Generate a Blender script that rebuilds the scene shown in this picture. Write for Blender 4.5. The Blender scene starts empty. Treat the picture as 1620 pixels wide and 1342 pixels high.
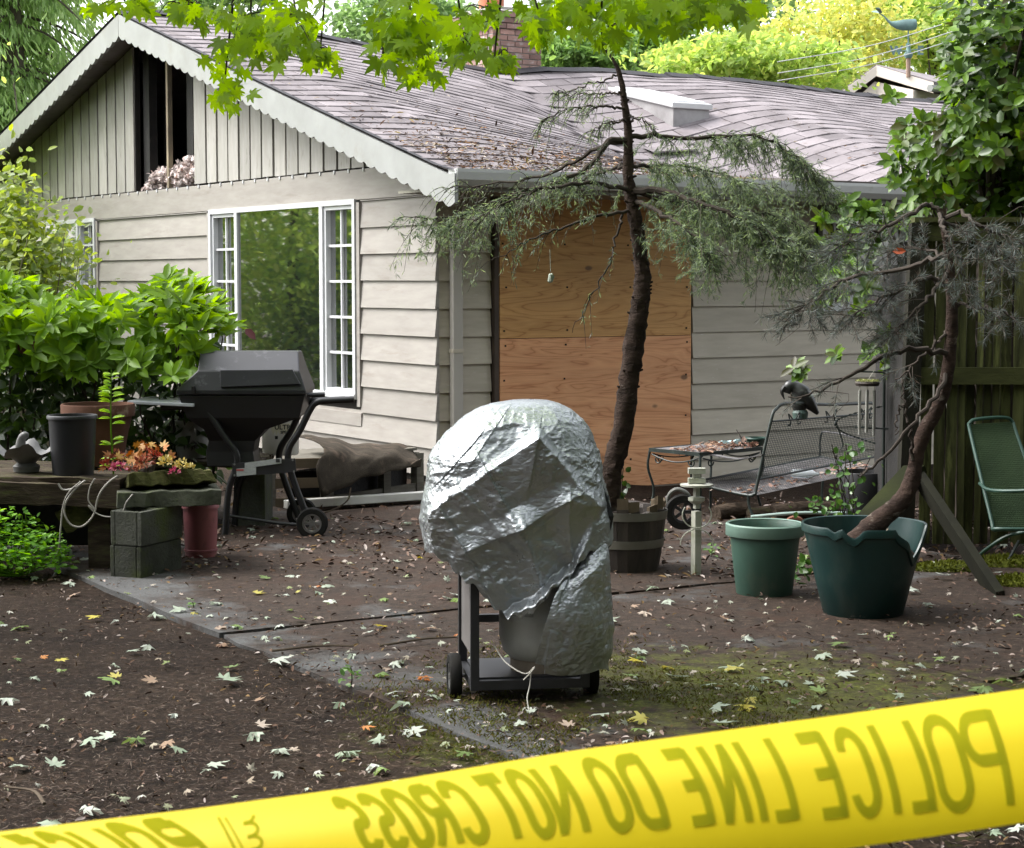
import bpy, math, random
import numpy as np
from mathutils import Vector, Matrix, Euler

# ------------------------------------------------------------------ camera, light, exposure
SC = bpy.context.scene
COL = SC.collection
F = 3000.0; TH = math.atan(226 / F); H = 1.6          # lens in photo pixels, pitch, eye height
cam_d = bpy.data.cameras.new('camera')
cam_d.sensor_width = 36.0; cam_d.lens = F / 1620 * 36
cam_d.clip_start = 0.05; cam_d.clip_end = 600
cam_d.dof.use_dof = True; cam_d.dof.focus_distance = 11.5; cam_d.dof.aperture_fstop = 30
cam = bpy.data.objects.new('camera', cam_d); COL.objects.link(cam)
cam.location = (0, 0, H); cam.rotation_euler = (math.pi / 2 - TH, 0, 0)
SC.camera = cam

SUN_EL, SUN_AZ = math.radians(50), math.radians(-78)    # azimuth from +Y towards +X: veiled sun high on the open side
w = bpy.data.worlds.new('World'); SC.world = w; w.use_nodes = True
nt = w.node_tree; nt.nodes.clear()
sky = nt.nodes.new('ShaderNodeTexSky'); sky.sky_type = 'NISHITA'; sky.sun_disc = False
sky.sun_elevation = SUN_EL; sky.sun_rotation = SUN_AZ
sky.air_density = 1.0; sky.dust_density = 4.0; sky.ozone_density = 1.0
hs = nt.nodes.new('ShaderNodeHueSaturation'); hs.inputs['Saturation'].default_value = 0.22; hs.inputs['Value'].default_value = 1.0
bg = nt.nodes.new('ShaderNodeBackground'); bg.inputs[1].default_value = 0.15
wo = nt.nodes.new('ShaderNodeOutputWorld')
nt.links.new(sky.outputs[0], hs.inputs['Color']); nt.links.new(hs.outputs[0], bg.inputs[0]); nt.links.new(bg.outputs[0], wo.inputs[0])
sl = bpy.data.lights.new('sun', 'SUN'); sl.energy = 0.9; sl.angle = math.radians(30); sl.color = (1, 0.985, 0.97)
so = bpy.data.objects.new('sun', sl); COL.objects.link(so)
sd = Vector((math.sin(SUN_AZ) * math.cos(SUN_EL), math.cos(SUN_AZ) * math.cos(SUN_EL), math.sin(SUN_EL)))
so.rotation_euler = sd.to_track_quat('Z', 'Y').to_euler(); so.location = (0, 0, 30)
SC.view_settings.view_transform = 'Standard'; SC.view_settings.look = 'None'
SC.view_settings.exposure = 1.92; SC.view_settings.gamma = 1.0; SC.view_settings.use_curve_mapping = False
SC.render.engine = 'CYCLES'
SC.cycles.max_bounces = 6; SC.cycles.diffuse_bounces = 3; SC.cycles.glossy_bounces = 3; SC.cycles.transmission_bounces = 3
SC.cycles.use_denoising = True
SC.cycles.sample_clamp_indirect = 4.0

# ------------------------------------------------------------------ helpers
rnd = random.Random(7); RS = np.random.RandomState(11)

def ray(px, py):
    u = (px - 810) / F; v = (671 - py) / F
    return Vector((u, math.cos(TH) + v * math.sin(TH), -math.sin(TH) + v * math.cos(TH)))
def W(px, py, d):                                       # the point at distance d (world Y) seen at photo pixel px, py
    r = ray(px, py); return r * (d / r.y) + Vector((0, 0, H))
def G(px, py, z=0.0):
    r = ray(px, py); return r * ((z - H) / r.z) + Vector((0, 0, H))
def pix(p):                                              # world point(s) -> photo pixels
    p = np.asarray(p, float); q = p - np.array([0, 0, H])
    f = q[..., 1] * math.cos(TH) - q[..., 2] * math.sin(TH); u = q[..., 1] * math.sin(TH) + q[..., 2] * math.cos(TH)
    return 810 + F * q[..., 0] / f, 671 - F * u / f, f
def sst(a, b, x):
    t = min(1, max(0, (x - a) / (b - a))); return t * t * (3 - 2 * t)
def gz(x, y):                                            # the lie of the ground
    return -0.13 * sst(12.6, 15.2, y) * sst(0.1, 1.3, x)

MW = {}
def mwi(o): return MW[o.name].inverted() if o.name in MW else Matrix.Identity(4)
def tag(o, label=None, cat=None, group=None, kind=None):
    if label: o['label'] = label
    if cat: o['category'] = cat
    if group: o['group'] = group
    if kind: o['kind'] = kind
    return o
def thing(name, label, cat, loc=(0, 0, 0), rz=0, group=None):
    o = bpy.data.objects.new(name, None); COL.objects.link(o); o.empty_display_size = 0.1
    o.location = loc; o.rotation_euler = (0, 0, rz)
    MW[o.name] = Matrix.Translation(Vector(loc)) @ Matrix.Rotation(rz, 4, 'Z')
    return tag(o, label, cat, group)
def link(name, me, parent=None, mat=None):
    o = bpy.data.objects.new(name, me); COL.objects.link(o)
    if parent: o.parent = parent
    if mat is not None and not me.materials: me.materials.append(mat)
    return o
def fast_mesh(name, V, Fc, mat=None, smooth=False):
    V = np.asarray(V, np.float32).reshape(-1, 3); Fc = np.asarray(Fc, np.int32); k = Fc.shape[1]
    me = bpy.data.meshes.new(name); me.vertices.add(len(V)); me.vertices.foreach_set('co', V.ravel())
    me.loops.add(Fc.size); me.loops.foreach_set('vertex_index', Fc.ravel())
    me.polygons.add(len(Fc)); me.polygons.foreach_set('loop_start', np.arange(0, Fc.size, k, dtype=np.int32))
    me.polygons.foreach_set('loop_total', np.full(len(Fc), k, np.int32))
    if smooth: me.polygons.foreach_set('use_smooth', np.ones(len(Fc), bool))
    me.update(calc_edges=True)
    if mat: me.materials.append(mat)
    return me

def crom(pts, n):                                        # smooth curve through points
    P = np.array([list(p) for p in pts], float)
    if len(P) < 3: return np.array([P[0] + (P[-1] - P[0]) * t for t in np.linspace(0, 1, n)])
    E_ = np.vstack([2 * P[0] - P[1], P, 2 * P[-1] - P[-2]]); out = []
    for t in np.linspace(0, len(P) - 1, n):
        i = min(int(t), len(P) - 2); s = t - i; a, b, c, d = E_[i], E_[i + 1], E_[i + 2], E_[i + 3]
        out.append(0.5 * (2 * b + (c - a) * s + (2 * a - 5 * b + 4 * c - d) * s * s + (3 * b - a - 3 * c + d) * s ** 3))
    return np.array(out)

class MB:
    def __init__(s): s.v = []; s.f = []
    def add(s, vs, fs):
        b = len(s.v); s.v += [tuple(map(float, v)) for v in vs]; s.f += [tuple(b + i for i in f) for f in fs]; return s
    def box(s, c, d, rot=None):
        c = Vector(c); h = Vector(d) / 2; R = rot or Matrix.Identity(3)
        vs = [c + R @ Vector((x * h.x, y * h.y, z * h.z)) for x in (-1, 1) for y in (-1, 1) for z in (-1, 1)]
        return s.add(vs, [(0, 1, 3, 2), (4, 6, 7, 5), (0, 4, 5, 1), (2, 3, 7, 6), (0, 2, 6, 4), (1, 5, 7, 3)])
    def bar(s, p, q, w_, h_=None, up=(0, 0, 1)):
        p = Vector(p); q = Vector(q); z = (q - p); L = z.length; z.normalize(); u = Vector(up)
        if abs(z.dot(u)) > 0.98: u = Vector((0, 1, 0))
        x = u.cross(z).normalized(); y = z.cross(x)
        return s.box((p + q) / 2, (w_, h_ or w_, L), Matrix((x, y, z)).transposed())
    def prism(s, poly, ext):                              # closed polygon (3D points) swept by vector ext
        n = len(poly); P = [Vector(p) for p in poly]; e = Vector(ext)
        vs = P + [p + e for p in P]
        return s.add(vs, [tuple(range(n - 1, -1, -1)), tuple(range(n, 2 * n))] + [(i, (i + 1) % n, n + (i + 1) % n, n + i) for i in range(n)])
    def tube(s, pts, rad, n=8, res=None, cap=True, wob=0):
        P = crom(pts, res) if res else np.array([list(p) for p in pts], float); m = len(P)
        r = np.interp(np.linspace(0, 1, m), np.linspace(0, 1, len(rad)), rad) if hasattr(rad, '__len__') else np.full(m, rad)
        T = np.gradient(P, axis=0); T /= np.linalg.norm(T, axis=1)[:, None] + 1e-9
        u = np.cross(T[0], [0.13, 0.21, 0.97] if abs(T[0][2]) < 0.9 else [1, 0.1, 0]); u /= np.linalg.norm(u) + 1e-9
        vs = []
        for i in range(m):
            u = u - T[i] * (u @ T[i]); u /= np.linalg.norm(u) + 1e-9; v = np.cross(T[i], u)
            for k in range(n):
                a = 2 * math.pi * k / n; rr = r[i] * (1 + (rnd.uniform(-wob, wob) if wob else 0))
                vs.append(P[i] + rr * (math.cos(a) * u + math.sin(a) * v))
        fs = [(i * n + k, i * n + (k + 1) % n, (i + 1) * n + (k + 1) % n, (i + 1) * n + k) for i in range(m - 1) for k in range(n)]
        if cap: fs += [tuple(range(n - 1, -1, -1)), tuple((m - 1) * n + k for k in range(n))]
        return s.add(vs, fs)
    def lathe(s, prof, c=(0, 0, 0), n=32, fn=None):
        vs = []; m = len(prof)
        for i, (r, z) in enumerate(prof):
            for k in range(n):
                a = 2 * math.pi * k / n
                rr, zz = (r, z) if fn is None else fn(r, z, a, i)
                vs.append((c[0] + rr * math.cos(a), c[1] + rr * math.sin(a), c[2] + zz))
        fs = [(i * n + k, i * n + (k + 1) % n, (i + 1) * n + (k + 1) % n, (i + 1) * n + k) for i in range(m - 1) for k in range(n)]
        return s.add(vs, fs)
    def grid(s, fn, nu, nv, wrap=False):
        vs = [fn(i / (nu if wrap else nu - 1), j / (nv - 1)) for j in range(nv) for i in range(nu)]
        fs = [(j * nu + i, j * nu + (i + 1) % nu, (j + 1) * nu + (i + 1) % nu, (j + 1) * nu + i) for j in range(nv - 1) for i in range(nu if wrap else nu - 1)]
        return s.add(vs, fs)
    def loft(s, rings, cap=True):                         # rings: lists of equally many points
        n = len(rings[0]); vs = [p for r in rings for p in r]; m = len(rings)
        fs = [(i * n + k, i * n + (k + 1) % n, (i + 1) * n + (k + 1) % n, (i + 1) * n + k) for i in range(m - 1) for k in range(n)]
        if cap: fs += [tuple(range(n - 1, -1, -1)), tuple((m - 1) * n + k for k in range(n))]
        return s.add(vs, fs)
    def blob(s, c, r, n=10, m=7, jit=0.12, seed=1):
        R = random.Random(seed); r = (r, r, r) if not hasattr(r, '__len__') else r
        vs = []
        for j in range(m):
            th = math.pi * (j + 0.5) / m
            for i in range(n):
                a = 2 * math.pi * i / n; q = 1 + R.uniform(-jit, jit)
                vs.append((c[0] + r[0] * q * math.sin(th) * math.cos(a), c[1] + r[1] * q * math.sin(th) * math.sin(a), c[2] + r[2] * q * math.cos(th)))
        fs = [(j * n + i, (j + 1) * n + i, (j + 1) * n + (i + 1) % n, j * n + (i + 1) % n) for j in range(m - 1) for i in range(n)]
        fs += [tuple(range(n)), tuple((m - 1) * n + i for i in range(n - 1, -1, -1))]
        return s.add(vs, fs)
    def build(s, name, mat, parent=None, world=False, smooth=False, bevel=0, sharp=40):
        vs = s.v
        if world and parent is not None:
            top = parent
            while top.parent: top = top.parent
            M = mwi(top); vs = [M @ Vector(v) for v in vs]
        me = bpy.data.meshes.new(name); me.from_pydata([tuple(v) for v in vs], [], s.f)
        if smooth:
            for p in me.polygons: p.use_smooth = True
            if sharp: me.set_sharp_from_angle(angle=math.radians(sharp))
        o = link(name, me, parent, mat)
        if bevel:
            b = o.modifiers.new('bevel', 'BEVEL'); b.width = bevel; b.segments = 2; b.limit_method = 'ANGLE'; b.angle_limit = math.radians(35)
        return o
def solo(mb, name, mat, label, cat, loc, group=None, kind=None, **k):   # a thing that is one mesh; mb in world coordinates
    L = Vector(loc); mb.v = [tuple(Vector(v) - L) for v in mb.v]
    o = mb.build(name, mat, **k); o.location = L; MW[o.name] = Matrix.Translation(L)
    return tag(o, label, cat, group, kind)

def frames(axis, nrm):
    x = axis / (np.linalg.norm(axis, axis=1)[:, None] + 1e-9)
    z = nrm - x * (x * nrm).sum(1)[:, None]; z /= np.linalg.norm(z, axis=1)[:, None] + 1e-9
    return x, np.cross(z, x), z
def scatter(T, Fc, pos, axis, nrm, size):                # many copies of a small template, one mesh
    T = np.asarray(T, float); Fc = np.asarray(Fc, int); n = len(pos); k = len(T)
    x, y, z = frames(axis, nrm); size = np.broadcast_to(size, (n,))
    V = pos[:, None, :] + size[:, None, None] * (T[None, :, 0, None] * x[:, None] + T[None, :, 1, None] * y[:, None] + T[None, :, 2, None] * z[:, None])
    return V.reshape(-1, 3), (Fc[None] + (np.arange(n) * k)[:, None, None]).reshape(-1, Fc.shape[1])
def unit(n):
    v = RS.normal(size=(n, 3)); return v / np.linalg.norm(v, axis=1)[:, None]

# leaf shapes: x along the leaf, y across, z up; quads
OVAL = np.array([(0, 0, 0), (.3, .17, .05), (.7, .15, .03), (1, 0, -.08), (.7, -.15, .03), (.3, -.17, .05)]); OVAL_F = np.array([(0, 3, 2, 1), (0, 5, 4, 3)])
BROAD = np.array([(0, 0, 0), (.28, .24, .07), (.68, .22, .05), (1, 0, -.06), (.68, -.22, .05), (.28, -.24, .07)])
def maple_tmpl(curl=0.0, seed=0):
    R = random.Random(seed)
    tips = [(100, .62), (62, .42), (48, .95), (24, .55), (0, 1.08), (-24, .55), (-48, .95), (-62, .42), (-100, .62)]
    pts = []
    half = [(150, .30), (128, .55), (112, .36), (88, .62), (76, .78), (66, .46), (52, .86), (44, 1.0), (33, .60), (22, .50), (13, .80), (0, 1.12)]
    outl = [(a, r) for a, r in half] + [(-a, r) for a, r in half[-2::-1]]
    V = [(0, 0, 0)]
    for a, r in outl:
        r *= 1 + R.uniform(-.07, .07); x = r * math.cos(math.radians(a)); y = r * math.sin(math.radians(a))
        z = curl * (r * r) * (0.6 + 0.4 * math.cos(3 * math.radians(a) + seed)) + R.uniform(-.03, .03) * (1 + 2 * abs(curl))
        V.append((x * .5 + .12, y * .5, z * .5))
    V[0] = (.12, 0, 0); n = len(V)
    Fc = [(0, i, i + 1) for i in range(1, n - 1)]
    b = len(V); V += [(.12, .008, 0), (.12, -.008, 0), (-.35, 0, -.05 + .1 * curl)]; Fc.append((b, b + 1, b + 2))
    return np.array(V), np.array(Fc)
MAPLE, MAPLE_F = maple_tmpl(-.12, 1)

# ------------------------------------------------------------------ materials
def nmat(name):
    m = bpy.data.materials.new(name); m.use_nodes = True; t = m.node_tree; t.nodes.clear()
    out = t.nodes.new('ShaderNodeOutputMaterial'); p = t.nodes.new('ShaderNodeBsdfPrincipled')
    t.links.new(p.outputs[0], out.inputs[0]); return m, t, p, out
def ramp(t, stops, fac, interp='LINEAR'):
    r = t.nodes.new('ShaderNodeValToRGB'); r.color_ramp.interpolation = interp
    e = r.color_ramp.elements
    while len(e) < len(stops): e.new(0.5)
    for q, (pos, c) in zip(e, stops): q.position = pos; q.color = (*c, 1) if len(c) == 3 else c
    t.links.new(fac, r.inputs[0]); return r.outputs[0]
def coords(t, stretch=(1, 1, 1), per_obj=True, what='Object'):
    tc = t.nodes.new('ShaderNodeTexCoord'); mp = t.nodes.new('ShaderNodeMapping'); mp.inputs['Scale'].default_value = stretch
    t.links.new(tc.outputs[what], mp.inputs[0])
    if per_obj:
        oi = t.nodes.new('ShaderNodeObjectInfo'); ml = t.nodes.new('ShaderNodeMath'); ml.operation = 'MULTIPLY'; ml.inputs[1].default_value = 37.0
        t.links.new(oi.outputs['Random'], ml.inputs[0]); t.links.new(ml.outputs[0], mp.inputs['Location'])
    return mp.outputs[0]
def noise(t, vec, scale, detail=5, rough=.55, dist=0):
    n = t.nodes.new('ShaderNodeTexNoise'); n.inputs['Scale'].default_value = scale; n.inputs['Detail'].default_value = detail
    n.inputs['Roughness'].default_value = rough; n.inputs['Distortion'].default_value = dist
    t.links.new(vec, n.inputs['Vector']); return n.outputs[0]
def mixc(t, fac, a, b, mode='MIX'):
    m = t.nodes.new('ShaderNodeMix'); m.data_type = 'RGBA'; m.blend_type = mode
    for sock, v in ((m.inputs[0], fac), (m.inputs[6], a), (m.inputs[7], b)):
        if hasattr(v, 'is_linked'): t.links.new(v, sock)
        elif isinstance(v, (int, float)): sock.default_value = v
        else: sock.default_value = (*v, 1)
    return m.outputs[2]
def math_(t, op, a, b=None):
    m = t.nodes.new('ShaderNodeMath'); m.operation = op
    for i, v in enumerate((a, b)):
        if v is None: continue
        if hasattr(v, 'is_linked'): t.links.new(v, m.inputs[i])
        else: m.inputs[i].default_value = v
    return m.outputs[0]
def bump(t, p, h, strength=.3, dist=.01):
    b = t.nodes.new('ShaderNodeBump'); b.inputs['Strength'].default_value = strength; b.inputs['Distance'].default_value = dist
    t.links.new(h, b.inputs['Height']); t.links.new(b.outputs[0], p.inputs['Normal'])
def surf(name, c1, c2=None, scale=6, stretch=(1, 1, 1), rough=.6, rough2=None, metal=0, bmp=0, bscale=40, bdist=.004, spots=None, spot_scale=9, spot_at=(.56, .68), ovar=0.0, spec=.5, what='Object', detail=6, isl=False):
    m, t, p, out = nmat(name); v = coords(t, stretch, True, what)
    c2 = c2 or tuple(x * .7 for x in c1)
    n = noise(t, v, scale, detail, .6)
    c = ramp(t, [(.32, c2), (.66, c1)], n)
    if spots:
        n2 = noise(t, v, spot_scale, 7, .65); f = ramp(t, [(spot_at[0], (0, 0, 0)), (spot_at[1], (1, 1, 1))], n2)
        c = mixc(t, f, c, spots)
    if ovar:
        oi = t.nodes.new('ShaderNodeObjectInfo'); h = t.nodes.new('ShaderNodeHueSaturation')
        mr = t.nodes.new('ShaderNodeMapRange'); mr.inputs[3].default_value = 1 - ovar; mr.inputs[4].default_value = 1 + ovar
        rv = oi.outputs['Random']
        if isl: ge = t.nodes.new('ShaderNodeNewGeometry'); rv = math_(t, 'FRACT', math_(t, 'ADD', rv, ge.outputs['Random Per Island']))
        t.links.new(rv, mr.inputs[0]); t.links.new(mr.outputs[0], h.inputs['Value']); t.links.new(c, h.inputs['Color']); c = h.outputs[0]
    t.links.new(c, p.inputs['Base Color']); p.inputs['Roughness'].default_value = rough; p.inputs['Metallic'].default_value = metal
    p.inputs['Specular IOR Level'].default_value = min(spec, .12) if rough >= .79 and not metal else spec
    if rough2 is not None:
        mr = t.nodes.new('ShaderNodeMapRange'); mr.inputs[3].default_value = rough; mr.inputs[4].default_value = rough2
        t.links.new(n, mr.inputs[0]); t.links.new(mr.outputs[0], p.inputs['Roughness'])
    if bmp: bump(t, p, noise(t, v, bscale, 6, .65), bmp, bdist)
    return m
def leafmat(name, stops, trans=.35, rough=.45, spec=.4, tcol=1.0, gloss_var=False):
    m, t, p, out = nmat(name)
    ge = t.nodes.new('ShaderNodeNewGeometry'); oi = t.nodes.new('ShaderNodeObjectInfo')
    f = math_(t, 'FRACT', math_(t, 'ADD', ge.outputs['Random Per Island'], math_(t, 'MULTIPLY', oi.outputs['Random'], 7.31)))
    n = len(stops); c = ramp(t, [((i + .5) / n, s) for i, s in enumerate(stops)], f)
    t.links.new(c, p.inputs['Base Color']); p.inputs['Roughness'].default_value = rough; p.inputs['Specular IOR Level'].default_value = min(spec, .12) if rough >= .7 else spec
    if trans:
        tr = t.nodes.new('ShaderNodeBsdfTranslucent'); h = t.nodes.new('ShaderNodeHueSaturation'); h.inputs['Hue'].default_value = .485
        h.inputs['Saturation'].default_value = 1.1; h.inputs['Value'].default_value = 1.9 * tcol
        t.links.new(c, h.inputs['Color']); t.links.new(h.outputs[0], tr.inputs[0])
        mx = t.nodes.new('ShaderNodeMixShader'); mx.inputs[0].default_value = trans
        t.links.new(p.outputs[0], mx.inputs[1]); t.links.new(tr.outputs[0], mx.inputs[2]); t.links.new(mx.outputs[0], out.inputs[0])
    return m
# ------------------------------------------------------------------ ground
def ground_mat():
    m, t, p, out = nmat('bare_dirt'); v = coords(t, (1, 1, 1), False)
    n1 = noise(t, v, 1.1, 8, .62); n2 = noise(t, v, 26, 8, .75); n3 = noise(t, v, 140, 4, .7)
    base = ramp(t, [(.3, (.018, .0115, .0075)), (.5, (.036, .0235, .016)), (.72, (.058, .040, .028))], n1)
    fine = ramp(t, [(.3, (.30, .28, .26)), (.52, (.8, .78, .76)), (.72, (1.9, 1.8, 1.7))], n2)
    c = mixc(t, 1.0, base, fine, 'MULTIPLY')
    f3 = ramp(t, [(.62, (0, 0, 0)), (.74, (.6, .6, .6))], n3); c = mixc(t, f3, c, (.12, .095, .075))
    # moss grows where a low-frequency mask and a break-up noise agree
    sx = t.nodes.new('ShaderNodeSeparateXYZ'); t.links.new(v, sx.inputs[0])
    def spot(cx, cy, rx, ry):
        a = math_(t, 'POWER', math_(t, 'DIVIDE', math_(t, 'SUBTRACT', sx.outputs[0], cx), rx), 2)
        b = math_(t, 'POWER', math_(t, 'DIVIDE', math_(t, 'SUBTRACT', sx.outputs[1], cy), ry), 2)
        return math_(t, 'MAXIMUM', math_(t, 'SUBTRACT', 1.0, math_(t, 'ADD', a, b)), 0.0)
    mk = math_(t, 'MAXIMUM', spot(1.0, 6.8, 1.7, 1.6), math_(t, 'MULTIPLY', spot(2.9, 9.9, .9, .9), 1.0))
    br = noise(t, v, 9, 8, .7)
    f = ramp(t, [(.42, (0, 0, 0)), (.62, (1, 1, 1))], math_(t, 'ADD', math_(t, 'MULTIPLY', mk, .30), math_(t, 'MULTIPLY', br, .72)))
    mossc = ramp(t, [(.35, (.045, .055, .008)), (.65, (.13, .15, .02))], noise(t, v, 60, 4, .7))
    fm = math_(t, 'MULTIPLY', f, ramp(t, [(.0, (0, 0, 0)), (.15, (1, 1, 1))], mk))
    c = mixc(t, fm, c, mossc)
    t.links.new(c, p.inputs['Base Color']); p.inputs['Roughness'].default_value = .9; p.inputs['Specular IOR Level'].default_value = .12
    bump(t, p, math_(t, 'ADD', n2, math_(t, 'MULTIPLY', n3, .5)), .9, .03)
    return m
def slab_mat():
    m, t, p, out = nmat('damp_concrete'); v = coords(t, (1, 1, 1), False)
    n1 = noise(t, v, 1.3, 8, .65); n2 = noise(t, v, 90, 5, .7); n4 = noise(t, v, 22, 7, .7)
    conc = ramp(t, [(.3, (.05, .05, .05)), (.7, (.115, .114, .112))], n2)
    dirt = ramp(t, [(.3, (.012, .0075, .005)), (.55, (.038, .024, .016)), (.8, (.08, .055, .04))], n4)
    # distance behind the slab's front edge: dirt, needles and moss gather there
    sx = t.nodes.new('ShaderNodeSeparateXYZ'); t.links.new(v, sx.inputs[0])
    e = math_(t, 'ADD', math_(t, 'MULTIPLY', math_(t, 'ADD', sx.outputs[0], 2.1), .853), math_(t, 'MULTIPLY', math_(t, 'SUBTRACT', sx.outputs[1], 9.73), .521))
    k = math_(t, 'ADD', math_(t, 'MULTIPLY', n1, 1.0), math_(t, 'MINIMUM', math_(t, 'MULTIPLY', e, .26), .16))
    f = ramp(t, [(.52, (0, 0, 0)), (.64, (1, 1, 1))], math_(t, 'ADD', k, math_(t, 'MULTIPLY', n4, .08)))
    c = mixc(t, f, conc, dirt)
    n5 = noise(t, v, 2.3, 8, .7, .4); fr = ramp(t, [(.52, (0, 0, 0)), (.66, (.75, .75, .75))], n5)
    c = mixc(t, math_(t, 'MULTIPLY', fr, f), c, (.042, .020, .011))
    ax = math_(t, 'POWER', math_(t, 'DIVIDE', math_(t, 'SUBTRACT', sx.outputs[0], .95), 1.6), 2)
    ay = math_(t, 'POWER', math_(t, 'DIVIDE', math_(t, 'SUBTRACT', sx.outputs[1], 7.3), 1.3), 2)
    mk = math_(t, 'MAXIMUM', math_(t, 'SUBTRACT', 1.0, math_(t, 'ADD', ax, ay)), 0.0)
    fm = ramp(t, [(.56, (0, 0, 0)), (.74, (1, 1, 1))], math_(t, 'ADD', math_(t, 'MULTIPLY', mk, .34), math_(t, 'MULTIPLY', noise(t, v, 8, 8, .7), .72)))
    mossc = ramp(t, [(.35, (.04, .045, .006)), (.65, (.13, .14, .018))], noise(t, v, 60, 4, .7))
    c = mixc(t, fm, c, mossc)
    t.links.new(c, p.inputs['Base Color'])
    t.links.new(ramp(t, [(.3, (.42, .42, .42)), (.5, (.85, .85, .85))], k), p.inputs['Roughness']); p.inputs['Specular IOR Level'].default_value = .25
    bump(t, p, math_(t, 'ADD', n2, math_(t, 'MULTIPLY', n4, math_(t, 'MULTIPLY', f, 2.0))), .6, .012)
    return m
M_GROUND = ground_mat(); M_SLAB = slab_mat()

def axis_pts(lo, hi, a, b, step):                       # dense between a and b, growing outside
    c = list(np.arange(a, b + 1e-6, step)); s = step; x = a
    while x > lo: s *= 1.35; x -= s; c.insert(0, max(x, lo))
    s = step; x = c[-1]
    while x < hi: s *= 1.35; x += s; c.append(min(x, hi))
    return np.array(c)
gx = axis_pts(-150, 150, -4.2, 4.6, .045); gy = axis_pts(-60, 260, 4.4, 15.5, .055)
XX, YY = np.meshgrid(gx, gy)
def fbm(x, y, s, o=4, seed=0):
    R = np.random.RandomState(seed); z = np.zeros_like(x); a = 1
    for k in range(o):
        for j in range(3):
            th = R.uniform(0, 6.28); ph = R.uniform(0, 6.28); f = s * 2 ** k * R.uniform(.8, 1.25)
            z += a / 3 * np.sin(f * (x * math.cos(th) + y * math.sin(th)) + ph + 1.3 * np.sin(f * .6 * (x * math.sin(th) - y * math.cos(th)) + ph * 2))
        a *= .55
    return z
ZZ = np.vectorize(gz)(XX, YY) + .008 * fbm(XX, YY, 4.0, 5, 3) - .008
ny, nx = XX.shape
idx = np.arange(ny * nx).reshape(ny, nx)
Fq = np.stack([idx[:-1, :-1], idx[:-1, 1:], idx[1:, 1:], idx[1:, :-1]], -1).reshape(-1, 4)
o = link('ground', fast_mesh('ground', np.stack([XX, YY, ZZ], -1), Fq, M_GROUND, True)); tag(o, kind='structure')

# patio: four cast slabs with open joints; e1 runs along the front edge, e2 into the yard
A0 = Vector((-2.1, 9.73, 0)); e1 = Vector((.521, -.853, 0)); e2 = Vector((.853, .521, 0))
pat = thing('patio', None, None, (0, 0, 0)); pat['kind'] = 'structure'
def slab(a0, a1, b0, b1, z, seed):
    R = random.Random(seed); top = []
    n = 14
    def edge(p, q):
        return [p.lerp(q, i / n) + Vector((R.uniform(-.012, .012), R.uniform(-.012, .012), 0)) for i in range(n)]
    c = [A0 + e1 * a + e2 * b for a, b in ((a0, b0), (a1, b0), (a1, b1), (a0, b1))]
    out_ = [p for i in range(4) for p in edge(c[i], c[(i + 1) % 4])]
    mb = MB(); pts = [Vector((p.x, p.y, z)) for p in out_]
    mb.prism(pts, (0, 0, -.1)); mb.build('slab', M_SLAB, pat)
slab(-3.6, 1.50, .0, 2.2, .020, 1); slab(1.52, 4.6, .0, 2.2, .012, 2)
slab(-2.4, 1.50, 2.22, 4.6, .014, 3); slab(1.52, 4.0, 2.22, 4.6, .008, 4)

# ------------------------------------------------------------------ house
HA = math.radians(33); HC = Vector((-.6, 15, 0))
house = thing('house', 'fire damaged beige bungalow with a boarded up doorway and a hole burned in its gable', 'house', HC, HA)
HM = MW[house.name]
def hw(x, y, z): return HM @ Vector((x, y, z))
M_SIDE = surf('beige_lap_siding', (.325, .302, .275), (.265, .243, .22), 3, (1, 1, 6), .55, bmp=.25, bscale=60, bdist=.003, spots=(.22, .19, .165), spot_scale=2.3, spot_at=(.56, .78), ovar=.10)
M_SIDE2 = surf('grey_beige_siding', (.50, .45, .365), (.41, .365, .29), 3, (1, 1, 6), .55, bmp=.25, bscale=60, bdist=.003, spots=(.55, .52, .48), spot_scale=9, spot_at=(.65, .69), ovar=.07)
M_GABLE = surf('gable_board_paint', (.37, .355, .33), (.30, .285, .255), 4, (4, 4, 1), .6, bmp=.3, bscale=50, bdist=.004, spots=(.13, .115, .09), spot_scale=3.4, spot_at=(.58, .80), ovar=.14)
M_TRIM = surf('pale_trim_paint', (.30, .308, .298), (.24, .245, .235), 3, (1, 1, 1), .5, bmp=.15, bscale=40, spots=(.22, .21, .18), spot_scale=4, spot_at=(.58, .8))
M_WHITE = surf('white_vinyl', (.60, .61, .62), (.52, .53, .54), 4, rough=.35)
M_CHAR_SHADE = surf('char_and_shade_black', (.012, .010, .009), (.004, .004, .004), 14, (1, 1, 1), .75, bmp=.8, bscale=30, bdist=.01)  # burned timber; also the black shade fill in the crate and by the fence
M_SMOKE = surf('smoke_stained_board', (.16, .145, .12), (.05, .045, .035), 3, (1, 1, 1), .8, bmp=.5, bscale=30, bdist=.006)
M_DARK = surf('dark_gap', (.03, .027, .024), (.02, .018, .016), 5, rough=.9)
M_ROOM = surf('dim_room', (.10, .09, .08), (.07, .065, .06), 2, rough=.9)
M_GUT = surf('gutter_enamel', (.55, .56, .55), (.48, .49, .48), 3, (1, 1, 1), .4, spots=(.36, .35, .3), spot_scale=5, spot_at=(.62, .8))
def glass_mat():
    m, t, p, out = nmat('window_glass')
    p.inputs['Base Color'].default_value = (.012, .014, .013, 1); p.inputs['Roughness'].default_value = .03; p.inputs['IOR'].default_value = 6.0
    v = coords(t); bump(t, p, noise(t, v, 1.2, 2, .5), .03, .02); return m
M_GLASS = glass_mat()

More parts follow.
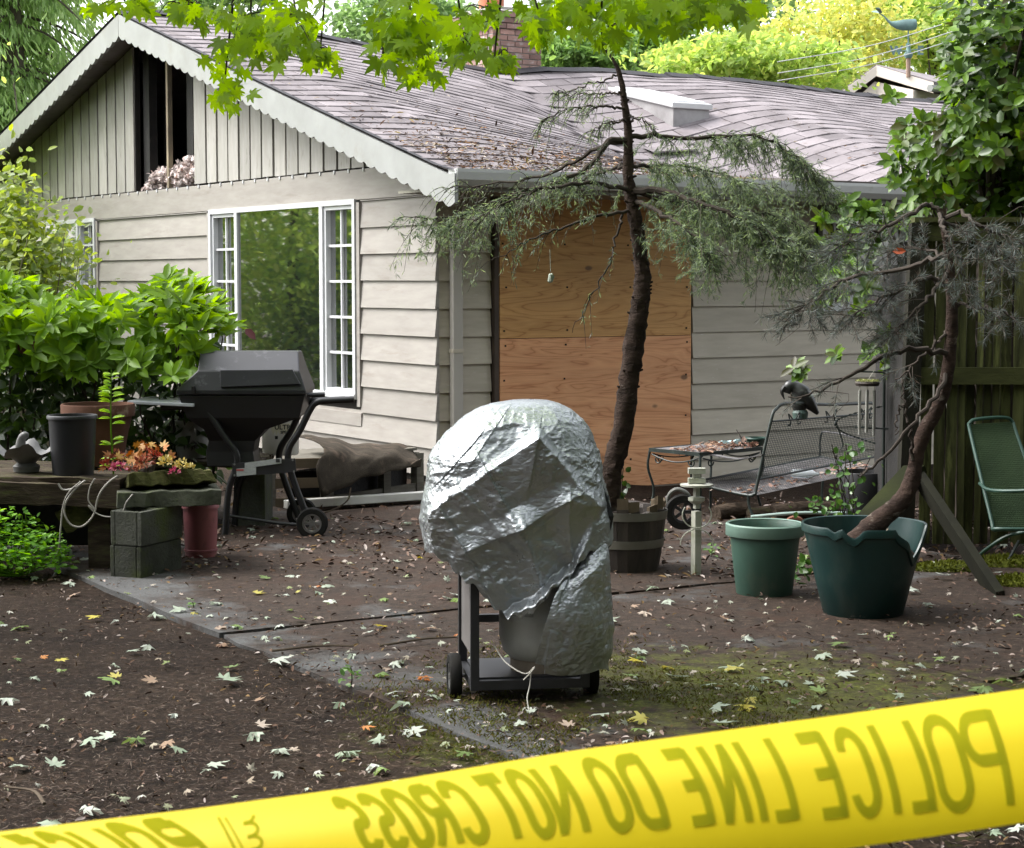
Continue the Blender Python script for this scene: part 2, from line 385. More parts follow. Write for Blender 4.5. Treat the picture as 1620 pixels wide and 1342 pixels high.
APY, EVY, EVZ = 5.58, -.87, 2.40
RX = [-.6, .4, 2.1, 2.5, 3.3, 3.8, 4.1, 4.7, 5.5, 6.3, 6.9, 7.9, 9, 10.2, 12.6]
RZ = [4.30, 4.32, 4.20, 4.16, 4.07, 4.0, 3.97, 4.03, 4.09, 4.06, 4.09, 4.07, 4.03, 4.0, 4.0]
SX, SA = [-.6, 1.0, 2.6, 4.0, 5.4, 6.6, 8.2, 12.6], [0, .03, .24, .48, .46, .30, .28, .14]
def ridge(x): return float(np.interp(x, RX, RZ))
def zr(x, y):                                            # top of the sagging roof deck
    if y <= APY:
        s = max(0.0, (y - EVY) / (APY - EVY)); b = math.sin(math.pi * min(1, s) ** .75) ** 1.4 if 0 < s < 1 else 0
        return EVZ + (ridge(x) - EVZ) * s - float(np.interp(x, SX, SA)) * b + (.02 * math.sin(x * 2.1 + 1) + .17 * math.exp(-((x - 7.0) / 1.5) ** 2) - .14 * math.exp(-((x - 4.5) / .9) ** 2) + .012 * math.sin(x * 4.3)) * math.sin(math.pi * min(1, s))
    return ridge(x) - (y - APY) * .255
XL, XR = -.38, 12.4; YB = 12.2
def roof_under(x, y): return zr(x, y) - .075

# walls with openings: (a0, a1, z0, z1) rectangles
mb = MB()
for y0, y1, z0, z1 in ((.0, 1.26, -.3, 2.55), (4.25, 7.33, -.3, 2.55), (9.95, 11.16, -.3, 2.55), (1.26, 4.25, -.3, .60), (1.26, 4.25, 2.29, 2.55), (7.33, 9.95, -.3, 1.05), (7.33, 9.95, 2.30, 2.55)):
    mb.box((.07, (y0 + y1) / 2, (z0 + z1) / 2), (.12, y1 - y0 - .002, z1 - z0 - .002))
mb.build('wall', M_DARK, house)
mb = MB(); mb.box((6.2, .07, 1.05), (12.0, .12, 2.7)); mb.build('wall', M_DARK, house)
mb = MB(); mb.box((6.2, 11.1, 1.2), (12.1, .12, 2.8)); mb.box((12.2, 5.6, 1.2), (.12, 11, 2.8)); mb.build('wall', M_SIDE2, house)
mb = MB(); mb.box((6.2, 5.6, 2.49), (11.9, 10.9, .06)); mb.build('ceiling', M_ROOM, house)
mb = MB(); mb.box((6.2, 5.6, .02), (11.9, 10.9, .06)); mb.box((5.0, 5.6, 1.2), (.1, 10.9, 2.4)); mb.build('room_floor', M_ROOM, house)

def lap(y0, y1, z, axis, m=M_SIDE, t=.0, h=.238):        # one lap siding board
    j = rnd.uniform(-.0025, .0025); mb = MB(); e = .030 + rnd.uniform(-.002, .003)
    if axis == 'y':
        prof = [(.008, y0, z), (-e, y0, z), (-.008, y0, z + h), (.008, y0, z + h)]
        mb.add([Vector(p) for p in prof] + [Vector((p[0], y1, p[2] + j)) for p in prof], [(0, 1, 2, 3), (7, 6, 5, 4), (0, 4, 5, 1), (1, 5, 6, 2), (2, 6, 7, 3), (3, 7, 4, 0)])
    else:
        prof = [(y0, .008, z), (y0, -e, z), (y0, -.008, z + h), (y0, .008, z + h)]
        mb.add([Vector(p) for p in prof] + [Vector((y1, p[1], p[2] + j)) for p in prof], [(3, 2, 1, 0), (4, 5, 6, 7), (1, 5, 4, 0), (2, 6, 5, 1), (3, 7, 6, 2), (0, 4, 7, 3)])
    return mb.build('siding_board', m, house)
for k in range(-1, 11):
    z = .05 + .222 * k
    if k >= 0:
        h = .238 if k < 10 else .03
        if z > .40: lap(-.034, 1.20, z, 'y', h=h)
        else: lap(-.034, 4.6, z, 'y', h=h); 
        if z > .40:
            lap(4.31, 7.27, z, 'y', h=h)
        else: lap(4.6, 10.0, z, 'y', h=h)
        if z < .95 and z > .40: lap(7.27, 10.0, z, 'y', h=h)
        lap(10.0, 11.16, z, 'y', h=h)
    for x0, x1 in ((.0, .50), (2.56, 6.4), (6.4, 12.2)):
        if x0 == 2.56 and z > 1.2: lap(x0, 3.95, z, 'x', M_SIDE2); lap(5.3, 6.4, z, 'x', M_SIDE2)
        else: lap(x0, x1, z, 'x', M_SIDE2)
mb = MB(); mb.box((-.012, 2.75, .43), (.03, 3.1, .11)); mb.build('sill_board', M_SIDE, house)
# frieze board under the gable, its drips, and the window casings
mb = MB(); mb.box((-.012, 5.6, 2.408), (.045, 11.3, .255)); mb.build('frieze_board', M_SIDE, house, bevel=.004)
mb = MB()
for i in range(42):
    y = 11 - .26 * i + rnd.uniform(-.01, .01); mb.box((-.038, y, 2.528), (.012, .022, .03))
mb.build('board_ends', M_WHITE, house)['kind'] = 'stuff'
for y in (1.225, 4.285, 7.295): MB().box((-.018, y, 1.40), (.04, .055, 1.72)).build('window_casing', M_SIDE, house)

# gable boards, cut by the rake
def rake_z(y):
    return roof_under(XL + .1, y) - .02
def gboard(y0, y1, m=M_GABLE, off=0):
    zt0, zt1 = rake_z(y0), rake_z(y1); zb = 2.552 + rnd.uniform(-.004, .004); x0 = -.022 - off + rnd.uniform(-.004, .003)
    if min(zt0, zt1) < zb + .04: return
    mb = MB(); pl = [(x0, y0, zb), (x0, y1, zb), (x0, y1, zt1)] + ([(x0, APY, rake_z(APY))] if y0 < APY < y1 else []) + [(x0, y0, zt0)]
    mb.prism(pl, (.02, 0, 0)); mb.build('gable_board', m, house)
y = 4.60
gboard(4.33, 4.595, M_GABLE, .012)
y = 4.31
while y > .0:
    gboard(y - .214 + rnd.uniform(-.004, .004), y); y -= .247
y = 6.20
while y < 11.3:
    gboard(y, y + .226 + rnd.uniform(-.004, .004)); y += .262
mb = MB()                                                # dark sheathing behind, open where it burned through
for ya, yb in ((.0, 4.62), (6.19, 11.16)):
    ys = np.linspace(ya, yb, 14); mb.prism([(.002, ya, 2.54)] + [(.002, yb, 2.54)] + [(.002, q, max(2.545, roof_under(.1, q))) for q in ys[::-1]], (.05, 0, 0))
mb.build('sheathing', M_DARK, house)
mb = MB(); mb.box((.03, 5.36, 3.33), (.05, .045, 1.56)); mb.build('stud', surf('scorched_stud_edge', (.34, .29, .2), (.16, .13, .1), 6, (1, 1, .4), .8), house)
for yy, ww in ((6.08, .16), (5.12, .14)):
    mb = MB(); mb.box((.12 if yy > 6 else .2, yy, 3.25), (.09, ww, 1.5)); mb.build('stud', M_CHAR_SHADE, house)
mb = MB()
for yy in np.arange(.5, 11, .62):
    mb.bar((.3, yy, 2.6), (.3, yy, max(2.65, roof_under(.3, yy))), .05)
mb.box((2.4, 5.6, 2.95), (.05, 3.6, .8)); mb.build('attic_frame', M_CHAR_SHADE, house)

# roof deck (sagging), its underside charred at the hole
def deck(name, y0, y1, ny_, m, dz, thick):
    xs = np.linspace(XL, XR, 60); ys = np.linspace(y0, y1, ny_); mb = MB()
    top = [(x, y, zr(x, y) - dz) for y in ys for x in xs]; bot = [(x, y, zr(x, y) - dz - thick) for y in ys for x in xs]
    n = len(xs); N = len(top); fs = []
    for j in range(ny_ - 1):
        for i in range(n - 1):
            a = j * n + i; fs += [(a, a + 1, a + n + 1, a + n), (N + a, N + a + n, N + a + n + 1, N + a + 1)]
    for j in range(ny_ - 1):
        for a in (j * n, j * n + n - 1): fs.append((a, a + n, N + a + n, N + a))
    for i in range(n - 1):
        for a in (i, (ny_ - 1) * n + i): fs.append((a, a + 1, N + a + 1, N + a))
    return mb.add(top + bot, fs).build(name, m, house, smooth=True)
deck('roof_deck', EVY, APY, 30, M_SMOKE, .018, .055); 
M_SHING = surf('weathered_shingle', (.245, .22, .228), (.155, .138, .142), 2.2, (1, 1, 1), .82, bmp=.5, bscale=160, bdist=.004, spots=(.12, .10, .09), spot_scale=6, spot_at=(.56, .76), ovar=.22, isl=True)
deck('roof_back', APY, YB, 12, M_SHING, .0, .07)

# shingles: tab by tab; those that show largest are parts of their own
EXP, TW = .205, .335
tabs = []
k = 0; yy = EVY - .03
while yy < APY - .05:
    x = XL - .02 - (k % 2) * TW / 2 + rnd.uniform(-.04, .04)
    while x < XR:
        x0, x1 = max(x, XL - .02), min(x + TW - .012, XR)
        if x1 - x0 > .03: tabs.append((x0, x1, yy, k))
        x += TW
    yy += EXP; k += 1
def tab_geo(x0, x1, y0):
    y1 = min(y0 + EXP + .05, APY); l = .011 + rnd.uniform(0, .006); d = rnd.uniform(-.006, .006); q = .003
    v = [(x0, y0 + d, zr(x0, max(y0, EVY)) + l), (x1, y0 + d, zr(x1, max(y0, EVY)) + l), (x1, y1, zr(x1, y1) + q), (x0, y1, zr(x0, y1) + q)]
    v += [(a, b, c - .010) for a, b, c in v[:2]]
    return v, [(0, 1, 2, 3), (4, 5, 1, 0), (4, 0, 3), (1, 5, 2)]
def tab_size(t):
    c = hw((t[0] + t[1]) / 2, t[2] + .1, zr((t[0] + t[1]) / 2, t[2] + .1)); e = hw((t[0] + t[1]) / 2, t[2] + .1 + EXP, zr((t[0] + t[1]) / 2, t[2] + .1 + EXP))
    px, py, f = pix(c); _, py2, _ = pix(e)
    return (py - py2) / f if (300 < px < 1425 and py > 0) else 0
order = sorted(range(len(tabs)), key=lambda i: -tab_size(tabs[i])); own = set(order[:300])
rest = MB()
for i, (x0, x1, y0, kk) in enumerate(tabs):
    v, f = tab_geo(x0, x1, y0)
    if i in own: MB().add(v, f).build('shingle', M_SHING, house)
    else: rest.add(v, f)
rest.build('shingles', M_SHING, house)['kind'] = 'stuff'
M_TAR = surf('black_roofing_felt', (.018, .015, .02), (.008, .008, .01), 5, rough=.7, bmp=.5, bscale=20, bdist=.01)
x = XL
while x < XR:
    L = rnd.uniform(.3, .5); mb = MB(); a, b = ridge(x) + .025 + rnd.uniform(-.01, .025), ridge(x + L) + .025 + rnd.uniform(-.01, .02)
    mb.add([(x, APY - .14, a - .05), (x + L, APY - .14, b - .05), (x + L, APY, b + .012), (x, APY, a + .012), (x, APY + .14, a - .045), (x + L, APY + .14, b - .045)], [(0, 1, 2, 3), (3, 2, 5, 4), (0, 3, 4), (1, 5, 2)])
    mb.build('ridge_cap', M_TAR, house); x += L - .03
# lifted flap of roofing by the skylight
mb = MB(); fl_ = [(4.45, 3.05), (5.0, 2.95), (5.02, 3.2), (4.5, 3.3)]
mb.add([(x, y, zr(x, y) + (.075 if k < 2 else .02)) for k, (x, y) in enumerate(fl_)] + [(x, y, zr(x, y) + .058) for x, y in fl_[:2]], [(0, 1, 2, 3), (4, 5, 1, 0)])
mb.build('lifted_flap', M_SHING, house)
# bargeboards with a scalloped lower edge
def barge(ya, yb, n, name='bargeboard'):
    up, lo = [], []
    for i in range(n * 6 + 1):
        y = ya + (yb - ya) * i / (n * 6); up.append((y, zr(XL, y) - .012)); lo.append((y, zr(XL, y) - .225 - .028 * abs(math.sin(math.pi * i / 6))))
    mb = MB(); x0, x1 = XL - .035, XL - .003; n2 = len(up)
    vs = [(x0, y, z) for y, z in up] + [(x0, y, z) for y, z in lo] + [(x1, y, z) for y, z in up] + [(x1, y, z) for y, z in lo]
    fs = []
    for i in range(n2 - 1):
        fs += [(i, i + 1, n2 + i + 1, n2 + i), (2 * n2 + i + 1, 2 * n2 + i, 3 * n2 + i, 3 * n2 + i + 1), (n2 + i, n2 + i + 1, 3 * n2 + i + 1, 3 * n2 + i), (i + 1, i, 2 * n2 + i, 2 * n2 + i + 1)]
    fs += [(0, n2, 3 * n2, 2 * n2), (n2 - 1, 3 * n2 - 1, 4 * n2 - 1, 2 * n2 - 1)]
    mb.add(vs, fs).build(name, M_TRIM, house)
barge(EVY - .10, APY - .004, 38); barge(APY + .004, YB - .5, 38)
mb = MB()                                                # drip edge along the rake
for ya, yb in ((EVY - .08, APY), (APY, YB - .5)):
    ys = np.linspace(ya, yb, 24)
    mb.grid(lambda u, v: (XL - .045 + .05 * v, ya + (yb - ya) * u, zr(XL, ya + (yb - ya) * u) + .014), 24, 2)
mb.build('drip_edge', M_TAR, house)
mb = MB(); mb.box((6.0, -.43, 2.285), (12.7, .82, .02)); mb.build('soffit', surf('soffit_paint', (.26, .25, .2), (.2, .19, .15), 2, rough=.7), house)
mb = MB(); mb.box((6.0, -.852, 2.33), (12.7, .025, .13)); mb.build('fascia', M_TRIM, house)
mb = MB(); P_ = [(-.868, 2.42), (-.868, 2.30), (-.94, 2.30), (-.975, 2.345), (-.985, 2.40), (-.985, 2.425), (-.972, 2.425), (-.972, 2.405), (-.955, 2.35), (-.93, 2.315), (-.88, 2.315), (-.88, 2.42)]
mb.prism([(XL - .02, a, b) for a, b in P_], (12.6, 0, 0)); gut = mb.build('gutter', M_GUT, house)
mb = MB(); mb.box((XL - .022, -.92, 2.36), (.004, .11, .12)); mb.build('end_cap', M_GUT, gut)
mb = MB(); mb.bar((.42, -.9, 2.29), (.42, -.88, 2.22), .075, .055); mb.bar((.42, -.88, 2.235), (.15, -.085, 2.03), .075, .055); mb.bar((.145, -.07, 2.06), (.145, -.07, .1), .09, .06, up=(0, 1, 0))
dsp = mb.build('downspout', surf('downspout_paint', (.46, .43, .385), (.42, .39, .35), 3, rough=.5), house, bevel=.006)
for z in (1.9, 1.05): MB().box((.145, -.07, z), (.1, .07, .03)).build('strap', M_SIDE2, dsp)

# plywood over the doorway
def ply_mat(name, c1, c2, c3):
    m, t, p, out = nmat(name); v = coords(t, (1, 1, 1), True)
    vs_ = t.nodes.new('ShaderNodeMapping'); vs_.inputs['Scale'].default_value = (.42, 1, 3.4); t.links.new(v, vs_.inputs[0])
    n = noise(t, vs_.outputs[0], 1.5, 3, .5, .8)
    r = math_(t, 'FRACT', math_(t, 'MULTIPLY', n, 11.0))
    tri = math_(t, 'ABSOLUTE', math_(t, 'SUBTRACT', r, .5))
    c = ramp(t, [(.0, c3), (.10, c2), (.5, c1)], tri)
    big = ramp(t, [(.3, (.82, .8, .78)), (.7, (1.1, 1.1, 1.1))], noise(t, vs_.outputs[0], .9, 5))
    c = mixc(t, 1.0, c, big, 'MULTIPLY')
    fs_ = t.nodes.new('ShaderNodeMapping'); fs_.inputs['Scale'].default_value = (6, 1, 130); t.links.new(v, fs_.inputs[0])
    fb = noise(t, fs_.outputs[0], 1.0, 3, .6); c = mixc(t, .5, c, ramp(t, [(.3, (.78, .76, .74)), (.7, (1.08, 1.08, 1.08))], fb), 'MULTIPLY')
    vo = t.nodes.new('ShaderNodeTexVoronoi'); vo.inputs['Scale'].default_value = 2.6; vo.inputs['Randomness'].default_value = 1
    kv = t.nodes.new('ShaderNodeMapping'); kv.inputs['Scale'].default_value = (.8, .0, 1.35); t.links.new(v, kv.inputs[0]); t.links.new(kv.outputs[0], vo.inputs['Vector'])
    k = ramp(t, [(.055, (1, 1, 1)), (.095, (0, 0, 0))], math_(t, 'ADD', vo.outputs['Distance'], math_(t, 'MULTIPLY', math_(t, 'SUBTRACT', fb, .5), .05)))
    c = mixc(t, math_(t, 'MULTIPLY', k, .85), c, (.13, .065, .03))
    t.links.new(c, p.inputs['Base Color']); p.inputs['Roughness'].default_value = .65; bump(t, p, fb, .15, .002); return m
MB().box((1.535, -.052, 1.745), (1.95, .016, 1.21)).build('plywood_sheet', ply_mat('plywood_amber_shaded', (.64, .355, .13), (.57, .30, .10), (.42, .19, .055)), house)  # upper sheet: amber partly its own, partly shading put into the colour
MB().box((1.535, -.056, .50), (1.95, .016, 1.27)).build('plywood_sheet', ply_mat('plywood_pink', (.78, .40, .20), (.70, .335, .155), (.53, .22, .095)), house)
M_STEEL = surf('dull_steel', (.3, .3, .3), (.2, .2, .2), 20, rough=.4, metal=.8)
mb = MB()
for z in (.1, .45, .8, 1.08, 1.2, 1.55, 1.9):
    for x in (.60, 1.2, 1.85, 2.47): mb.box((x + rnd.uniform(-.02, .02), -.063 if z > 1.13 else -.066, z), (.014, .006, .014))
mb.build('screw_heads', M_DARK, house)['kind'] = 'stuff'
MB().box((.532, -.03, 1.1), (.04, .06, 2.36)).build('door_trim', surf('dark_brown_trim', (.075, .05, .035), (.05, .035, .025), 5, rough=.7), house)
MB().box((1.55, -.05, -.16), (2.1, .16, .045)).build('door_sill', M_SMOKE, house)

# windows: outer frame > sashes, muntins, panes
def window(y0, y1, z0, z1, side, plane='x', light=False):
    def bx(mb, a0, a1, c0, c1, d0, d1):                   # along wall, up, out
        if plane == 'x': mb.box((-(d0 + d1) / 2, (a0 + a1) / 2, (c0 + c1) / 2), (d1 - d0, a1 - a0, c1 - c0))
        else: mb.box(((a0 + a1) / 2, -(d0 + d1) / 2, (c0 + c1) / 2), (a1 - a0, d1 - d0, c1 - c0))
    f = .045; mb = MB(); bx(mb, y0, y1, z1 - f, z1, -.06, .05); bx(mb, y0, y1, z0, z0 + f, -.06, .06)
    for a in (y0, y1 - f): bx(mb, a, a + f, z0 + f, z1 - f, -.06, .05)
    ms = [y0 + side, y1 - side]
    for a in ms: bx(mb, a - .03, a + .03, z0 + f, z1 - f, -.06, .048)
    win = mb.build('window', M_WHITE, house)
    for s0, s1 in ((y0 + f, ms[0] - .03), (ms[1] + .03, y1 - f)):
        mb = MB(); g = .035; za, zb = z0 + f, z1 - f
        bx(mb, s0, s1, zb - g, zb, -.03, .03); bx(mb, s0, s1, za, za + g, -.03, .03)
        for a in (s0, s1 - g): bx(mb, a, a + g, za + g, zb - g, -.03, .03)
        mb.build('sash', M_WHITE, win)
        mb = MB(); mid = (s0 + s1) / 2; bx(mb, mid - .010, mid + .010, za + g, zb - g, -.012, .008)
        for i in range(1, 5):
            z = za + g + (zb - za - 2 * g) * i / 5; bx(mb, s0 + g, s1 - g, z - .011, z + .011, -.014, .006)
        mb.build('muntin', M_WHITE, win)
        mb = MB(); bx(mb, s0 + g, s1 - g, za + g, zb - g, -.024, -.018); mb.build('pane', M_GLASS, win)
    mb = MB(); bx(mb, ms[0] + .03, ms[1] - .03, z0 + f, z1 - f, .022, .028); mb.build('pane', M_GLASS, win)
    return win
window(1.26, 4.25, .60, 2.29, .62); window(7.33, 9.95, 1.06, 2.30, .55)
window(4.02, 5.25, 1.33, 2.2, .35, 'y')

# skylight on the roof
def roof_hit(px, py):
    r = ray(px, py); Mi = HM.inverted(); o_ = Mi @ Vector((0, 0, H)); d_ = (Mi.to_3x3() @ r)
    t_ = 15.0
    while t_ < 32:
        q = o_ + d_ * t_
        if q.y > EVY and q.z < zr(q.x, q.y): return q
        t_ += .02
    return None
q = roof_hit(1065, 203) or Vector((5, 2.6, 3))
sx0, sy0 = q.x, q.y
sz0 = zr(sx0, sy0)
def rr(x, y, dz): return (x, y, sz0 + .13 + .22 * (y - sy0) + dz)
mb = MB(); a = [(sx0, sy0), (sx0 + .5, sy0), (sx0 + .5, sy0 + 1.15), (sx0, sy0 + 1.15)]
mb.loft([[rr(x, y, -.24) for x, y in a], [rr(x, y, .09) for x, y in a]]); sk = mb.build('skylight', surf('skylight_curb', (.30, .29, .29), (.2, .19, .19), 5, rough=.6), house)
a = [(sx0 - .03, sy0 - .03), (sx0 + .53, sy0 - .03), (sx0 + .53, sy0 + 1.18), (sx0 - .03, sy0 + 1.18)]
MB().loft([[rr(x, y, .092) for x, y in a], [rr(x, y, .155) for x, y in a]]).build('frame', surf('skylight_frame', (.5, .5, .5), (.42, .42, .42), 4, rough=.4), sk, bevel=.01)
a = [(sx0 + .03, sy0 + .03), (sx0 + .47, sy0 + .03), (sx0 + .47, sy0 + 1.12), (sx0 + .03, sy0 + 1.12)]
MB().loft([[rr(x, y, .150) for x, y in a], [rr(x, y, .17) for x, y in a]]).build('dome', surf('frosted_dome', (.8, .8, .8), (.74, .74, .74), 3, rough=.25), sk)
mb = MB(); q2 = roof_hit(1108, 232) or Vector((6.5, 2, 3))
# chimney: bricks one by one
M_MORT = surf('chimney_mortar', (.42, .40, .38), (.32, .30, .28), 20, rough=.9, bmp=.4)
M_BRICK = surf('old_chimney_brick', (.36, .22, .185), (.24, .165, .145), 9, (1, 1, 1), .85, bmp=.4, bscale=50, spots=(.48, .44, .42), spot_scale=8, spot_at=(.55, .7), ovar=.35)
cx, cy, cw, cd, cz0, cz1 = 4.18, 5.75, .68, .80, 3.6, 4.76
MB().box((cx + cw / 2, cy + cd / 2, (cz0 + cz1) / 2), (cw - .02, cd - .02, cz1 - cz0)).build('chimney', M_MORT, house); chim = bpy.data.objects['chimney']
bl, bh = .205, .066
def brick(x, y, z, along, L, proud=0, rowlock=False):
    mb = MB(); j = rnd.uniform(-.004, .004)
    mb.box((x, y, z), (L - .012, .09, bh - .012) if along == 'x' else (.09, L - .012, bh - .012), Matrix.Rotation(rnd.uniform(-.01, .01), 3, 'Z'))
    mb.build('brick', M_BRICK, chim)
nr = int((cz1 - 3.85) / bh)
for r in range(nr):
    z = 3.88 + r * bh; pr = .03 if r >= nr - 3 else 0; st = (r % 2) * bl / 2
    u = -st
    while u < cw + 2 * pr - .02:
        a_, b_ = max(u, 0), min(u + bl, cw + 2 * pr)
        if b_ - a_ > .03: brick(cx - pr + (a_ + b_) / 2, cy - pr + .04, z, 'x', b_ - a_)
        u += bl
    u = -bl / 2 + st
    while u < cd + 2 * pr - .02:
        a_, b_ = max(u, .09), min(u + bl, cd + 2 * pr)
        if b_ - a_ > .03: brick(cx - pr + .04, cy - pr + (a_ + b_) / 2, z, 'y', b_ - a_)
        u += bl
zt = 3.88 + nr * bh
mb = MB(); mb.loft([[(cx - .05, cy - .05, zt - .03), (cx + cw + .05, cy - .05, zt - .03), (cx + cw + .05, cy + cd + .05, zt - .03), (cx - .05, cy + cd + .05, zt - .03)], [(cx + .15, cy + .15, zt + .05), (cx + cw - .15, cy + .15, zt + .05), (cx + cw - .15, cy + cd - .15, zt + .05), (cx + .15, cy + cd - .15, zt + .05)]]); mb.build('cap', M_MORT, chim)
MB().lathe([(.15, 0), (.15, .5), (.165, .5), (.165, .56), (.12, .56), (.12, .2)], (cx + cw / 2 - .1, cy + cd / 2, zt + .03), 20).build('flue', surf('terracotta_flue', (.52, .20, .12), (.45, .17, .1), 5, rough=.8), chim, smooth=True)

# insulation spilling out of the hole
def lumpy(mb, c, r, seed, amp=.25, n=22, m=14):
    R = np.random.RandomState(seed); ph = R.uniform(0, 6.28, (6, 3)); 
    vs = []
    for j in range(m):
        th = math.pi * (j + .5) / m
        for i in range(n):
            a = 2 * math.pi * i / n; d = np.array([math.sin(th) * math.cos(a), math.sin(th) * math.sin(a), math.cos(th)])
            q = 1 + amp * sum(math.sin(3.5 * (k + 1) * d[k % 3] + ph[k, 0]) * math.cos(4.1 * d[(k + 1) % 3] + ph[k, 1]) / (k + 1) for k in range(5))
            vs.append((c[0] + r[0] * q * d[0], c[1] + r[1] * q * d[1], c[2] + r[2] * q * d[2]))
    fs = [(j * n + i, (j + 1) * n + i, (j + 1) * n + (i + 1) % n, j * n + (i + 1) % n) for j in range(m - 1) for i in range(n)]
    fs += [tuple(range(n)), tuple((m - 1) * n + i for i in range(n - 1, -1, -1))]
    mb.add(vs, fs)
mb = MB()
for i in range(170):
    y = rnd.uniform(4.66, 6.12); h = .10 + .22 * max(0, 1 - abs(y - 4.9) / .5) + .10 * max(0, 1 - abs(y - 5.6) / .5)
    s = rnd.uniform(.025, .055); lumpy(mb, (.02 + rnd.uniform(0, .3), y, 2.55 + rnd.uniform(0, h)), (s, s * 1.2, s * .8), i, .35, 9, 6)
q_ = np.array(mb.v)[RS.randint(0, len(mb.v), 2600)]; V, Fc = scatter(OVAL * [1, 1.5, 2], OVAL_F, q_, unit(2600), unit(2600), RS.uniform(.025, .065, 2600)); mb.add(V, [tuple(f) for f in Fc])
mb.v = [tuple(HM @ Vector(v)) for v in mb.v]
solo(mb, 'insulation', surf('attic_insulation', (.80, .74, .72), (.55, .42, .38), 12, rough=.95, bmp=.8, bscale=60, bdist=.02, spots=(.2, .11, .08), spot_scale=9), 'fluffy pinkish white attic insulation heaped in the burned gable hole', 'insulation', hw(.1, 5.4, 2.55), smooth=True)
# leaf and needle litter on the lower roof
n = 2600; pos = np.zeros((n, 3)); mb = MB()
for i in range(n):
    x = abs(rnd.gauss(0, 1.7)) - .3 if i % 3 else rnd.uniform(-.3, 8); y = EVY + abs(rnd.gauss(0, .75 if i % 3 else 1.6)); pos[i] = hw(x, min(y, 4.5), zr(x, min(y, 4.5)) + .024)
ax = unit(n) * [1, 1, .25]; V, Fc = scatter(OVAL * [1, .8, 1], OVAL_F, pos, ax, unit(n) * .35 + [0, -.2, 1], RS.uniform(.02, .075, n))
M_RLIT = leafmat('roof_litter', [(.10, .05, .02), (.06, .03, .015), (.28, .15, .08), (.16, .12, .03), (.42, .36, .30), (.05, .03, .02)], 0, .8)
tag(link('roof_litter', fast_mesh('roof_litter', V, Fc, M_RLIT)), kind='stuff')
# ------------------------------------------------------------------ grill cart under a silver tarp
M_BLACK = surf('black_enamel', (.012, .012, .014), (.008, .008, .009), 4, rough=.35, rough2=.5, spots=(.03, .028, .026), spot_scale=12, spot_at=(.62, .8))
M_BLACKM = surf('black_satin_metal', (.03, .03, .034), (.018, .018, .02), 6, rough=.45, spots=(.06, .055, .05), spot_scale=14, spot_at=(.6, .8))
M_RUBBER = surf('dusty_rubber', (.012, .012, .012), (.02, .019, .017), 20, rough=.8, bmp=.3)
GC, GA = Vector((.035, 7.25, 0)), math.radians(8)
cart = thing('grill_cart', 'black steel wheeled cart carrying the tarp covered grill', 'grill', GC, GA)
def wheel(parent, c, r, wd, axis='x', rim=M_STEEL, spokes=6):
    t = MB(); R = Matrix.Rotation(math.pi / 2, 3, 'Y') if axis == 'x' else Matrix.Rotation(math.pi / 2, 3, 'X')
    tmp = MB().lathe([(r * .62, -wd / 2), (r * .93, -wd / 2), (r, -wd * .3), (r, wd * .3), (r * .93, wd / 2), (r * .62, wd / 2), (r * .62, -wd / 2)], (0, 0, 0), 28)
    t.add([Vector(c) + R @ Vector(v) for v in tmp.v], tmp.f); tyre = t.build('wheel', M_RUBBER, parent, smooth=True)
    t = MB(); tmp = MB().lathe([(r * .50, -wd * .42), (r * .63, -wd * .42), (r * .63, wd * .42), (r * .50, wd * .42), (r * .50, -wd * .42)], (0, 0, 0), 24)
    tmp.lathe([(.0, -wd * .45), (r * .16, -wd * .45), (r * .16, wd * .45), (.0, wd * .45)], (0, 0, 0), 12)
    for i in range(spokes):
        a = 2 * math.pi * i / spokes; tmp.box((r * .33 * math.cos(a), r * .33 * math.sin(a), 0), (r * .42, r * .17, wd * .5), Matrix.Rotation(a, 3, 'Z'))
    t.add([Vector(c) + R @ Vector(v) for v in tmp.v], tmp.f); t.build('rim', rim, tyre)
    return tyre
for x, y in ((-.205, -.2), (.215, -.2), (-.205, .2), (.215, .2)):
    MB().box((x, y, .36), (.032, .032, .58)).build('post', M_BLACKM, cart)
for y in (-.2, .2): MB().box((.005, y, .088), (.39, .03, .035)).build('rail', M_BLACKM, cart)
MB().box((.005, .2, .27), (.39, .025, .03)).build('rail', M_BLACKM, cart)
for x in (-.205, .215): MB().box((x, 0, .088), (.028, .37, .03)).build('side_rail', M_BLACKM, cart)
MB().box((-.207, 0, .42), (.008, .365, .46)).build('side_panel', surf('grey_side_panel', (.16, .15, .145), (.11, .1, .095), 4, rough=.55), cart)
MB().box((.005, 0, .108), (.39, .36, .008)).build('tray', M_BLACKM, cart)
MB().tube([(-.27, 0, .085), (.275, 0, .085)], .008, 8).build('axle', M_STEEL, cart)
wheel(cart, (-.262, -.02, .088), .088, .045); wheel(cart, (.268, -.02, .086), .086, .045)
mb = MB(); mb.loft([[(-.3, -.2, .60), (.3, -.2, .60), (.3, .2, .60), (-.3, .2, .60)], [(-.32, -.22, .72), (.32, -.22, .72), (.32, .22, .72), (-.32, .22, .72)], [(-.25, -.16, .95), (.25, -.16, .95), (.25, .16, .95), (-.25, .16, .95)]])
mb.build('firebox', M_BLACK, cart)
gl = Vector((.105, 7.22, .112))
cyl = thing('gas_cylinder', 'grey propane cylinder standing on the tray of the tarp covered grill cart', 'gas cylinder', gl, 0)
M_TANK = surf('tank_paint', (.58, .585, .56), (.46, .46, .43), 5, (1, 1, .5), .42, spots=(.14, .13, .11), spot_scale=10, spot_at=(.62, .8), bmp=.1)
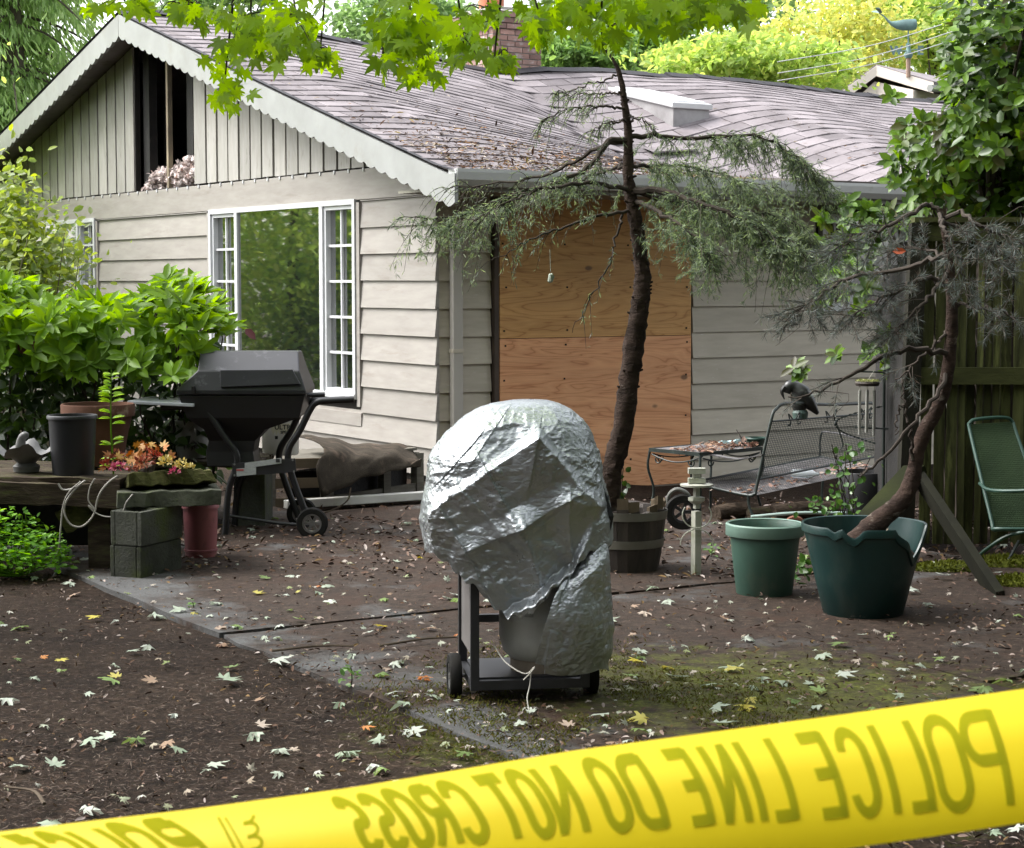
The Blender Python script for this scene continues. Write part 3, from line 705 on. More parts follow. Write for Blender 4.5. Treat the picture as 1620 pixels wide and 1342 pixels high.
MB().lathe([(0, .02), (.05, .02), (.10, .035), (.14, .075), (.155, .13), (.155, .20), (.1565, .202), (.155, .206), (.155, .30), (.14, .355), (.10, .39), (.04, .405), (0, .405)], (0, 0, 0), 40).build('tank', M_TANK, cyl, smooth=True, sharp=70)
MB().lathe([(.105, 0), (.112, 0), (.112, .05), (.105, .05), (.105, 0)], (0, 0, 0), 32).build('foot_ring', surf('rusty_ring', (.26, .22, .17), (.17, .13, .09), 12, rough=.7), cyl, smooth=True)
MB().lathe([(.10, .38), (.104, .38), (.104, .46), (.10, .46), (.10, .38)], (0, 0, 0), 28).build('collar', M_TANK, cyl, smooth=True)
MB().grid(lambda u, v: (.1558 * math.cos(math.radians(-147 + 48 * u)), .1558 * math.sin(math.radians(-147 + 48 * u)), .225 + .075 * v), 10, 3).build('sticker', surf('faded_sticker', (.34, .35, .34), (.24, .25, .24), 30, (1, 1, .6), .6, spots=(.12, .12, .12), spot_scale=38, spot_at=(.58, .62)), cyl)

def seg_d(P, a, b):                                      # distance of points to a segment, and which side
    a = np.array(a, float); b = np.array(b, float); d = b - a; L = d @ d
    t = np.clip(((P - a) @ d) / L, 0, 1); q = P - (a + t[:, None] * d); sgn = (P - a) @ np.array([-d[1], d[0]]) / math.sqrt(L)
    return np.linalg.norm(q, axis=1), sgn
def crumple(P, seed, amp, fr=(7, 42), n=26):
    R = np.random.RandomState(seed); d = np.zeros(len(P))
    for k in range(n):
        v = R.normal(size=3); v /= np.linalg.norm(v); v2 = R.normal(size=3); v2 /= np.linalg.norm(v2); f = math.exp(R.uniform(math.log(fr[0]), math.log(fr[1])))
        s = (P @ v) * f + R.uniform(0, 9) + .9 * np.sin(P @ v2 * f * .35 + R.uniform(0, 9)); tri = np.abs((s % 2) - 1)
        mask = np.clip(.5 + .9 * np.sin(P @ R.normal(size=3) * 6 + R.uniform(0, 9)), 0, 1)
        d += amp * (fr[0] / f) ** .85 * (tri ** 1.6 - .4) * mask
    return d
def grid_normals(V, nu, nv, wrap):
    A = V.reshape(nv, nu, 3); du = (np.roll(A, -1, 1) - np.roll(A, 1, 1)) if wrap else np.gradient(A, axis=1); dv = np.gradient(A, axis=0)
    n = np.cross(du, dv); n /= np.linalg.norm(n, axis=2)[..., None] + 1e-9; return n.reshape(-1, 3)
m, t_, p, out = nmat('silver_tarp'); v = coords(t_, (1, 1, 1), True)
cc = ramp(t_, [(.3, (.33, .355, .375)), (.6, (.47, .495, .515))], noise(t_, v, 4, 6, .6))
gs = ramp(t_, [(.60, (0, 0, 0)), (.78, (.8, .8, .8))], noise(t_, v, 3.2, 8, .65)); cc = mixc(t_, gs, cc, (.30, .33, .26))
sp = ramp(t_, [(.69, (0, 0, 0)), (.76, (.9, .9, .9))], noise(t_, v, 11, 5, .6)); cc = mixc(t_, sp, cc, (.24, .22, .10))
t_.links.new(cc, p.inputs['Base Color']); p.inputs['Metallic'].default_value = .70
t_.links.new(ramp(t_, [(.35, (.26, .26, .26)), (.7, (.42, .42, .42))], noise(t_, v, 6, 5, .6)), p.inputs['Roughness'])
vo = t_.nodes.new('ShaderNodeTexVoronoi'); vo.feature = 'DISTANCE_TO_EDGE'; vo.inputs['Scale'].default_value = 30
mp = t_.nodes.new('ShaderNodeMapping'); mp.inputs['Rotation'].default_value = (.4, .5, .6); mp.inputs['Scale'].default_value = (1, 1.4, 2.1)
t_.links.new(v, mp.inputs[0]); t_.links.new(mixc(t_, .12, mp.outputs[0], noise(t_, v, 7, 4)), vo.inputs['Vector'])
bump(t_, p, math_(t_, 'ADD', math_(t_, 'MULTIPLY', vo.outputs['Distance'], 1.2), noise(t_, mp.outputs[0], 24, 5, .6, .8)), .5, .006)
M_TARP = m
rows = [(632, 838, 842), (634, 812, 868), (640, 780, 888), (650, 752, 905), (665, 728, 922), (685, 706, 934), (720, 682, 945), (760, 677, 951), (790, 669, 962), (820, 665, 970), (860, 676, 969), (900, 694, 966), (940, 708, 966), (980, 720, 966)]
zy = [1.6 - (r[0] - 445) / F * 7.2 for r in rows]
xl = [(r[1] - 810) / F * 7.2 for r in rows]; xr_ = [(r[2] - 810) / F * 7.2 for r in rows]
zs = zy[::-1]; XLs = xl[::-1]; XRs = xr_[::-1]
hem = [(664, 868), (690, 890), (712, 908), (738, 948), (775, 979), (800, 977), (850, 945), (905, 895), (940, 872), (972, 862)]
NU, NV = 560, 300; V = np.zeros((NV, NU, 3)); PX = np.zeros((NV, NU, 2))
for i in range(NU):
    a = 2 * math.pi * i / NU; ca, sa = math.cos(a), math.sin(a); e = 2 / 2.5
    cx_ = math.copysign(abs(ca) ** e, ca); sy_ = math.copysign(abs(sa) ** e, sa)
    xh = 818 + 152 * cx_; yh = np.interp(xh, [h[0] for h in hem], [h[1] for h in hem])
    if sa > 0: yh = yh * (1 - min(1, sa * 2)) + 900 * min(1, sa * 2)
    zh = 1.6 - (yh - 445) / F * 7.0; zt = zy[0]
    for j in range(NV):
        tt = j / (NV - 1); z = zt - (zt - zh) * (tt ** 1.5 * .75 + tt * .25)
        a0, b0 = np.interp(z, zs, XLs), np.interp(z, zs, XRs); c0 = (a0 + b0) / 2; h0 = (b0 - a0) / 2
        hd = .31 * (h0 / .36) ** .8; V[j, i] = (c0 + h0 * cx_, 7.2 + hd * sy_, z)
V = V.reshape(-1, 3); N_ = grid_normals(V, NU, NV, True)
if (N_[NV * NU // 2] @ (V[NV * NU // 2] - np.array([.03, 7.2, .7]))) < 0: N_ = -N_
pxs, pys, _ = pix(V); P2 = np.stack([pxs, pys], 1); front = np.clip((7.25 - V[:, 1]) / .15, 0, 1)
spots = [(770, 920, 95, 45, 1.0), (725, 800, 34, 50, 1.0), (885, 735, 45, 32, .9), (905, 795, 26, 18, .8), (700, 730, 34, 50, .7), (800, 665, 110, 26, .55), (690, 850, 24, 40, .9), (850, 880, 60, 26, .7), (940, 760, 24, 70, .6), (790, 800, 16, 14, .7)]
am = .07 + sum(w_ * np.exp(-((pxs - x_) / sx_) ** 2 - ((pys - y_) / sy_) ** 2) for x_, y_, sx_, sy_, w_ in spots) * np.where(front > 0, 1, .4)
def wrinkle(P, seed, amp, fr, n, bias=(1, 1, 1)):        # sharp little ridges between flat facets
    R = np.random.RandomState(seed); d = np.zeros(len(P))
    for k in range(n):
        v = R.normal(size=3) * bias; v /= np.linalg.norm(v); v2 = R.normal(size=3); v2 /= np.linalg.norm(v2); f = math.exp(R.uniform(math.log(fr[0]), math.log(fr[1])))
        s_ = (P @ v) * f + R.uniform(0, 9) + 1.3 * np.sin(P @ v2 * f * .45 + R.uniform(0, 9)) + .5 * np.sin(P @ v * f * .8 + 3 * (P @ v2) * 9)
        rdg = 1 - np.abs(np.sin(s_)); mask = np.clip(1.4 * np.sin(P @ R.normal(size=3) * 9 + R.uniform(0, 9)) - .1, 0, 1)
        d += amp * (fr[0] / f) ** .9 * (rdg ** 2.2) * mask
    return d
dsp_ = crumple(V, 5, .004, (4, 14), 12) + wrinkle(V, 9, .0062, (18, 60), 30, (.7, .7, 1.3)) * am + wrinkle(V, 13, .0022, (60, 130), 34, (.8, .8, 1.2)) * (am + .10)
poly = [(680, 812), (770, 742), (853, 684), (925, 776), (952, 800), (905, 893), (850, 944), (790, 980), (735, 948), (692, 890)]
def poly_sd(P, poly):                                    # signed distance, positive inside
    d = np.full(len(P), 1e9); ins = np.zeros(len(P), bool); n = len(poly)
    for i in range(n):
        a_, b_ = poly[i], poly[(i + 1) % n]; dd, _s = seg_d(P, a_, b_); d = np.minimum(d, dd)
        c_ = ((a_[1] > P[:, 1]) != (b_[1] > P[:, 1])) & (P[:, 0] < (b_[0] - a_[0]) * (P[:, 1] - a_[1]) / (b_[1] - a_[1] + 1e-9) + a_[0]); ins ^= c_
    return np.where(ins, d, -d)
sdp = poly_sd(P2, poly); tt = np.clip((sdp + 7) / 12, 0, 1); tt = tt * tt * (3 - 2 * tt) * (front > 0)
Yp = 6.855 + .15 * (pys - 690) / 290 + .05 * ((pxs - 815) / 130) ** 2
crease_l = [((770, 742), (835, 860), .034, 40), ((925, 776), (832, 834), .030, 36), ((832, 834), (748, 872), .030, 34), ((853, 684), (838, 770), .020, 36), ((832, 834), (860, 940), .026, 36), ((700, 800), (790, 975), .024, 36), ((735, 778), (800, 848), .018, 24), ((900, 800), (905, 880), .018, 24), ((760, 690), (700, 760), .014, 26), ((800, 655), (745, 735), .012, 22), ((880, 660), (905, 740), .014, 24)]
Yc = np.zeros(len(V))
for a_, b_, h_, w_ in crease_l:                          # sharp ridges where the sheet was folded
    d_l, s_l = seg_d(P2, a_, b_); Yc += h_ * np.clip(1 - d_l / w_, 0, 1) * np.where(s_l > 0, 1, .55)
R_ = random.Random(12)
for _ in range(60):
    x0, y0 = R_.uniform(670, 960), R_.uniform(645, 960); a0 = R_.choice((-.5, -.62, .9, .75, .2)) + R_.gauss(0, .3); L0 = R_.uniform(20, 80)
    d_l, s_l = seg_d(P2, (x0, y0), (x0 + L0 * math.cos(a0), y0 + L0 * math.sin(a0))); w_ = R_.uniform(4, 9); Yc += R_.uniform(.002, .005) * np.clip(1 - d_l / w_, 0, 1)
edge = np.clip(np.repeat(np.arange(NV), NU) / 26.0, 0.12, 1)
Vb = V.copy(); Vb[:, 1] = Vb[:, 1] * (1 - tt) + Yp * tt - Yc * front
hemj = np.clip((np.repeat(np.arange(NV), NU) - (NV - 22)) / 22, 0, 1)      # uneven hem
Vb[:, 2] += hemj * (.010 * np.sin(pxs * .11) + .007 * np.sin(pxs * .31 + 1))
V2 = Vb + N_ * (dsp_ * edge)[:, None]
ii = np.arange(NV * NU).reshape(NV, NU); Fq = np.stack([ii[:-1], np.roll(ii, -1, 1)[:-1], np.roll(ii, -1, 1)[1:], ii[1:]], -1).reshape(-1, 4)
tl = Vector((.03, 7.2, .6)); tarp = thing('tarp_cover', 'crumpled silver tarp draped over the wheeled grill', 'tarp', tl)
link('cover', fast_mesh('cover', V2 - np.array(tl), Fq[:, ::-1], M_TARP, True), tarp)
NU, NV = 150, 130; V = np.zeros((NV, NU, 3))             # the long corner that hangs down on one side
ly = [840, 892, 940, 1000, 1040, 1062]; lx = [905, 902, 876, 856, 848, 845]; rx = [966, 967, 967, 974, 973, 966]
for j in range(NV):
    v_ = j / (NV - 1)
    for i in range(NU):
        u_ = i / (NU - 1); yb = 1062 + 16 * u_ + 5 * math.sin(9 * u_) - (14 if u_ < .05 else 0); yt_ = 897 - 105 * min(1, u_ / .72) ** 1.0; y = yt_ + (yb - yt_) * v_
        a0 = (np.interp(y, ly, lx) - 810) / F * 7.0; b0 = (np.interp(y, ly, rx) - 810) / F * 7.1
        f_ = u_ / .72
        if f_ < 1: x = a0 + (b0 - a0) * math.sin(f_ * math.pi / 2) ; d = 6.93 + .17 * (1 - math.cos(f_ * math.pi / 2))
        else: x = b0 - .02 * (f_ - 1) / .39; d = 7.10 + .36 * (f_ - 1) / .39
        V[j, i] = (x, d + .05 * (1 - min(1, v_ / .22)) - .05 * math.sin(v_ * 3), 1.6 - (y - 445) / F * 7.02)
V = V.reshape(-1, 3); N_ = grid_normals(V, NU, NV, False)
V = V + N_ * (crumple(V, 21, .010, (5, 16), 14) + wrinkle(V, 22, .0055, (12, 60), 26) * .8 + wrinkle(V, 23, .002, (60, 130), 30) * .7)[:, None] * np.clip(np.tile(np.arange(NU), NV) / 8, .2, 1)[:, None]
ii = np.arange(NV * NU).reshape(NV, NU); Fq = np.stack([ii[:-1, :-1], ii[:-1, 1:], ii[1:, 1:], ii[1:, :-1]], -1).reshape(-1, 4)
link('hanging_corner', fast_mesh('hanging_corner', V - np.array(tl), Fq, M_TARP, True), tarp)
M_STRING = surf('string', (.6, .58, .52), (.5, .48, .42), 20, rough=.9)
mb = MB(); mb.tube([W(782, 1022, 7.04), W(800, 1048, 6.98), W(830, 1066, 6.93), W(846, 1055, 6.92)], .0025, 6, 16); mb.tube([W(846, 1056, 6.92), W(838, 1066, 6.915), W(828, 1076, 6.92)], .0025, 6, 10); mb.tube([W(840, 1064, 6.915), W(838, 1085, 6.92), W(834, 1105, 6.9), W(838, 1128, 6.87)], .0025, 6, 14)
mb.build('tie_string', M_STRING, tarp, world=True)

# ------------------------------------------------------------------ black grill by the house
M_LID = surf('faded_black_lid', (.018, .0185, .022), (.010, .0105, .0125), 3, rough=.42, spots=(.13, .13, .14), spot_scale=8, spot_at=(.6, .8))
bgl = Vector(((395 - 810) / F * 12, 12.0, 0)); grill = thing('barbecue_grill', 'black gas barbecue grill with its lid closed and a side shelf by the big window', 'grill', bgl)
def rect(px0, px1, py, Y, hd, dy=0): a, b = W(px0, py, Y), W(px1, py, Y); return [(a.x, Y - hd + dy, a.z), (b.x, Y - hd + dy, b.z), (b.x, Y + hd + dy, b.z), (a.x, Y + hd + dy, a.z)]
mb = MB(); mb.loft([rect(290, 491, 621, 12, .27), rect(290, 491, 614, 12, .27), rect(322, 480, 584, 12, .235), rect(318, 473, 556, 12, .10, .06)]); mb.build('lid', M_LID, grill, world=True, bevel=.008)
mb = MB(); q = [W(349, 613, 11.735), W(476, 608, 11.735), W(463, 584, 11.755), W(349, 585, 11.755)]; mb.prism([(p_.x, p_.y, p_.z) for p_ in q], (0, -.02, 0)); mb.build('lid_handle', M_LID, grill, world=True, bevel=.005)
mb = MB(); mb.loft([rect(333, 408, 735, 12, .14), rect(331, 405, 712, 12, .13), rect(335, 408, 695, 12, .13), rect(330, 425, 677, 12, .18), rect(305, 480, 657, 12, .235), rect(293, 489, 622, 12, .255)]); mb.build('firebox', M_BLACK, grill, world=True, bevel=.006)
mb = MB(); a, b = W(208, 632, 11.85), W(312, 637, 11.85); mb.prism([(a.x, 11.72, a.z), (b.x, 11.72, b.z), (b.x, 12.2, b.z), (a.x + .05, 12.2, a.z)], (0, 0, -.02)); mb.build('side_shelf', surf('shelf_sky_tint', (.48, .50, .55), (.38, .40, .44), 5, rough=.3), grill, world=True, bevel=.004)  # pale blue-grey holds the sky reflected on the shelf top
for Y in (11.78, 12.2):
    dx = 0 if Y < 12 else 14
    MB().tube([W(255 + dx, 645, Y), W(305 + dx, 642, Y), W(322 + dx, 645, Y), W(336 + dx, 662, Y), W(358 + dx, 695, Y), W(374 + dx, 718, Y), W(373 + dx, 742, Y), W(362 + dx, 775, Y), W(356 + dx, 850 if Y < 12 else 838, Y)], .021, 10, 40)  .build('frame_tube', M_BLACK, grill, world=True, smooth=True)
    MB().tube([W(560 - dx, 632, Y), W(520 - dx, 634, Y), W(503 - dx, 636, Y), W(492 - dx, 646, Y), W(474 - dx, 682, Y), W(458 - dx, 708, Y), W(456 - dx, 730, Y), W(466 - dx, 765, Y), W(486 - dx, 818, Y)], .021, 10, 40)  .build('frame_tube', M_BLACK, grill, world=True, smooth=True)
MB().tube([W(486, 625, 11.85), W(514, 624, 11.85)], .014, 8).build('handle_stub', M_BLACKM, grill, world=True)
mb = MB(); mb.bar(W(368, 744, 11.765), W(468, 736, 11.765), .085, .012, up=(0, 1, 0)); mb.build('crossbar', M_BLACKM, grill, world=True)
M_STK = surf('white_sticker', (.42, .44, .44), (.33, .35, .35), 40, (1, 1, 3), .5, spots=(.3, .3, .3), spot_scale=60, spot_at=(.55, .6))
for q in (((387, 737), (445, 729), 8.5), ((374, 748), (405, 745), 12)):
    a, b = W(*q[0], 11.745), W(*q[1], 11.745); hh = q[2] / F * 11.75 / 2
    st = MB().prism([(a.x, 11.748, a.z - hh), (b.x, 11.748, b.z - hh), (b.x, 11.748, b.z + hh), (a.x, 11.748, a.z + hh)], (0, .003, 0)).build('sticker', M_STK, grill, world=True)
    if hh > .02:
        MB().prism([(a.x, 11.746, a.z + hh - .012), (a.x + .045, 11.746, a.z + hh - .012), (a.x + .045, 11.746, a.z + hh - .002), (a.x, 11.746, a.z + hh - .002)], (0, .001, 0)).build('red_band', surf('red_print', (.45, .08, .08), (.4, .07, .07), 9), st, world=True)
    else:
        MB().box((b.x - .022, 11.746, b.z), (.025, .001, .022)).build('square_mark', M_BLACKM, st, world=True)
for q in ((371, 735), (371, 752), (463, 728), (465, 746)): MB().tube([W(*q, 11.755), W(*q, 11.742)], .007, 8).build('bolt', M_STEEL, grill, world=True)
MB().box(W(306, 617, 11.72), (.02, .02, .045)).build('latch', M_BLACK, grill, world=True)
for px in (300, 482): MB().tube([W(px - 4, 621, 12.28), W(px + 4, 621, 12.28)], .012, 8).build('hinge', M_STEEL, grill, world=True)
MB().tube([W(355, 815, 11.9), W(440, 828, 11.95), W(494, 832, 11.95)], .010, 8).build('lower_brace', M_BLACKM, grill, world=True)
wc = W(494, 832, 11.72) - bgl
wheel(grill, (wc.x, wc.y, .098), .098, .05, 'y', M_STEEL, 6); wheel(grill, (wc.x - .12, wc.y + .5, .098), .098, .05, 'y', M_STEEL, 6)

# ------------------------------------------------------------------ low shelf of planks and blocks
M_BLOCK = surf('mossy_cinder_block', (.085, .088, .075), (.045, .047, .038), 5, rough=.95, bmp=.8, bscale=55, bdist=.012, spots=(.07, .085, .03), spot_scale=4, spot_at=(.5, .72), ovar=.15)
M_ROT = surf('rotten_plank', (.08, .06, .044), (.03, .023, .017), 5, (1, 6, 6), .9, bmp=.8, bscale=18, bdist=.012, spots=(.085, .095, .035), spot_scale=5, spot_at=(.52, .7), ovar=.15)
M_MOSSP = surf('mossy_plank', (.11, .11, .04), (.05, .052, .02), 6, (1.2, 7, 7), .9, bmp=.9, bscale=18, bdist=.012, spots=(.22, .19, .11), spot_scale=6, spot_at=(.6, .72))
M_STONE = surf('cast_stone_slab', (.10, .105, .08), (.055, .058, .045), 6, rough=.95, bmp=.8, bscale=40, bdist=.012, spots=(.09, .11, .04), spot_scale=4, spot_at=(.55, .75))
BA = math.radians(66); c0 = G(223, 921)
def oriented(c, ang): M = Matrix.Translation(c) @ Matrix.Rotation(ang, 4, 'Z'); return M
def block(cx_, cy_, cz_, label):
    b = thing('cinder_block', label, 'cinder block', (cx_, cy_, cz_), BA + rnd.uniform(-.03, .03), 'cinder blocks holding up the plant shelf')
    mb = MB()                                            # outer shell with two hollow cores
    for y in (-.085, .085): mb.box((0, y, .094), (.39, .03, .185))
    for x in (-.18, 0, .18): mb.box((x, 0, .094), (.03, .139, .185))
    mb.build('shell', M_BLOCK, b, bevel=.006)
    return b
dirx, diry = Vector((math.cos(BA), math.sin(BA), 0)), Vector((-math.sin(BA), math.cos(BA), 0))
bc = c0 + dirx * .195 + diry * .10
block(bc.x, bc.y, 0, 'bottom cinder block of the stack beside the dusty pink bucket')
block(bc.x + .006, bc.y - .004, .188, 'upper cinder block of the stack beside the dusty pink bucket')
mb = MB(); q = [W(188, 812, 10.1), W(352, 800, 10.5)]
sl_c = Vector((-1.86, 10.55, .375))
def slabbox(c, L, wd, h, ang, tilt, name, mat, label, cat, seed, rough_=.012, tilt2=0):
    R = random.Random(seed); mb = MB(); n = 12; M = Matrix.Translation(c) @ Matrix.Rotation(ang, 4, 'Z') @ Matrix.Rotation(tilt, 4, 'Y') @ Matrix.Rotation(tilt2, 4, 'X')
    rings = []
    for i in range(n + 1):
        x = -L / 2 + L * i / n; j = lambda: R.uniform(-rough_, rough_)
        rings.append([M @ Vector((x + j(), -wd / 2 + j(), -h / 2 + j() * .6)), M @ Vector((x + j(), wd / 2 + j(), -h / 2 + j() * .6)), M @ Vector((x + j(), wd / 2 + j(), h / 2 + j() * .6)), M @ Vector((x, j() * .5, h / 2 + j() * .4)), M @ Vector((x + j(), -wd / 2 + j(), h / 2 + j() * .6))])
    mb.loft(rings)
    return solo(mb, name, mat, label, cat, c, bevel=.005) if label else mb
slabbox(Vector((-1.92, 10.50, .418)), .56, .52, .085, math.radians(14), 0, 'stone_slab', M_STONE, 'thick mossy stone slab lying across the cinder block stack', 'slab', 3)
slabbox(Vector((-1.90, 10.46, .505)), .46, .30, .075, math.radians(17), -.03, 'plank', M_MOSSP, 'short rotten mossy plank lying on the stone slab under the flowers', 'plank', 4, .018, -.18)
slabbox(W(158, 800, 10.42), .46, .035, .13, math.radians(12), -.42, 'plank', M_MOSSP, 'green mossy board leaning down from the cinder block stack', 'plank', 5, .012)
shelf = thing('plank_shelf', 'low sagging shelf of dark rotten planks holding flower pots', 'shelf', (-2.75, 10.75, 0))
for k, y in enumerate((10.42, 10.70, 10.98, 11.25)):
    mb = slabbox(Vector((-2.82, y, .515 - .006 * k)), 1.35, .25, .05, math.radians(3), .03, None, None, None, None, 20 + k, .012)
    mb.build('plank', M_ROT, shelf, world=True, bevel=.004)
mb = slabbox(Vector((-2.80, 10.275, .455)), 1.30, .045, .12, math.radians(3), .04, None, None, None, None, 31, .012); mb.build('edge_board', M_ROT, shelf, world=True)
for x, y in ((-2.28, 10.45), (-3.2, 10.45), (-2.28, 11.2), (-3.2, 11.2)): MB().box((x, y, .24), (.12, .12, .5)).build('leg', M_ROT, shelf, world=True)
mb = MB(); mb.box((-2.75, 10.95, .22), (1.0, .04, .3)); mb.build('back_board', M_CHAR_SHADE, shelf, world=True)  # near-black board filling the space under the planks
shelf2 = thing('low_plank_table', 'dark low plank table standing behind the barbecue grill under the crock', 'table', (-2.15, 12.35, 0))
for y in (12.2, 12.42, 12.64): slabbox(Vector((-2.05, y, .43)), .9, .2, .04, .02, 0, None, None, None, None, int(y * 10), .008).build('plank', M_ROT, shelf2, world=True)
for x in (-2.4, -1.7): MB().box((x, 12.4, .205), (.2, .4, .41)).build('support', M_BLOCK, shelf2, world=True)

def pot(name, c, r0, r1, h, mat, label, cat='flower pot', lip=.0, liph=.0, soil=None, n=36, thick=.012, group=None):
    t = thing(name, label, cat, c, 0, group)
    pr = [(0, 0), (r0, 0), (r0 + (r1 - r0) * .5, h * .5)] + ([(r1 - .004, h - liph), (r1 + lip, h - liph), (r1 + lip, h - .006), (r1 + lip - .004, h)] if lip else [(r1, h - .006), (r1 - .003, h)])
    ri = r1 + lip - thick
    pr += [(ri, h), (ri - .005, h - .03), (r0 - thick, .02), (0, .02)]
    MB().lathe(pr, (0, 0, 0), n).build('body', mat, t, smooth=True)
    if soil:
        MB().lathe([(0, soil + .01), (np.interp(soil, [0, h], [r0, r1]) - thick - .003, soil)], (0, 0, 0), 24).build('soil', M_SOIL, t)
    return t
M_SOIL = surf('potting_soil', (.035, .026, .02), (.018, .013, .01), 30, rough=.95, bmp=.8, bscale=70, bdist=.02)
pot('nursery_pot', (W(116, 757, 10.5).x, 10.5, .525), .112, .134, .335, surf('black_plastic', (.009, .0095, .012), (.005, .0055, .007), 3, rough=.38, rough2=.55, spots=(.05, .048, .045), spot_scale=9, spot_at=(.62, .8)), 'tall black plastic nursery pot on the plank shelf', lip=.006, liph=.02)
pot('terracotta_pot', (W(156, 720, 11.0).x, 11.0, .535), .14, .20, .355, surf('terracotta', (.115, .056, .036), (.065, .034, .023), 5, rough=.85, bmp=.25, spots=(.32, .25, .2), spot_scale=6, spot_at=(.6, .78)), 'wide terracotta pot behind the black nursery pot', lip=.012, liph=.07, soil=.28)
pot('plastic_bucket', (W(318, 890, 10.85).x, 10.85, 0), .088, .103, .33, surf('faded_pink_plastic', (.30, .095, .105), (.22, .07, .078), 4, (1, 1, .5), .45, spots=(.12, .05, .045), spot_scale=10, spot_at=(.6, .78)), 'faded dusty pink plastic bucket standing beside the cinder blocks', 'bucket', lip=.004, liph=.03)
b_ = bpy.data.objects['plastic_bucket']; MB().lathe([(.092, .05), (.097, .052), (.097, .062), (.093, .064), (.092, .05)], (0, 0, 0), 30).build('ridge', bpy.data.materials['faded_pink_plastic'], b_, smooth=True)
ck = thing('crock', 'pale stoneware crock with a dark brushed plant drawing behind the grill', 'crock', (W(304, 728, 12.3).x, 12.3, .455))
M_CROCK = surf('stoneware_glaze', (.30, .30, .28), (.22, .22, .2), 4, rough=.35)
MB().lathe([(0, 0), (.085, 0), (.105, .05), (.11, .12), (.102, .19), (.104, .195), (.106, .21), (.104, .245), (.095, .245), (.093, .2), (.09, .02), (0, .02)], (0, 0, 0), 32).build('body', M_CROCK, ck, smooth=True)
mb = MB(); R = random.Random(3)
for i in range(16):
    a0 = math.radians(R.uniform(-125, -60)); h0 = R.uniform(.05, .07); L = R.uniform(.03, .07); a1 = a0 + R.uniform(-.18, .18)
    def cp(a, z): r = float(np.interp(z, [0, .05, .12, .19], [.085, .105, .11, .102])) + .0012; return Vector((r * math.cos(a), r * math.sin(a), z))
    p0, p1 = cp(a0, h0), cp(a1, h0 + L); s_ = Vector((-math.sin(a0), math.cos(a0), 0)) * .004; pm = cp((a0 + a1) / 2, h0 + L * .5)
    mb.add([p0, pm - s_, p1, pm + s_], [(0, 1, 2, 3)])
mb.build('painted_leaves', surf('ink_brown', (.05, .045, .04), (.04, .035, .03), 8), ck)
bk = thing('paint_bucket', 'white paint bucket with a printed label on the draped crate', 'bucket', (W(444, 716, 12.75).x, 12.75, .435))
MB().lathe([(0, 0), (.118, 0), (.122, .01), (.130, .25), (.136, .25), (.136, .27), (.130, .275), (.122, .275), (.115, .02), (0, .02)], (0, 0, 0), 36).build('body', surf('bucket_white', (.66, .65, .60), (.55, .54, .48), 4, rough=.45), bk, smooth=True)
def cylpt(a, z, off=.001): r = .118 + .012 * z / .25 + off; return (r * math.cos(a), r * math.sin(a), z)
lab = MB().grid(lambda u, v: cylpt(math.radians(-112 + 84 * u), .085 + .13 * v, .0012), 16, 3).build('label', surf('bucket_label', (.62, .60, .45), (.55, .52, .36), 12, rough=.5, spots=(.30, .27, .14), spot_scale=18, spot_at=(.6, .66)), bk)
def text_mb(body, size, bold=.0, align='CENTER'):
    c = bpy.data.curves.new('t', 'FONT'); c.body = body; c.size = size; c.offset = bold; c.align_x = align; c.resolution_u = 3
    o = bpy.data.objects.new('t', c); COL.objects.link(o); dg = bpy.context.evaluated_depsgraph_get(); me = bpy.data.meshes.new_from_object(o.evaluated_get(dg))
    vs = [v.co.copy() for v in me.vertices]; fs = [tuple(p.vertices) for p in me.polygons]
    bpy.data.objects.remove(o); bpy.data.curves.remove(c); bpy.data.meshes.remove(me); return vs, fs
M_INK = surf('black_print', (.02, .02, .02), (.015, .015, .015), 9, rough=.6)
for txt, sz, z in (('ULTRA', .044, .178), ('SPEC', .026, .150)):
    vs, fs = text_mb(txt, sz, .0012); MB().add([cylpt(math.radians(-70) + v.x / .126, z + v.y, .0024) for v in vs], fs).build('print', M_INK, lab)
MB().grid(lambda u, v: cylpt(math.radians(-100 + 9 * u), .112 + .022 * v, .0024), 5, 2).build('square_mark', M_INK, lab)

# ceramic shell bowl
sh = thing('shell_bowl', 'grey fluted ceramic shell bowl at the end of the plank shelf', 'bowl', (W(42, 742, 10.55).x, 10.55, .54))
M_CER = surf('grey_ceramic', (.13, .13, .128), (.07, .07, .066), 7, rough=.5, spots=(.1, .1, .08), spot_scale=8, spot_at=(.58, .75))
MB().lathe([(.07, 0), (.075, .03), (.05, .05), (.09, .08), (.15, .12), (.165, .135), (.15, .13), (.08, .085), (0, .075)], (0, 0, 0), 40, lambda r, z, a, i: (r * (1 + (.09 * math.sin(9 * a) if i >= 3 and r > .1 else 0)), z + (.03 * math.sin(4 * a + 1) + .012 * math.sin(9 * a) if i in (4, 5, 6) else 0))).build('bowl', M_CER, sh, smooth=True)
mb = MB(); mb.tube([(-.02, .0, .09), (-.03, 0, .14), (-.02, -.01, .19), (.0, -.02, .20)], [.018, .03, .022, .02], 10, 14); mb.blob((.0, -.025, .205), (.025, .022, .02), 10, 6, .05); mb.build('figure', M_CER, sh, smooth=True)

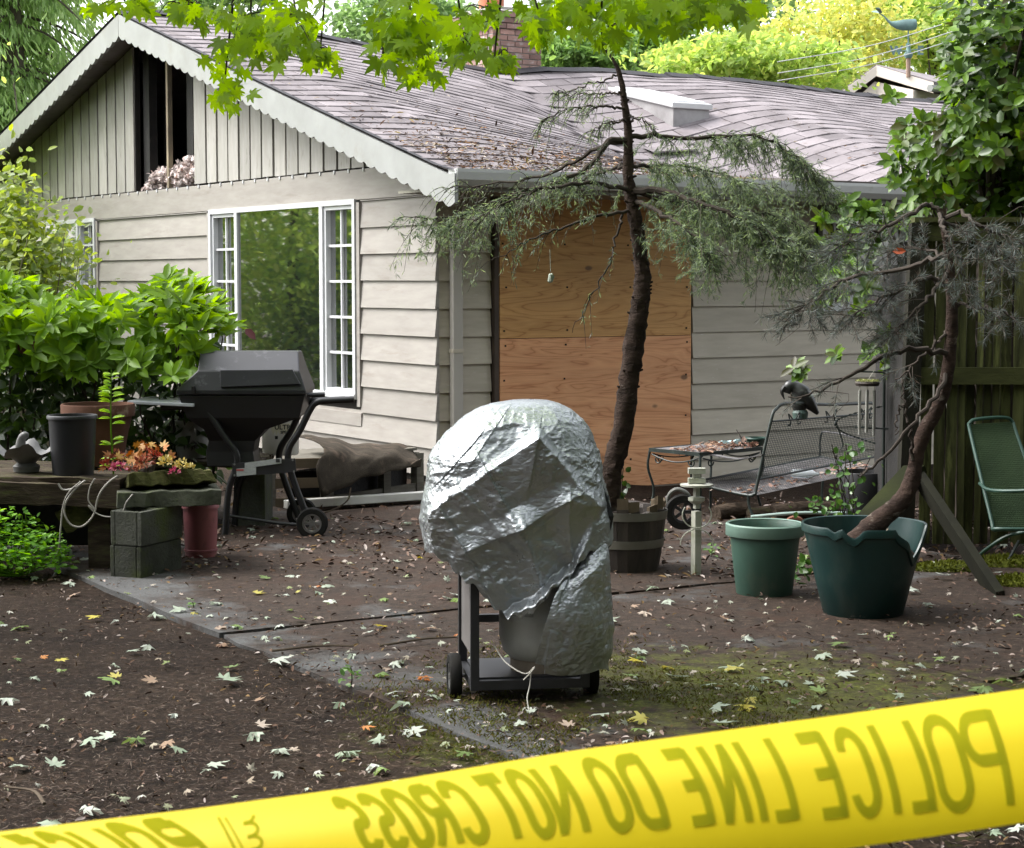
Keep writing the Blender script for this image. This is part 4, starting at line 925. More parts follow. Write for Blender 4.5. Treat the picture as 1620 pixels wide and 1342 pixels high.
# artificial flowers
fl0 = Vector((-1.93, 10.42, .56)); fl = thing('flower_bunch', 'heap of faded red orange and yellow artificial autumn flowers on the mossy plank', 'flowers', fl0)
def petal_head(c, r, n, mat, name, seed, up=(0, -.6, .8), squash=.6):
    R = np.random.RandomState(seed); d = R.normal(size=(n, 3)); d /= np.linalg.norm(d, axis=1)[:, None]; d[:, 2] = np.abs(d[:, 2]) * .9 - .15; d[:, 1] -= .25
    d /= np.linalg.norm(d, axis=1)[:, None]; pos = np.array(c) + d * r * R.uniform(.35, .7, n)[:, None]
    V, Fc = scatter(OVAL * [1, 1.6, 1], OVAL_F, pos, d + R.normal(size=(n, 3)) * .25, np.cross(d, R.normal(size=(n, 3))), r * R.uniform(.4, .6, n))
    link(name, fast_mesh(name, V - np.array(fl0), Fc, mat), fl)
MR = {k: leafmat('petal_' + k, s, .1, .6) for k, s in dict(red=[(.38, .07, .04), (.30, .05, .03), (.45, .14, .06)], rust=[(.28, .09, .05), (.20, .06, .04), (.40, .17, .09)], pink=[(.42, .06, .12), (.34, .05, .10), (.48, .16, .2)], yellow=[(.50, .40, .10), (.42, .32, .07), (.52, .46, .22)], orange=[(.36, .14, .025), (.30, .10, .02), (.34, .20, .04)]).items()}
for i, (px, py, Y, r, k) in enumerate(((228, 735, 10.33, .062, 'rust'), (188, 742, 10.32, .052, 'pink'), (170, 738, 10.42, .05, 'red'), (185, 722, 10.45, .045, 'rust'), (243, 722, 10.42, .05, 'red'), (262, 733, 10.35, .048, 'yellow'), (288, 738, 10.38, .05, 'yellow'), (276, 748, 10.30, .036, 'pink'), (210, 744, 10.36, .04, 'rust'), (232, 712, 10.5, .035, 'red'), (300, 741, 10.45, .035, 'yellow'))):
    petal_head(W(px, py, Y), r, 46, MR[k], 'flower_head', i + 40)
for i in range(26):
    px, py = rnd.choice([(200, 720), (222, 708), (238, 705), (255, 716), (210, 728), (178, 730)]); c = W(px + rnd.uniform(-14, 14), py + rnd.uniform(-9, 9), 10.42 + rnd.uniform(-.08, .1))
    V, Fc = scatter(MAPLE, MAPLE_F, np.array([c]), unit(1), unit(1) * .6 + [[0, -.8, .4]], .075); link('fabric_leaf', fast_mesh('fabric_leaf', V - np.array(fl0), Fc, MR['orange']), fl)
# pale cable looped over the shelf edge
M_CABLE = surf('pale_cable', (.36, .34, .31), (.27, .25, .22), 12, rough=.6)
def cable(pts, Y, r=.0055, n=60, **k): return MB().tube([W(x, y, Y + (q[0] if q else 0)) for x, y, *q in pts], r, 7, n)
cb = thing('cable', 'pale looped cable hanging over the edge of the plank shelf', 'cable', (-2.3, 10.2, .45))
cable([(92, 765), (100, 775), (118, 772), (135, 760), (118, 775), (104, 795), (102, 812), (112, 830), (130, 833), (148, 815), (156, 785), (170, 765), (186, 753)], 10.17).build('strand', M_CABLE, cb, world=True, smooth=True)
cable([(128, 762), (110, 778), (100, 800), (96, 835), (92, 870), (80, 890)], 10.15, .0045).build('strand', M_CABLE, cb, world=True, smooth=True)
cable([(150, 757), (142, 772), (140, 792), (150, 806), (140, 800), (152, 812), (172, 818), (192, 812), (200, 795), (210, 782)], 10.13, .004).build('strand', M_CABLE, cb, world=True, smooth=True)
hb = MB().tube([W(86, 912, 10.3), W(94, 895, 10.3), W(96, 880, 10.3), (W(106, 868, 10.3)), W(112, 875, 10.3), W(110, 888, 10.3)], .008, 8, 24)
solo(hb, 'hose_end', surf('grey_green_hose', (.2, .24, .2), (.15, .18, .15), 8, rough=.5), 'short curl of grey green hose by the leafy green clump', 'hose', W(90, 905, 10.3), smooth=True)

# crate under a draped carpet, and the white rail on the ground
crate = thing('wooden_crate', 'weathered wooden crate against the wall under the draped carpet', 'crate', (-1.3, 13.6, 0))
M_WOODG = surf('weathered_grey_wood', (.20, .185, .155), (.12, .11, .09), 5, (1, 1, 6), .85, bmp=.5, bscale=30, bdist=.006)
M_CARD = surf('damp_plywood_side', (.17, .13, .09), (.10, .08, .055), 4, rough=.9)
a, b, c_, d_ = Vector((-1.72, 13.35, 0)), Vector((-1.32, 13.45, 0)), Vector((-.72, 14.35, 0)), Vector((-1.2, 14.6, 0))
hh = .34
for z in (.03, .17, .31): MB().bar(a + Vector((0, 0, z)), b + Vector((0, 0, z)), .03, .07, up=(0, 0, 1)).build('slat', M_CARD, crate, world=True)
for p_, q_, z in ((b, c_, .035), (b, c_, .27)): MB().bar(p_ + Vector((0, 0, z)), q_ + Vector((0, 0, z)), .035, .07).build('rail', M_WOODG, crate, world=True)
for p_ in (a, b, b.lerp(c_, .62), c_): MB().box((p_.x, p_.y, .15), (.07, .07, .30), Matrix.Rotation(.8, 3, 'Z')).build('post', M_WOODG, crate, world=True)
MB().prism([(p_.x, p_.y, .32) for p_ in (a, b, c_, d_, Vector((-1.85, 13.9, 0)))], (0, 0, .02)).build('top', M_WOODG, crate, world=True)
MB().prism([(-1.6, 13.5, .02), (-1.3, 13.6, .02), (-.8, 14.35, .02), (-1.1, 14.5, .02)], (0, 0, .22)).build('shade_fill', M_CHAR_SHADE, crate, world=True)  # black block standing in for the shade inside the crate
cpt = thing('carpet', 'old brown carpet littered with dead leaves draped over the crate', 'carpet', (-1.1, 13.6, .45))
def carpet(u, v):                                        # u along the wall, v from the wall to the hanging edge
    back = W(472 + 178 * u, 692 + 18 * u, 13.9 + .55 * u); mid = W(512 + 150 * u, 712 + 16 * u, 13.25 + .75 * u); fr = W(508 + 160 * u, 783 - 55 * u, 13.0 + .92 * u)
    f2 = W(500 + 165 * u, 740 - 5 * u, 13.02 + .9 * u)
    p_ = crom([back, mid, f2, fr], 13)[int(round(v * 12))]
    return tuple(p_ + np.array([0, 0, .014 * math.sin(9 * u + 4 * v) + .008 * math.sin(23 * u + 11 * v)]))
M_CARP = surf('brown_carpet', (.075, .062, .048), (.038, .032, .025), 6, rough=1.0, bmp=.9, bscale=120, bdist=.008, spots=(.15, .11, .085), spot_scale=7, spot_at=(.54, .72), spec=.1)
o = MB().grid(carpet, 40, 13).build('pile', M_CARP, cpt, world=True, smooth=True, sharp=None); s_ = o.modifiers.new('thick', 'SOLIDIFY'); s_.thickness = .012
rl = MB(); rl.bar(W(452, 803, 13.1) + Vector((0, 0, .02)), W(676, 788, 13.75) + Vector((0, 0, .02)), .07, .06); solo(rl, 'white_rail', surf('dirty_white_vinyl', (.70, .69, .65), (.58, .56, .52), 4, rough=.5, spots=(.25, .22, .18), spot_scale=6, spot_at=(.6, .75)), 'long dirty white rail lying on the ground below the carpet', 'rail', W(560, 805, 13.6), bevel=.006)
solo(MB().tube([W(555, 772, 13.1), W(551, 790, 13.05), W(535, 803, 12.95), W(512, 812, 12.85)], .006, 6, 14), 'twig', M_ROT, 'thin bent stick leaning on the white rail', 'stick', W(530, 805, 12.95), smooth=True)

# ------------------------------------------------------------------ half barrel
M_STAVE = surf('wet_barrel_stave', (.05, .038, .03), (.02, .015, .012), 4, (4, 4, 1), .75, bmp=.5, bscale=40, bdist=.006, ovar=.2)
M_STAVE2 = surf('bare_stave_top', (.13, .10, .068), (.08, .062, .043), 5, (5, 5, 1), .85, bmp=.4)
M_HOOP = surf('galvanised_hoop', (.17, .165, .14), (.12, .11, .09), 6, rough=.55, metal=.3)
bl0 = Vector((W(990, 900, 10.4).x, 10.42, 0)); barrel = thing('half_barrel', 'old half barrel planter with broken staves holding the leaning cedar', 'planter', bl0)
NB = 22
for k in range(NB):
    a = 2 * math.pi * k / NB; h = .345 + rnd.uniform(-.01, .01); top = k in (16, 17, 19, 20, 0, 2)
    wd = 2 * math.pi * .2 / NB * .98
    rings = []
    for z in (0, .12, .25, h):
        r = .178 + .045 * (z / .345) ** .8; x = wd * (r / .2) / 2
        rings.append([(r * math.cos(a) - sx * x * math.sin(a) + dr * math.cos(a), r * math.sin(a) + sx * x * math.cos(a) + dr * math.sin(a), z + (rnd.uniform(-.015, .015) if z == h else 0)) for sx, dr in ((-1, 0), (1, 0), (1, -.022), (-1, -.022))])
    st_ = MB().loft(rings).build('stave', M_STAVE, barrel)
    if top:
        zt2 = h + rnd.uniform(.04, .075); MB().loft([[(x_ * .97, y_ * .97, z_) for (x_, y_, _z), z_ in zip(rings[-1], (h - .05,) * 4)], [(x_ * .97, y_ * .97, zt2 + rnd.uniform(-.012, .012)) for x_, y_, _z in rings[-1]]]).build('broken_top', M_STAVE2, st_)
for z0, z1 in ((.145, .19), (.30, .345)):
    r = lambda z: .1835 + .045 * (z / .345) ** .8
    MB().lathe([(r(z0), z0), (r(z0) + .004, z0), (r(z1) + .004, z1), (r(z1), z1), (r(z0), z0)], (0, 0, 0), 36).build('hoop', M_HOOP, barrel, smooth=True)
MB().lathe([(0, .30), (.195, .29)], (0, 0, 0), 20).build('soil', M_SOIL, barrel)

# ------------------------------------------------------------------ white feeder post
M_PW = surf('algae_white_plastic', (.46, .46, .40), (.30, .31, .24), 5, (1, 1, 1), .5, spots=(.2, .22, .1), spot_scale=6, spot_at=(.58, .75))
pp = Vector((W(1101, 912, 10.2).x, 10.2, 0)); post = thing('feeder_post', 'short white plastic feeder post with a disc and wire hoops', 'post', pp)
def zz(py): return 1.6 - (py - 445) / F * 10.2
MB().box((0, 0, zz(810) / 2), (.040, .040, zz(810)), Matrix.Rotation(.5, 3, 'Z')).build('pole', M_PW, post)
MB().box((0, 0, (zz(806) + zz(765)) / 2), (.026, .026, zz(765) - zz(806)), Matrix.Rotation(.5, 3, 'Z')).build('upper_pole', M_PW, post)
MB().lathe([(0, zz(770)), (.088, zz(770)), (.09, zz(767)), (0, zz(765))], (0, 0, 0), 28).build('disc', M_PW, post)
MB().lathe([(.025, zz(798)), (.045, zz(793)), (.045, zz(788)), (.02, zz(786)), (.025, zz(798))], (0, 0, 0), 6).build('collar', M_PW, post)
MB().box((0, 0, (zz(765) + zz(757)) / 2), (.092, .06, zz(757) - zz(765) - .001)).build('block', M_PW, post)
MB().box((0, 0, (zz(757) + zz(750)) / 2), (.042, .04, zz(750) - zz(757))).build('neck', M_PW, post)
MB().box((0, 0, (zz(750) + zz(741)) / 2), (.092, .06, zz(741) - zz(750) - .001)).build('block', M_PW, post)
for c_z, r_, e_ in ((zz(815), .078, .5), (zz(862), .088, 1)):
    MB().tube([(r_ * math.cos(a), -.03, c_z + r_ * math.sin(a) * .92) for a in np.linspace(math.pi * (-.02 if e_ == 1 else -1.2), math.pi * (1.02 if e_ == 1 else .2), 26)], .0035, 6).build('hoop', M_PW, post, smooth=True)

# ------------------------------------------------------------------ iron table and glider bench
M_IRON = surf('dark_green_iron', (.016, .026, .022), (.009, .014, .012), 9, rough=.5, spots=(.06, .075, .07), spot_scale=18, spot_at=(.6, .75))
M_IRONL = surf('worn_iron_top', (.20, .19, .19), (.11, .105, .11), 8, rough=.55, metal=.2, spots=(.32, .31, .31), spot_scale=12, spot_at=(.55, .7))
tb0 = Vector((1.35, 13.5, gz(1.35, 13.5))); tbl = thing('iron_table', 'low wrought iron patio table strewn with dead leaves beside the plywood', 'table', tb0)
P1, P2_, P3, P4 = W(1028, 714, 13.1), W(1108, 722, 12.75), W(1205, 713, 13.2), W(1120, 705, 13.65)
zt_ = .43
tp = [Vector((p_.x, p_.y, zt_)) for p_ in (P1, P2_, P3, P4)]
tp = [tp[0], tp[1], tp[2], tp[0] + tp[2] - tp[1]]
MB().prism(tp, (0, 0, .012)).build('top', M_IRONL, tbl, world=True)
for i in range(4):
    a, b = tp[i], tp[(i + 1) % 4]; MB().bar(a + Vector((0, 0, .004)), b + Vector((0, 0, .004)), .018, .024).build('rim', M_IRON, tbl, world=True)
    m_ = (a + b) / 2; mb = MB(); n_ = 24; d = (b - a)
    mb.tube([a + d * t + Vector((0, 0, -.02 - .045 * math.sin(math.pi * t))) for t in np.linspace(.04, .96, 14)], .005, 6)
    for s in (.16, .84):
        e = d.normalized() * (1 if s < .5 else -1)
        mb.tube([a + d * s + e * (.035 * (1 - q) * math.cos(7 * q)) + Vector((0, 0, -.055 - .035 * (1 - q) * math.sin(7 * q))) for q in np.linspace(0, .85, 16)], .005, 6)
    mb.build('scroll_apron', M_IRON, tbl, world=True, smooth=True)
cen = (tp[0] + tp[2]) / 2
for p_ in tp:
    o_ = (p_ - cen).normalized(); g_ = gz(p_.x, p_.y)
    MB().tube([p_ + Vector((0, 0, 0)), p_ + o_ * .012 + Vector((0, 0, -.12)), p_ - o_ * .03 + Vector((0, 0, -.28)), Vector((p_.x, p_.y, g_)) + o_ * .01], .009, 8, 16).build('leg', M_IRON, tbl, world=True, smooth=True)
n = 240; u1, u2 = RS.uniform(0, 1, n), RS.uniform(.15, 1, n); pos = np.array([np.array(tp[0]) + (np.array(tp[1]) - np.array(tp[0])) * a + (np.array(tp[2]) - np.array(tp[1])) * b for a, b in zip(u2 ** .6, u1)]); pos[:, 2] += .02 + RS.uniform(0, .03, n) * (u1 > .4)
V, Fc = scatter(BROAD, OVAL_F, pos, unit(n) * [1, 1, .4], unit(n) * .6 + [0, 0, 1], RS.uniform(.02, .06, n))
M_DEAD = leafmat('dead_leaf', [(.20, .12, .08), (.30, .20, .14), (.13, .07, .045), (.38, .31, .26), (.24, .13, .10)], .1, .7)
tag(link('table_litter', fast_mesh('table_litter', V, Fc, M_DEAD)), kind='stuff')
solo(MB().loft([[tuple(Vector(W(1138 + 34 * u, 704 - 3 * u, 13.3)) + Vector((0, dy, dz))) for dy, dz in ((-.05, 0), (.05, 0), (.05, .02), (-.05, .025 + .01 * math.sin(9 * u)))] for u in np.linspace(0, 1, 9)]), 'cloth_scrap', surf('pale_blue_cloth', (.42, .58, .60), (.34, .48, .5), 9, rough=.8), 'scrap of pale blue cloth on the leaf strewn iron table', 'cloth', W(1155, 705, 13.3))
pt = pot('small_green_pot', tuple(W(1196, 711, 13.3)[:2]) + (.445,), .05, .075, .06, surf('dark_green_glaze', (.02, .06, .045), (.015, .045, .035), 5, rough=.35), 'small dark green bowl on the corner of the iron table', 'bowl', lip=.006, liph=.012, soil=.045)
solo(MB().tube([W(1178, 705, 13.25), W(1172, 692, 13.25), W(1165, 680, 13.27)], [.009, .006, .003], 6, 10).blob(W(1174, 700, 13.25), (.03, .02, .02), 8, 5, .2, 4), 'dried_stem', M_STAVE, 'dark dried stem sticking up from the litter on the iron table', 'stem', W(1176, 706, 13.25), smooth=True)

def mesh_panel(c00, c10, c11, c01, nu, nv, r, bow=(0, 0, 0)):   # woven wire between four corners
    c = [Vector(q) for q in (c00, c10, c11, c01)]; bow = Vector(bow); mb = MB()
    P_ = lambda u, v: c[0] * (1 - u) * (1 - v) + c[1] * u * (1 - v) + c[2] * u * v + c[3] * (1 - u) * v + bow * (16 * u * (1 - u) * v * (1 - v))
    for i in range(nu + 1): mb.tube([P_(i / nu, v) for v in np.linspace(0, 1, 5)], r, 3, cap=False)
    for j in range(nv + 1): mb.tube([P_(u, j / nv) for u in np.linspace(0, 1, 7)], r, 3, cap=False)
    return mb
bA, bB = W(1194, 784, 12.55), W(1394, 742, 13.8)
bch = thing('glider_bench', 'dark green wrought iron bench with woven mesh seat seen from behind', 'bench', (2.1, 13.1, 0))
zs0 = bA.z; bB.z = zs0 + .06
tA, tB = W(1222, 655, 12.60), W(1400, 642, 13.85)
bk_ = (bB - bA).normalized(); sf = Vector((-bk_.y, bk_.x, 0)) * 1.0
sA, sB = bA + sf * .52 + Vector((0, 0, .05)), bB + sf * .52 + Vector((0, 0, .05))
MB().tube([sA, bA + sf * .1 + Vector((0, 0, .0)), bA + Vector((0, 0, .01)), bA.lerp(tA, .12), bA.lerp(tA, .9), tA + bk_ * .05 + Vector((0, 0, .03)), tA + bk_ * .2 + Vector((0, 0, .055)), tA.lerp(tB, .5) + Vector((0, 0, .035)), tB - bk_ * .2 + Vector((0, 0, .035)), tB - bk_ * .02 + Vector((0, 0, .0)), tB.lerp(bB, .15), bB.lerp(tB, .12), bB, bB + sf * .1, sB], .011, 8, 90).build('frame', M_IRON, bch, world=True, smooth=True)
MB().tube([tA + Vector((0, 0, -.05)), tB + Vector((0, 0, -.05))], .007, 6).build('top_rail', M_IRON, bch, world=True)
MB().tube([bA.lerp(tA, .2), bB.lerp(tB, .2)], .008, 6).build('low_rail', M_IRON, bch, world=True)
MB().tube([sA, sB], .009, 6).build('front_rail', M_IRON, bch, world=True)
mesh_panel(bA.lerp(tA, .2), bB.lerp(tB, .2), tB + Vector((0, 0, -.05)), tA + Vector((0, 0, -.05)), 74, 26, .0019).build('back_mesh', M_IRON, bch, world=True)
mesh_panel(bA, bB, sB, sA, 66, 24, .0022).build('seat_mesh', M_IRONL, bch, world=True)
mb = MB()
for s in (.18, .5, .82):
    c_ = tA.lerp(tB, s) + Vector((0, 0, -.01))
    for sg in (-1, 1): mb.tube([c_ + bk_ * sg * (.02 + .075 * q + .03 * math.sin(6 * q)) + Vector((0, 0, -.035 + .04 * math.sin(5.5 * q))) for q in np.linspace(0, 1, 14)], .005, 5)
mb.build('scrollwork', M_IRON, bch, world=True, smooth=True)
for A_, T_, nm in ((bA, tA, 'near'), (bB, tB, 'far')):
    arm0 = A_.lerp(T_, .5); arm1 = A_ + sf * .50 + Vector((0, 0, .24))
    MB().loft([[tuple(p_ + bk_ * s * .02 + Vector((0, 0, dz))) for s, dz in ((-1, 0), (1, 0), (1, .006), (-1, .006))] for p_ in (Vector(q) for q in crom([arm0, arm0.lerp(arm1, .35) + Vector((0, 0, -.03)), arm0.lerp(arm1, .7) + Vector((0, 0, -.005)), arm1], 12))]).build('armrest', M_IRONL, bch, world=True)
    MB().tube([arm1, arm1 + Vector((0, 0, -.05)) + sf * .02, sA if nm == 'near' else sB], .008, 6, 12).build('arm_support', M_IRON, bch, world=True, smooth=True)
    for s in (.05, .45):
        q0 = A_ + sf * s + Vector((0, 0, .01)); g0 = Vector((q0.x, q0.y, gz(q0.x, q0.y))) - sf * (.06 if s < .1 else -.05)
        MB().tube([q0, q0.lerp(g0, .45) + sf * .02, g0 + Vector((0, 0, .0))], .010, 7, 10).build('leg', M_IRON, bch, world=True, smooth=True)
bt = MB().lathe([(0, 0), (.028, 0), (.03, .02), (.03, .14), (.012, .17), (.012, .19), (0, .19)], (0, 0, 0), 16); Rb = Matrix.Rotation(math.pi / 2, 3, 'Y') @ Matrix.Rotation(.4, 3, 'X')
bc_ = bA.lerp(bB, .42) + sf * .15 + Vector((0, 0, .06)); bt.v = [tuple(bc_ + Rb @ Vector(v)) for v in bt.v]
m, t_, p, out = nmat('clear_bottle'); p.inputs['Base Color'].default_value = (.75, .82, .85, 1); p.inputs['Roughness'].default_value = .12; p.inputs['Transmission Weight'].default_value = .6
solo(bt, 'plastic_bottle', m, 'clear plastic bottle lying on the seat of the mesh bench', 'bottle', bc_, smooth=True)
n = 260; u1, u2 = RS.uniform(0, 1, n), RS.uniform(.02, .9, n); pos = np.array([np.array(bA.lerp(bB, a) + sf * (.52 * b)) for a, b in zip(u1, u2)]); pos[:, 2] += .02
V, Fc = scatter(BROAD, OVAL_F, pos, unit(n) * [1, 1, .3], unit(n) * .5 + [0, 0, 1], RS.uniform(.02, .06, n)); tag(link('seat_litter', fast_mesh('seat_litter', V, Fc, M_DEAD)), kind='stuff')

# bird ornament on the bench back
bo = W(1266, 658, 12.95); orn = thing('bird_ornament', 'dark metal bird ornament perched on the back of the mesh bench', 'ornament', bo)
M_ORN = surf('dark_patina', (.03, .032, .03), (.018, .018, .017), 7, rough=.35, spots=(.16, .17, .15), spot_scale=9, spot_at=(.58, .72))
mb = MB(); mb.tube([W(1244, 622, 12.95), W(1248, 612, 12.95), W(1256, 612, 12.95), W(1268, 622, 12.95), W(1280, 637, 12.95), W(1294, 655, 12.95)], [.028, .042, .04, .062, .05, .012], 12, 24); mb.tube([W(1262, 622, 12.95), W(1264, 640, 12.95), W(1266, 655, 12.95)], [.05, .055, .035], 10, 10); mb.build('body', M_ORN, orn, world=True, smooth=True)
MB().tube([W(1242, 612, 12.93), W(1237, 620, 12.93), W(1241, 632, 12.93)], [.02, .014, .004], 8, 8).build('beak', M_ORN, orn, world=True, smooth=True)
MB().lathe([(0, 0), (.05, 0), (.055, .04), (.045, .06), (0, .06)], (0, 0, -.02), 16).build('base', surf('green_patina', (.06, .10, .085), (.04, .07, .06), 7, rough=.5), orn)

# chime, shepherd pole, chain
hp = W(1398, 770, 11.9); hk = thing('plant_pole', 'slim dark iron pole with cross arms beside the fence post', 'pole', (hp.x, 11.9, 0))
MB().tube([(hp.x, 11.9, 0), tuple(W(1399, 578, 11.9))], .010, 8).build('shaft', M_IRON, hk, world=True)
MB().tube([W(1399, 570, 11.9) + Vector((.022 * math.cos(a), 0, .022 * math.sin(a))) for a in np.linspace(-1.4, 4.8, 20)], .004, 6).build('ring', M_IRON, hk, world=True)
MB().tube([W(1362, 588, 11.88), W(1422, 590, 11.88)], .006, 6).build('cross_arm', M_IRON, hk, world=True); MB().tube([W(1352, 676, 11.86), W(1412, 679, 11.86)], .006, 6).build('cross_arm', M_IRON, hk, world=True)
ch0 = W(1372, 605, 11.8); chm = thing('wind_chime', 'wind chime of pale metal tubes under a mossy wooden disc', 'wind chime', ch0)
MB().lathe([(0, -.022), (.07, -.022), (.078, -.005), (.07, .006), (0, .01)], (0, 0, 0), 20).build('disc', M_STAVE, chm, smooth=True)
n = 260; a = RS.uniform(0, 6.28, n); r = .075 * np.sqrt(RS.uniform(0, 1, n)); pos = np.stack([r * np.cos(a), r * np.sin(a), np.full(n, .006)], 1)
V, Fc = scatter(OVAL * [1, .7, 1], OVAL_F, pos, unit(n) * .8 + [0, 0, .5], unit(n), .018); link('moss', fast_mesh('moss', V, Fc, leafmat('pale_moss', [(.25, .28, .08), (.34, .36, .14), (.2, .22, .07)], .1)), chm)
for k in range(6):
    a = 2 * math.pi * k / 6 + .3; L = .24 + .02 * (k % 3); x, y = .052 * math.cos(a), .052 * math.sin(a)
    tb = MB().tube([(x, y, -.05), (x, y, -.05 - L)], .0085, 10).build('tube', surf('chime_tube', (.42, .42, .39), (.3, .3, .27), 8, rough=.4, metal=.4) if k == 0 else bpy.data.materials['chime_tube'], chm, smooth=True)
    MB().tube([(x, y, -.02), (x, y, -.05)], .0012, 4).build('cord', M_STRING, chm)
MB().tube([(0, 0, .005), (.05, .05, .07)], .0015, 5).build('hanger', M_STRING, chm)
chn = thing('twisted_chain', 'dark twisted chain looping from the pole to the mesh bench', 'chain', W(1345, 690, 12.2))
cpts = crom([W(1436, 634, 12.0), W(1400, 642, 12.0), W(1360, 652, 12.05), W(1330, 662, 12.1), W(1321, 672, 12.1), W(1334, 684, 12.1), W(1358, 693, 12.1), W(1385, 702, 12.05)], 60)
mb = MB()
for i in range(0, 59, 1):
    d = cpts[i + 1] - cpts[i]; ang = i * 1.57; mb.bar(Vector(cpts[i]), Vector(cpts[i + 1]), .012 if i % 2 else .005, .005 if i % 2 else .012)
mb.build('links', M_IRON, chn, world=True); MB().tube([Vector(cpts[30]), W(1333, 700, 12.1), W(1330, 712, 12.1)], .005, 5, 8).build('drop', M_IRON, chn, world=True)
bp = pot('black_planter', (W(1370, 790, 12.3).x, 12.35, 0), .14, .175, .36, surf('matte_black_plastic', (.014, .014, .016), (.01, .01, .012), 4, rough=.6), 'black planter tub in the shadow behind the iron pole', soil=.32)
# hose reel on wheels, logs, edging
hr = thing('hose_reel', 'small dark hose reel standing behind the white feeder post', 'hose reel', W(1080, 838, 11.6))
wheel(hr, (0, 0, .11), .11, .05, 'y', M_BLACKM, 5)
MB().tube([(-.08, .03, .11), (-.09, .02, .2), (-.04, .0, .25), (.03, 0, .22), (.06, .02, .14)], .012, 7, 20).build('hose', surf('grey_hose', (.2, .21, .19), (.14, .14, .13), 6, rough=.5), hr, smooth=True)
M_BARK = surf('log_bark', (.085, .062, .045), (.04, .03, .022), 7, (1, 3, 3), .95, bmp=1.0, bscale=16, bdist=.03, spots=(.11, .12, .05), spot_scale=5, spot_at=(.58, .75))
for p0, p1, r, lb in (((1132, 812), (1196, 802), .058, 'short bark covered log under the iron table'), ((1222, 812), (1338, 806), .062, 'long dark mossy log lying below the mesh bench'), ((1186, 795), (1300, 783), .05, 'log lying behind the other logs under the bench seat')):
    a, b = W(*p0, 12.6), W(*p1, 12.75); a.z = gz(a.x, a.y) + r * .8; b.z = gz(b.x, b.y) + r * .8
    mb = MB(); P_ = crom([a, a.lerp(b, .5) + Vector((0, .02, .01)), b], 14); mb.tube(P_, [r * .95, r * 1.05, r], 12, wob=.08)
    solo(mb, 'log', M_BARK, lb, 'log', (a + b) / 2 - Vector((0, 0, r)), 'logs under the bench', smooth=True)
solo(MB().tube([W(1188, 818, 12.2), W(1260, 812, 12.2), W(1338, 812, 12.25)], .011, 8, 16), 'garden_stake', surf('pale_green_stake', (.34, .44, .40), (.24, .32, .29), 6, rough=.5), 'pale green plastic garden stake lying on the ground before the logs', 'stake', W(1260, 815, 12.2), smooth=True)
ta = MB(); cA = W(1257, 822, 11.9); ta.tube([(cA.x + .075 * math.cos(a), cA.y, .0 + .11 * math.sin(a)) for a in np.linspace(0, math.pi, 14)], .016, 7)
solo(ta, 'clay_edging', surf('old_clay', (.22, .10, .07), (.14, .07, .05), 6, rough=.9), 'arched piece of old clay garden edging behind the light green pot', 'edging', (cA.x, cA.y, 0), smooth=True)

# ------------------------------------------------------------------ green pots
M_LG = surf('sage_plastic', (.055, .12, .09), (.035, .08, .06), 3, (1, 1, .5), .5, spots=(.10, .115, .085), spot_scale=7, spot_at=(.52, .78), bmp=.15)
lp = thing('light_green_pot', 'empty sage green plastic plant pot with a wide pale rim', 'flower pot', (W(1209, 940, 9.62).x, 9.62, 0))
MB().lathe([(0, 0), (.135, 0), (.143, .01), (.178, .305), (.19, .306), (.197, .315), (.197, .36), (.190, .368), (.183, .36), (.175, .32), (.14, .03), (0, .03)], (0, 0, 0), 44).build('body', M_LG, lp, smooth=True)
MB().lathe([(.1985, .308), (.2, .31), (.2, .364), (.192, .371), (.184, .366)], (0, 0, 0), 44).build('rim', surf('pale_sage_rim', (.17, .27, .22), (.13, .21, .17), 4, rough=.5), lp, smooth=True)
MB().lathe([(0, .06), (.145, .05)], (0, 0, 0), 20).build('soil', M_SOIL, lp)
dg = thing('dark_green_pot', 'big cracked dark green pot holding the leaning pine', 'flower pot', (W(1366, 900, 9.05).x, 9.05, 0))
M_DG = surf('teal_green_plastic', (.007, .038, .036), (.005, .026, .025), 3, (1, 1, .5), .38, spots=(.035, .055, .048), spot_scale=6, spot_at=(.50, .76), bmp=.12)
def rimcut(a):
    d = math.degrees(a) % 360; c = 0
    for c0_, w_, h_ in ((322, 20, .15), (305, 16, .06), (250, 9, .045), (232, 5, .02)):
        x = abs(d - c0_); c = max(c, h_ * max(0, 1 - x / w_) ** .6)
    return c
def potfn(r, z, a, i):
    k = max(0, (z - .25) / .19); zc = z - rimcut(a) * (1 if z > .38 else 0)
    zc = min(z, max(zc, .2)); return (np.interp(zc, [0, .44], [.19, .295]) + (r - np.interp(z, [0, .44], [.19, .295])), zc)
MB().lathe([(0, 0), (.185, 0), (.19, .005), (.24, .21), (.285, .40), (.296, .405), (.300, .435), (.296, .444), (.287, .44), (.28, .40), (.235, .21), (.18, .03), (0, .03)], (0, 0, 0), 96, lambda r, z, a, i: (r, z) if z < .3 else potfn(r, z, a, i)).build('body', M_DG, dg, smooth=True)
MB().lathe([(0, .31), (.25, .29)], (0, 0, 0), 24, lambda r, z, a, i: (r, z + .02 * math.sin(3 * a))).build('soil', M_SOIL, dg)
mb = MB()
for i in range(14): a = rnd.uniform(0, 6.3); r = rnd.uniform(.05, .22); b = a + rnd.uniform(-.6, .6); mb.tube([(r * math.cos(a), r * math.sin(a), .33), (r * .8 * math.cos(b), r * .8 * math.sin(b), .36 + rnd.uniform(0, .05)), (r * math.cos(b) * .5, r * math.sin(b) * .5 - .05, .34)], .004, 5, 8)
mb.build('roots', surf('dry_roots', (.30, .26, .2), (.2, .17, .13), 8, rough=.9), dg)

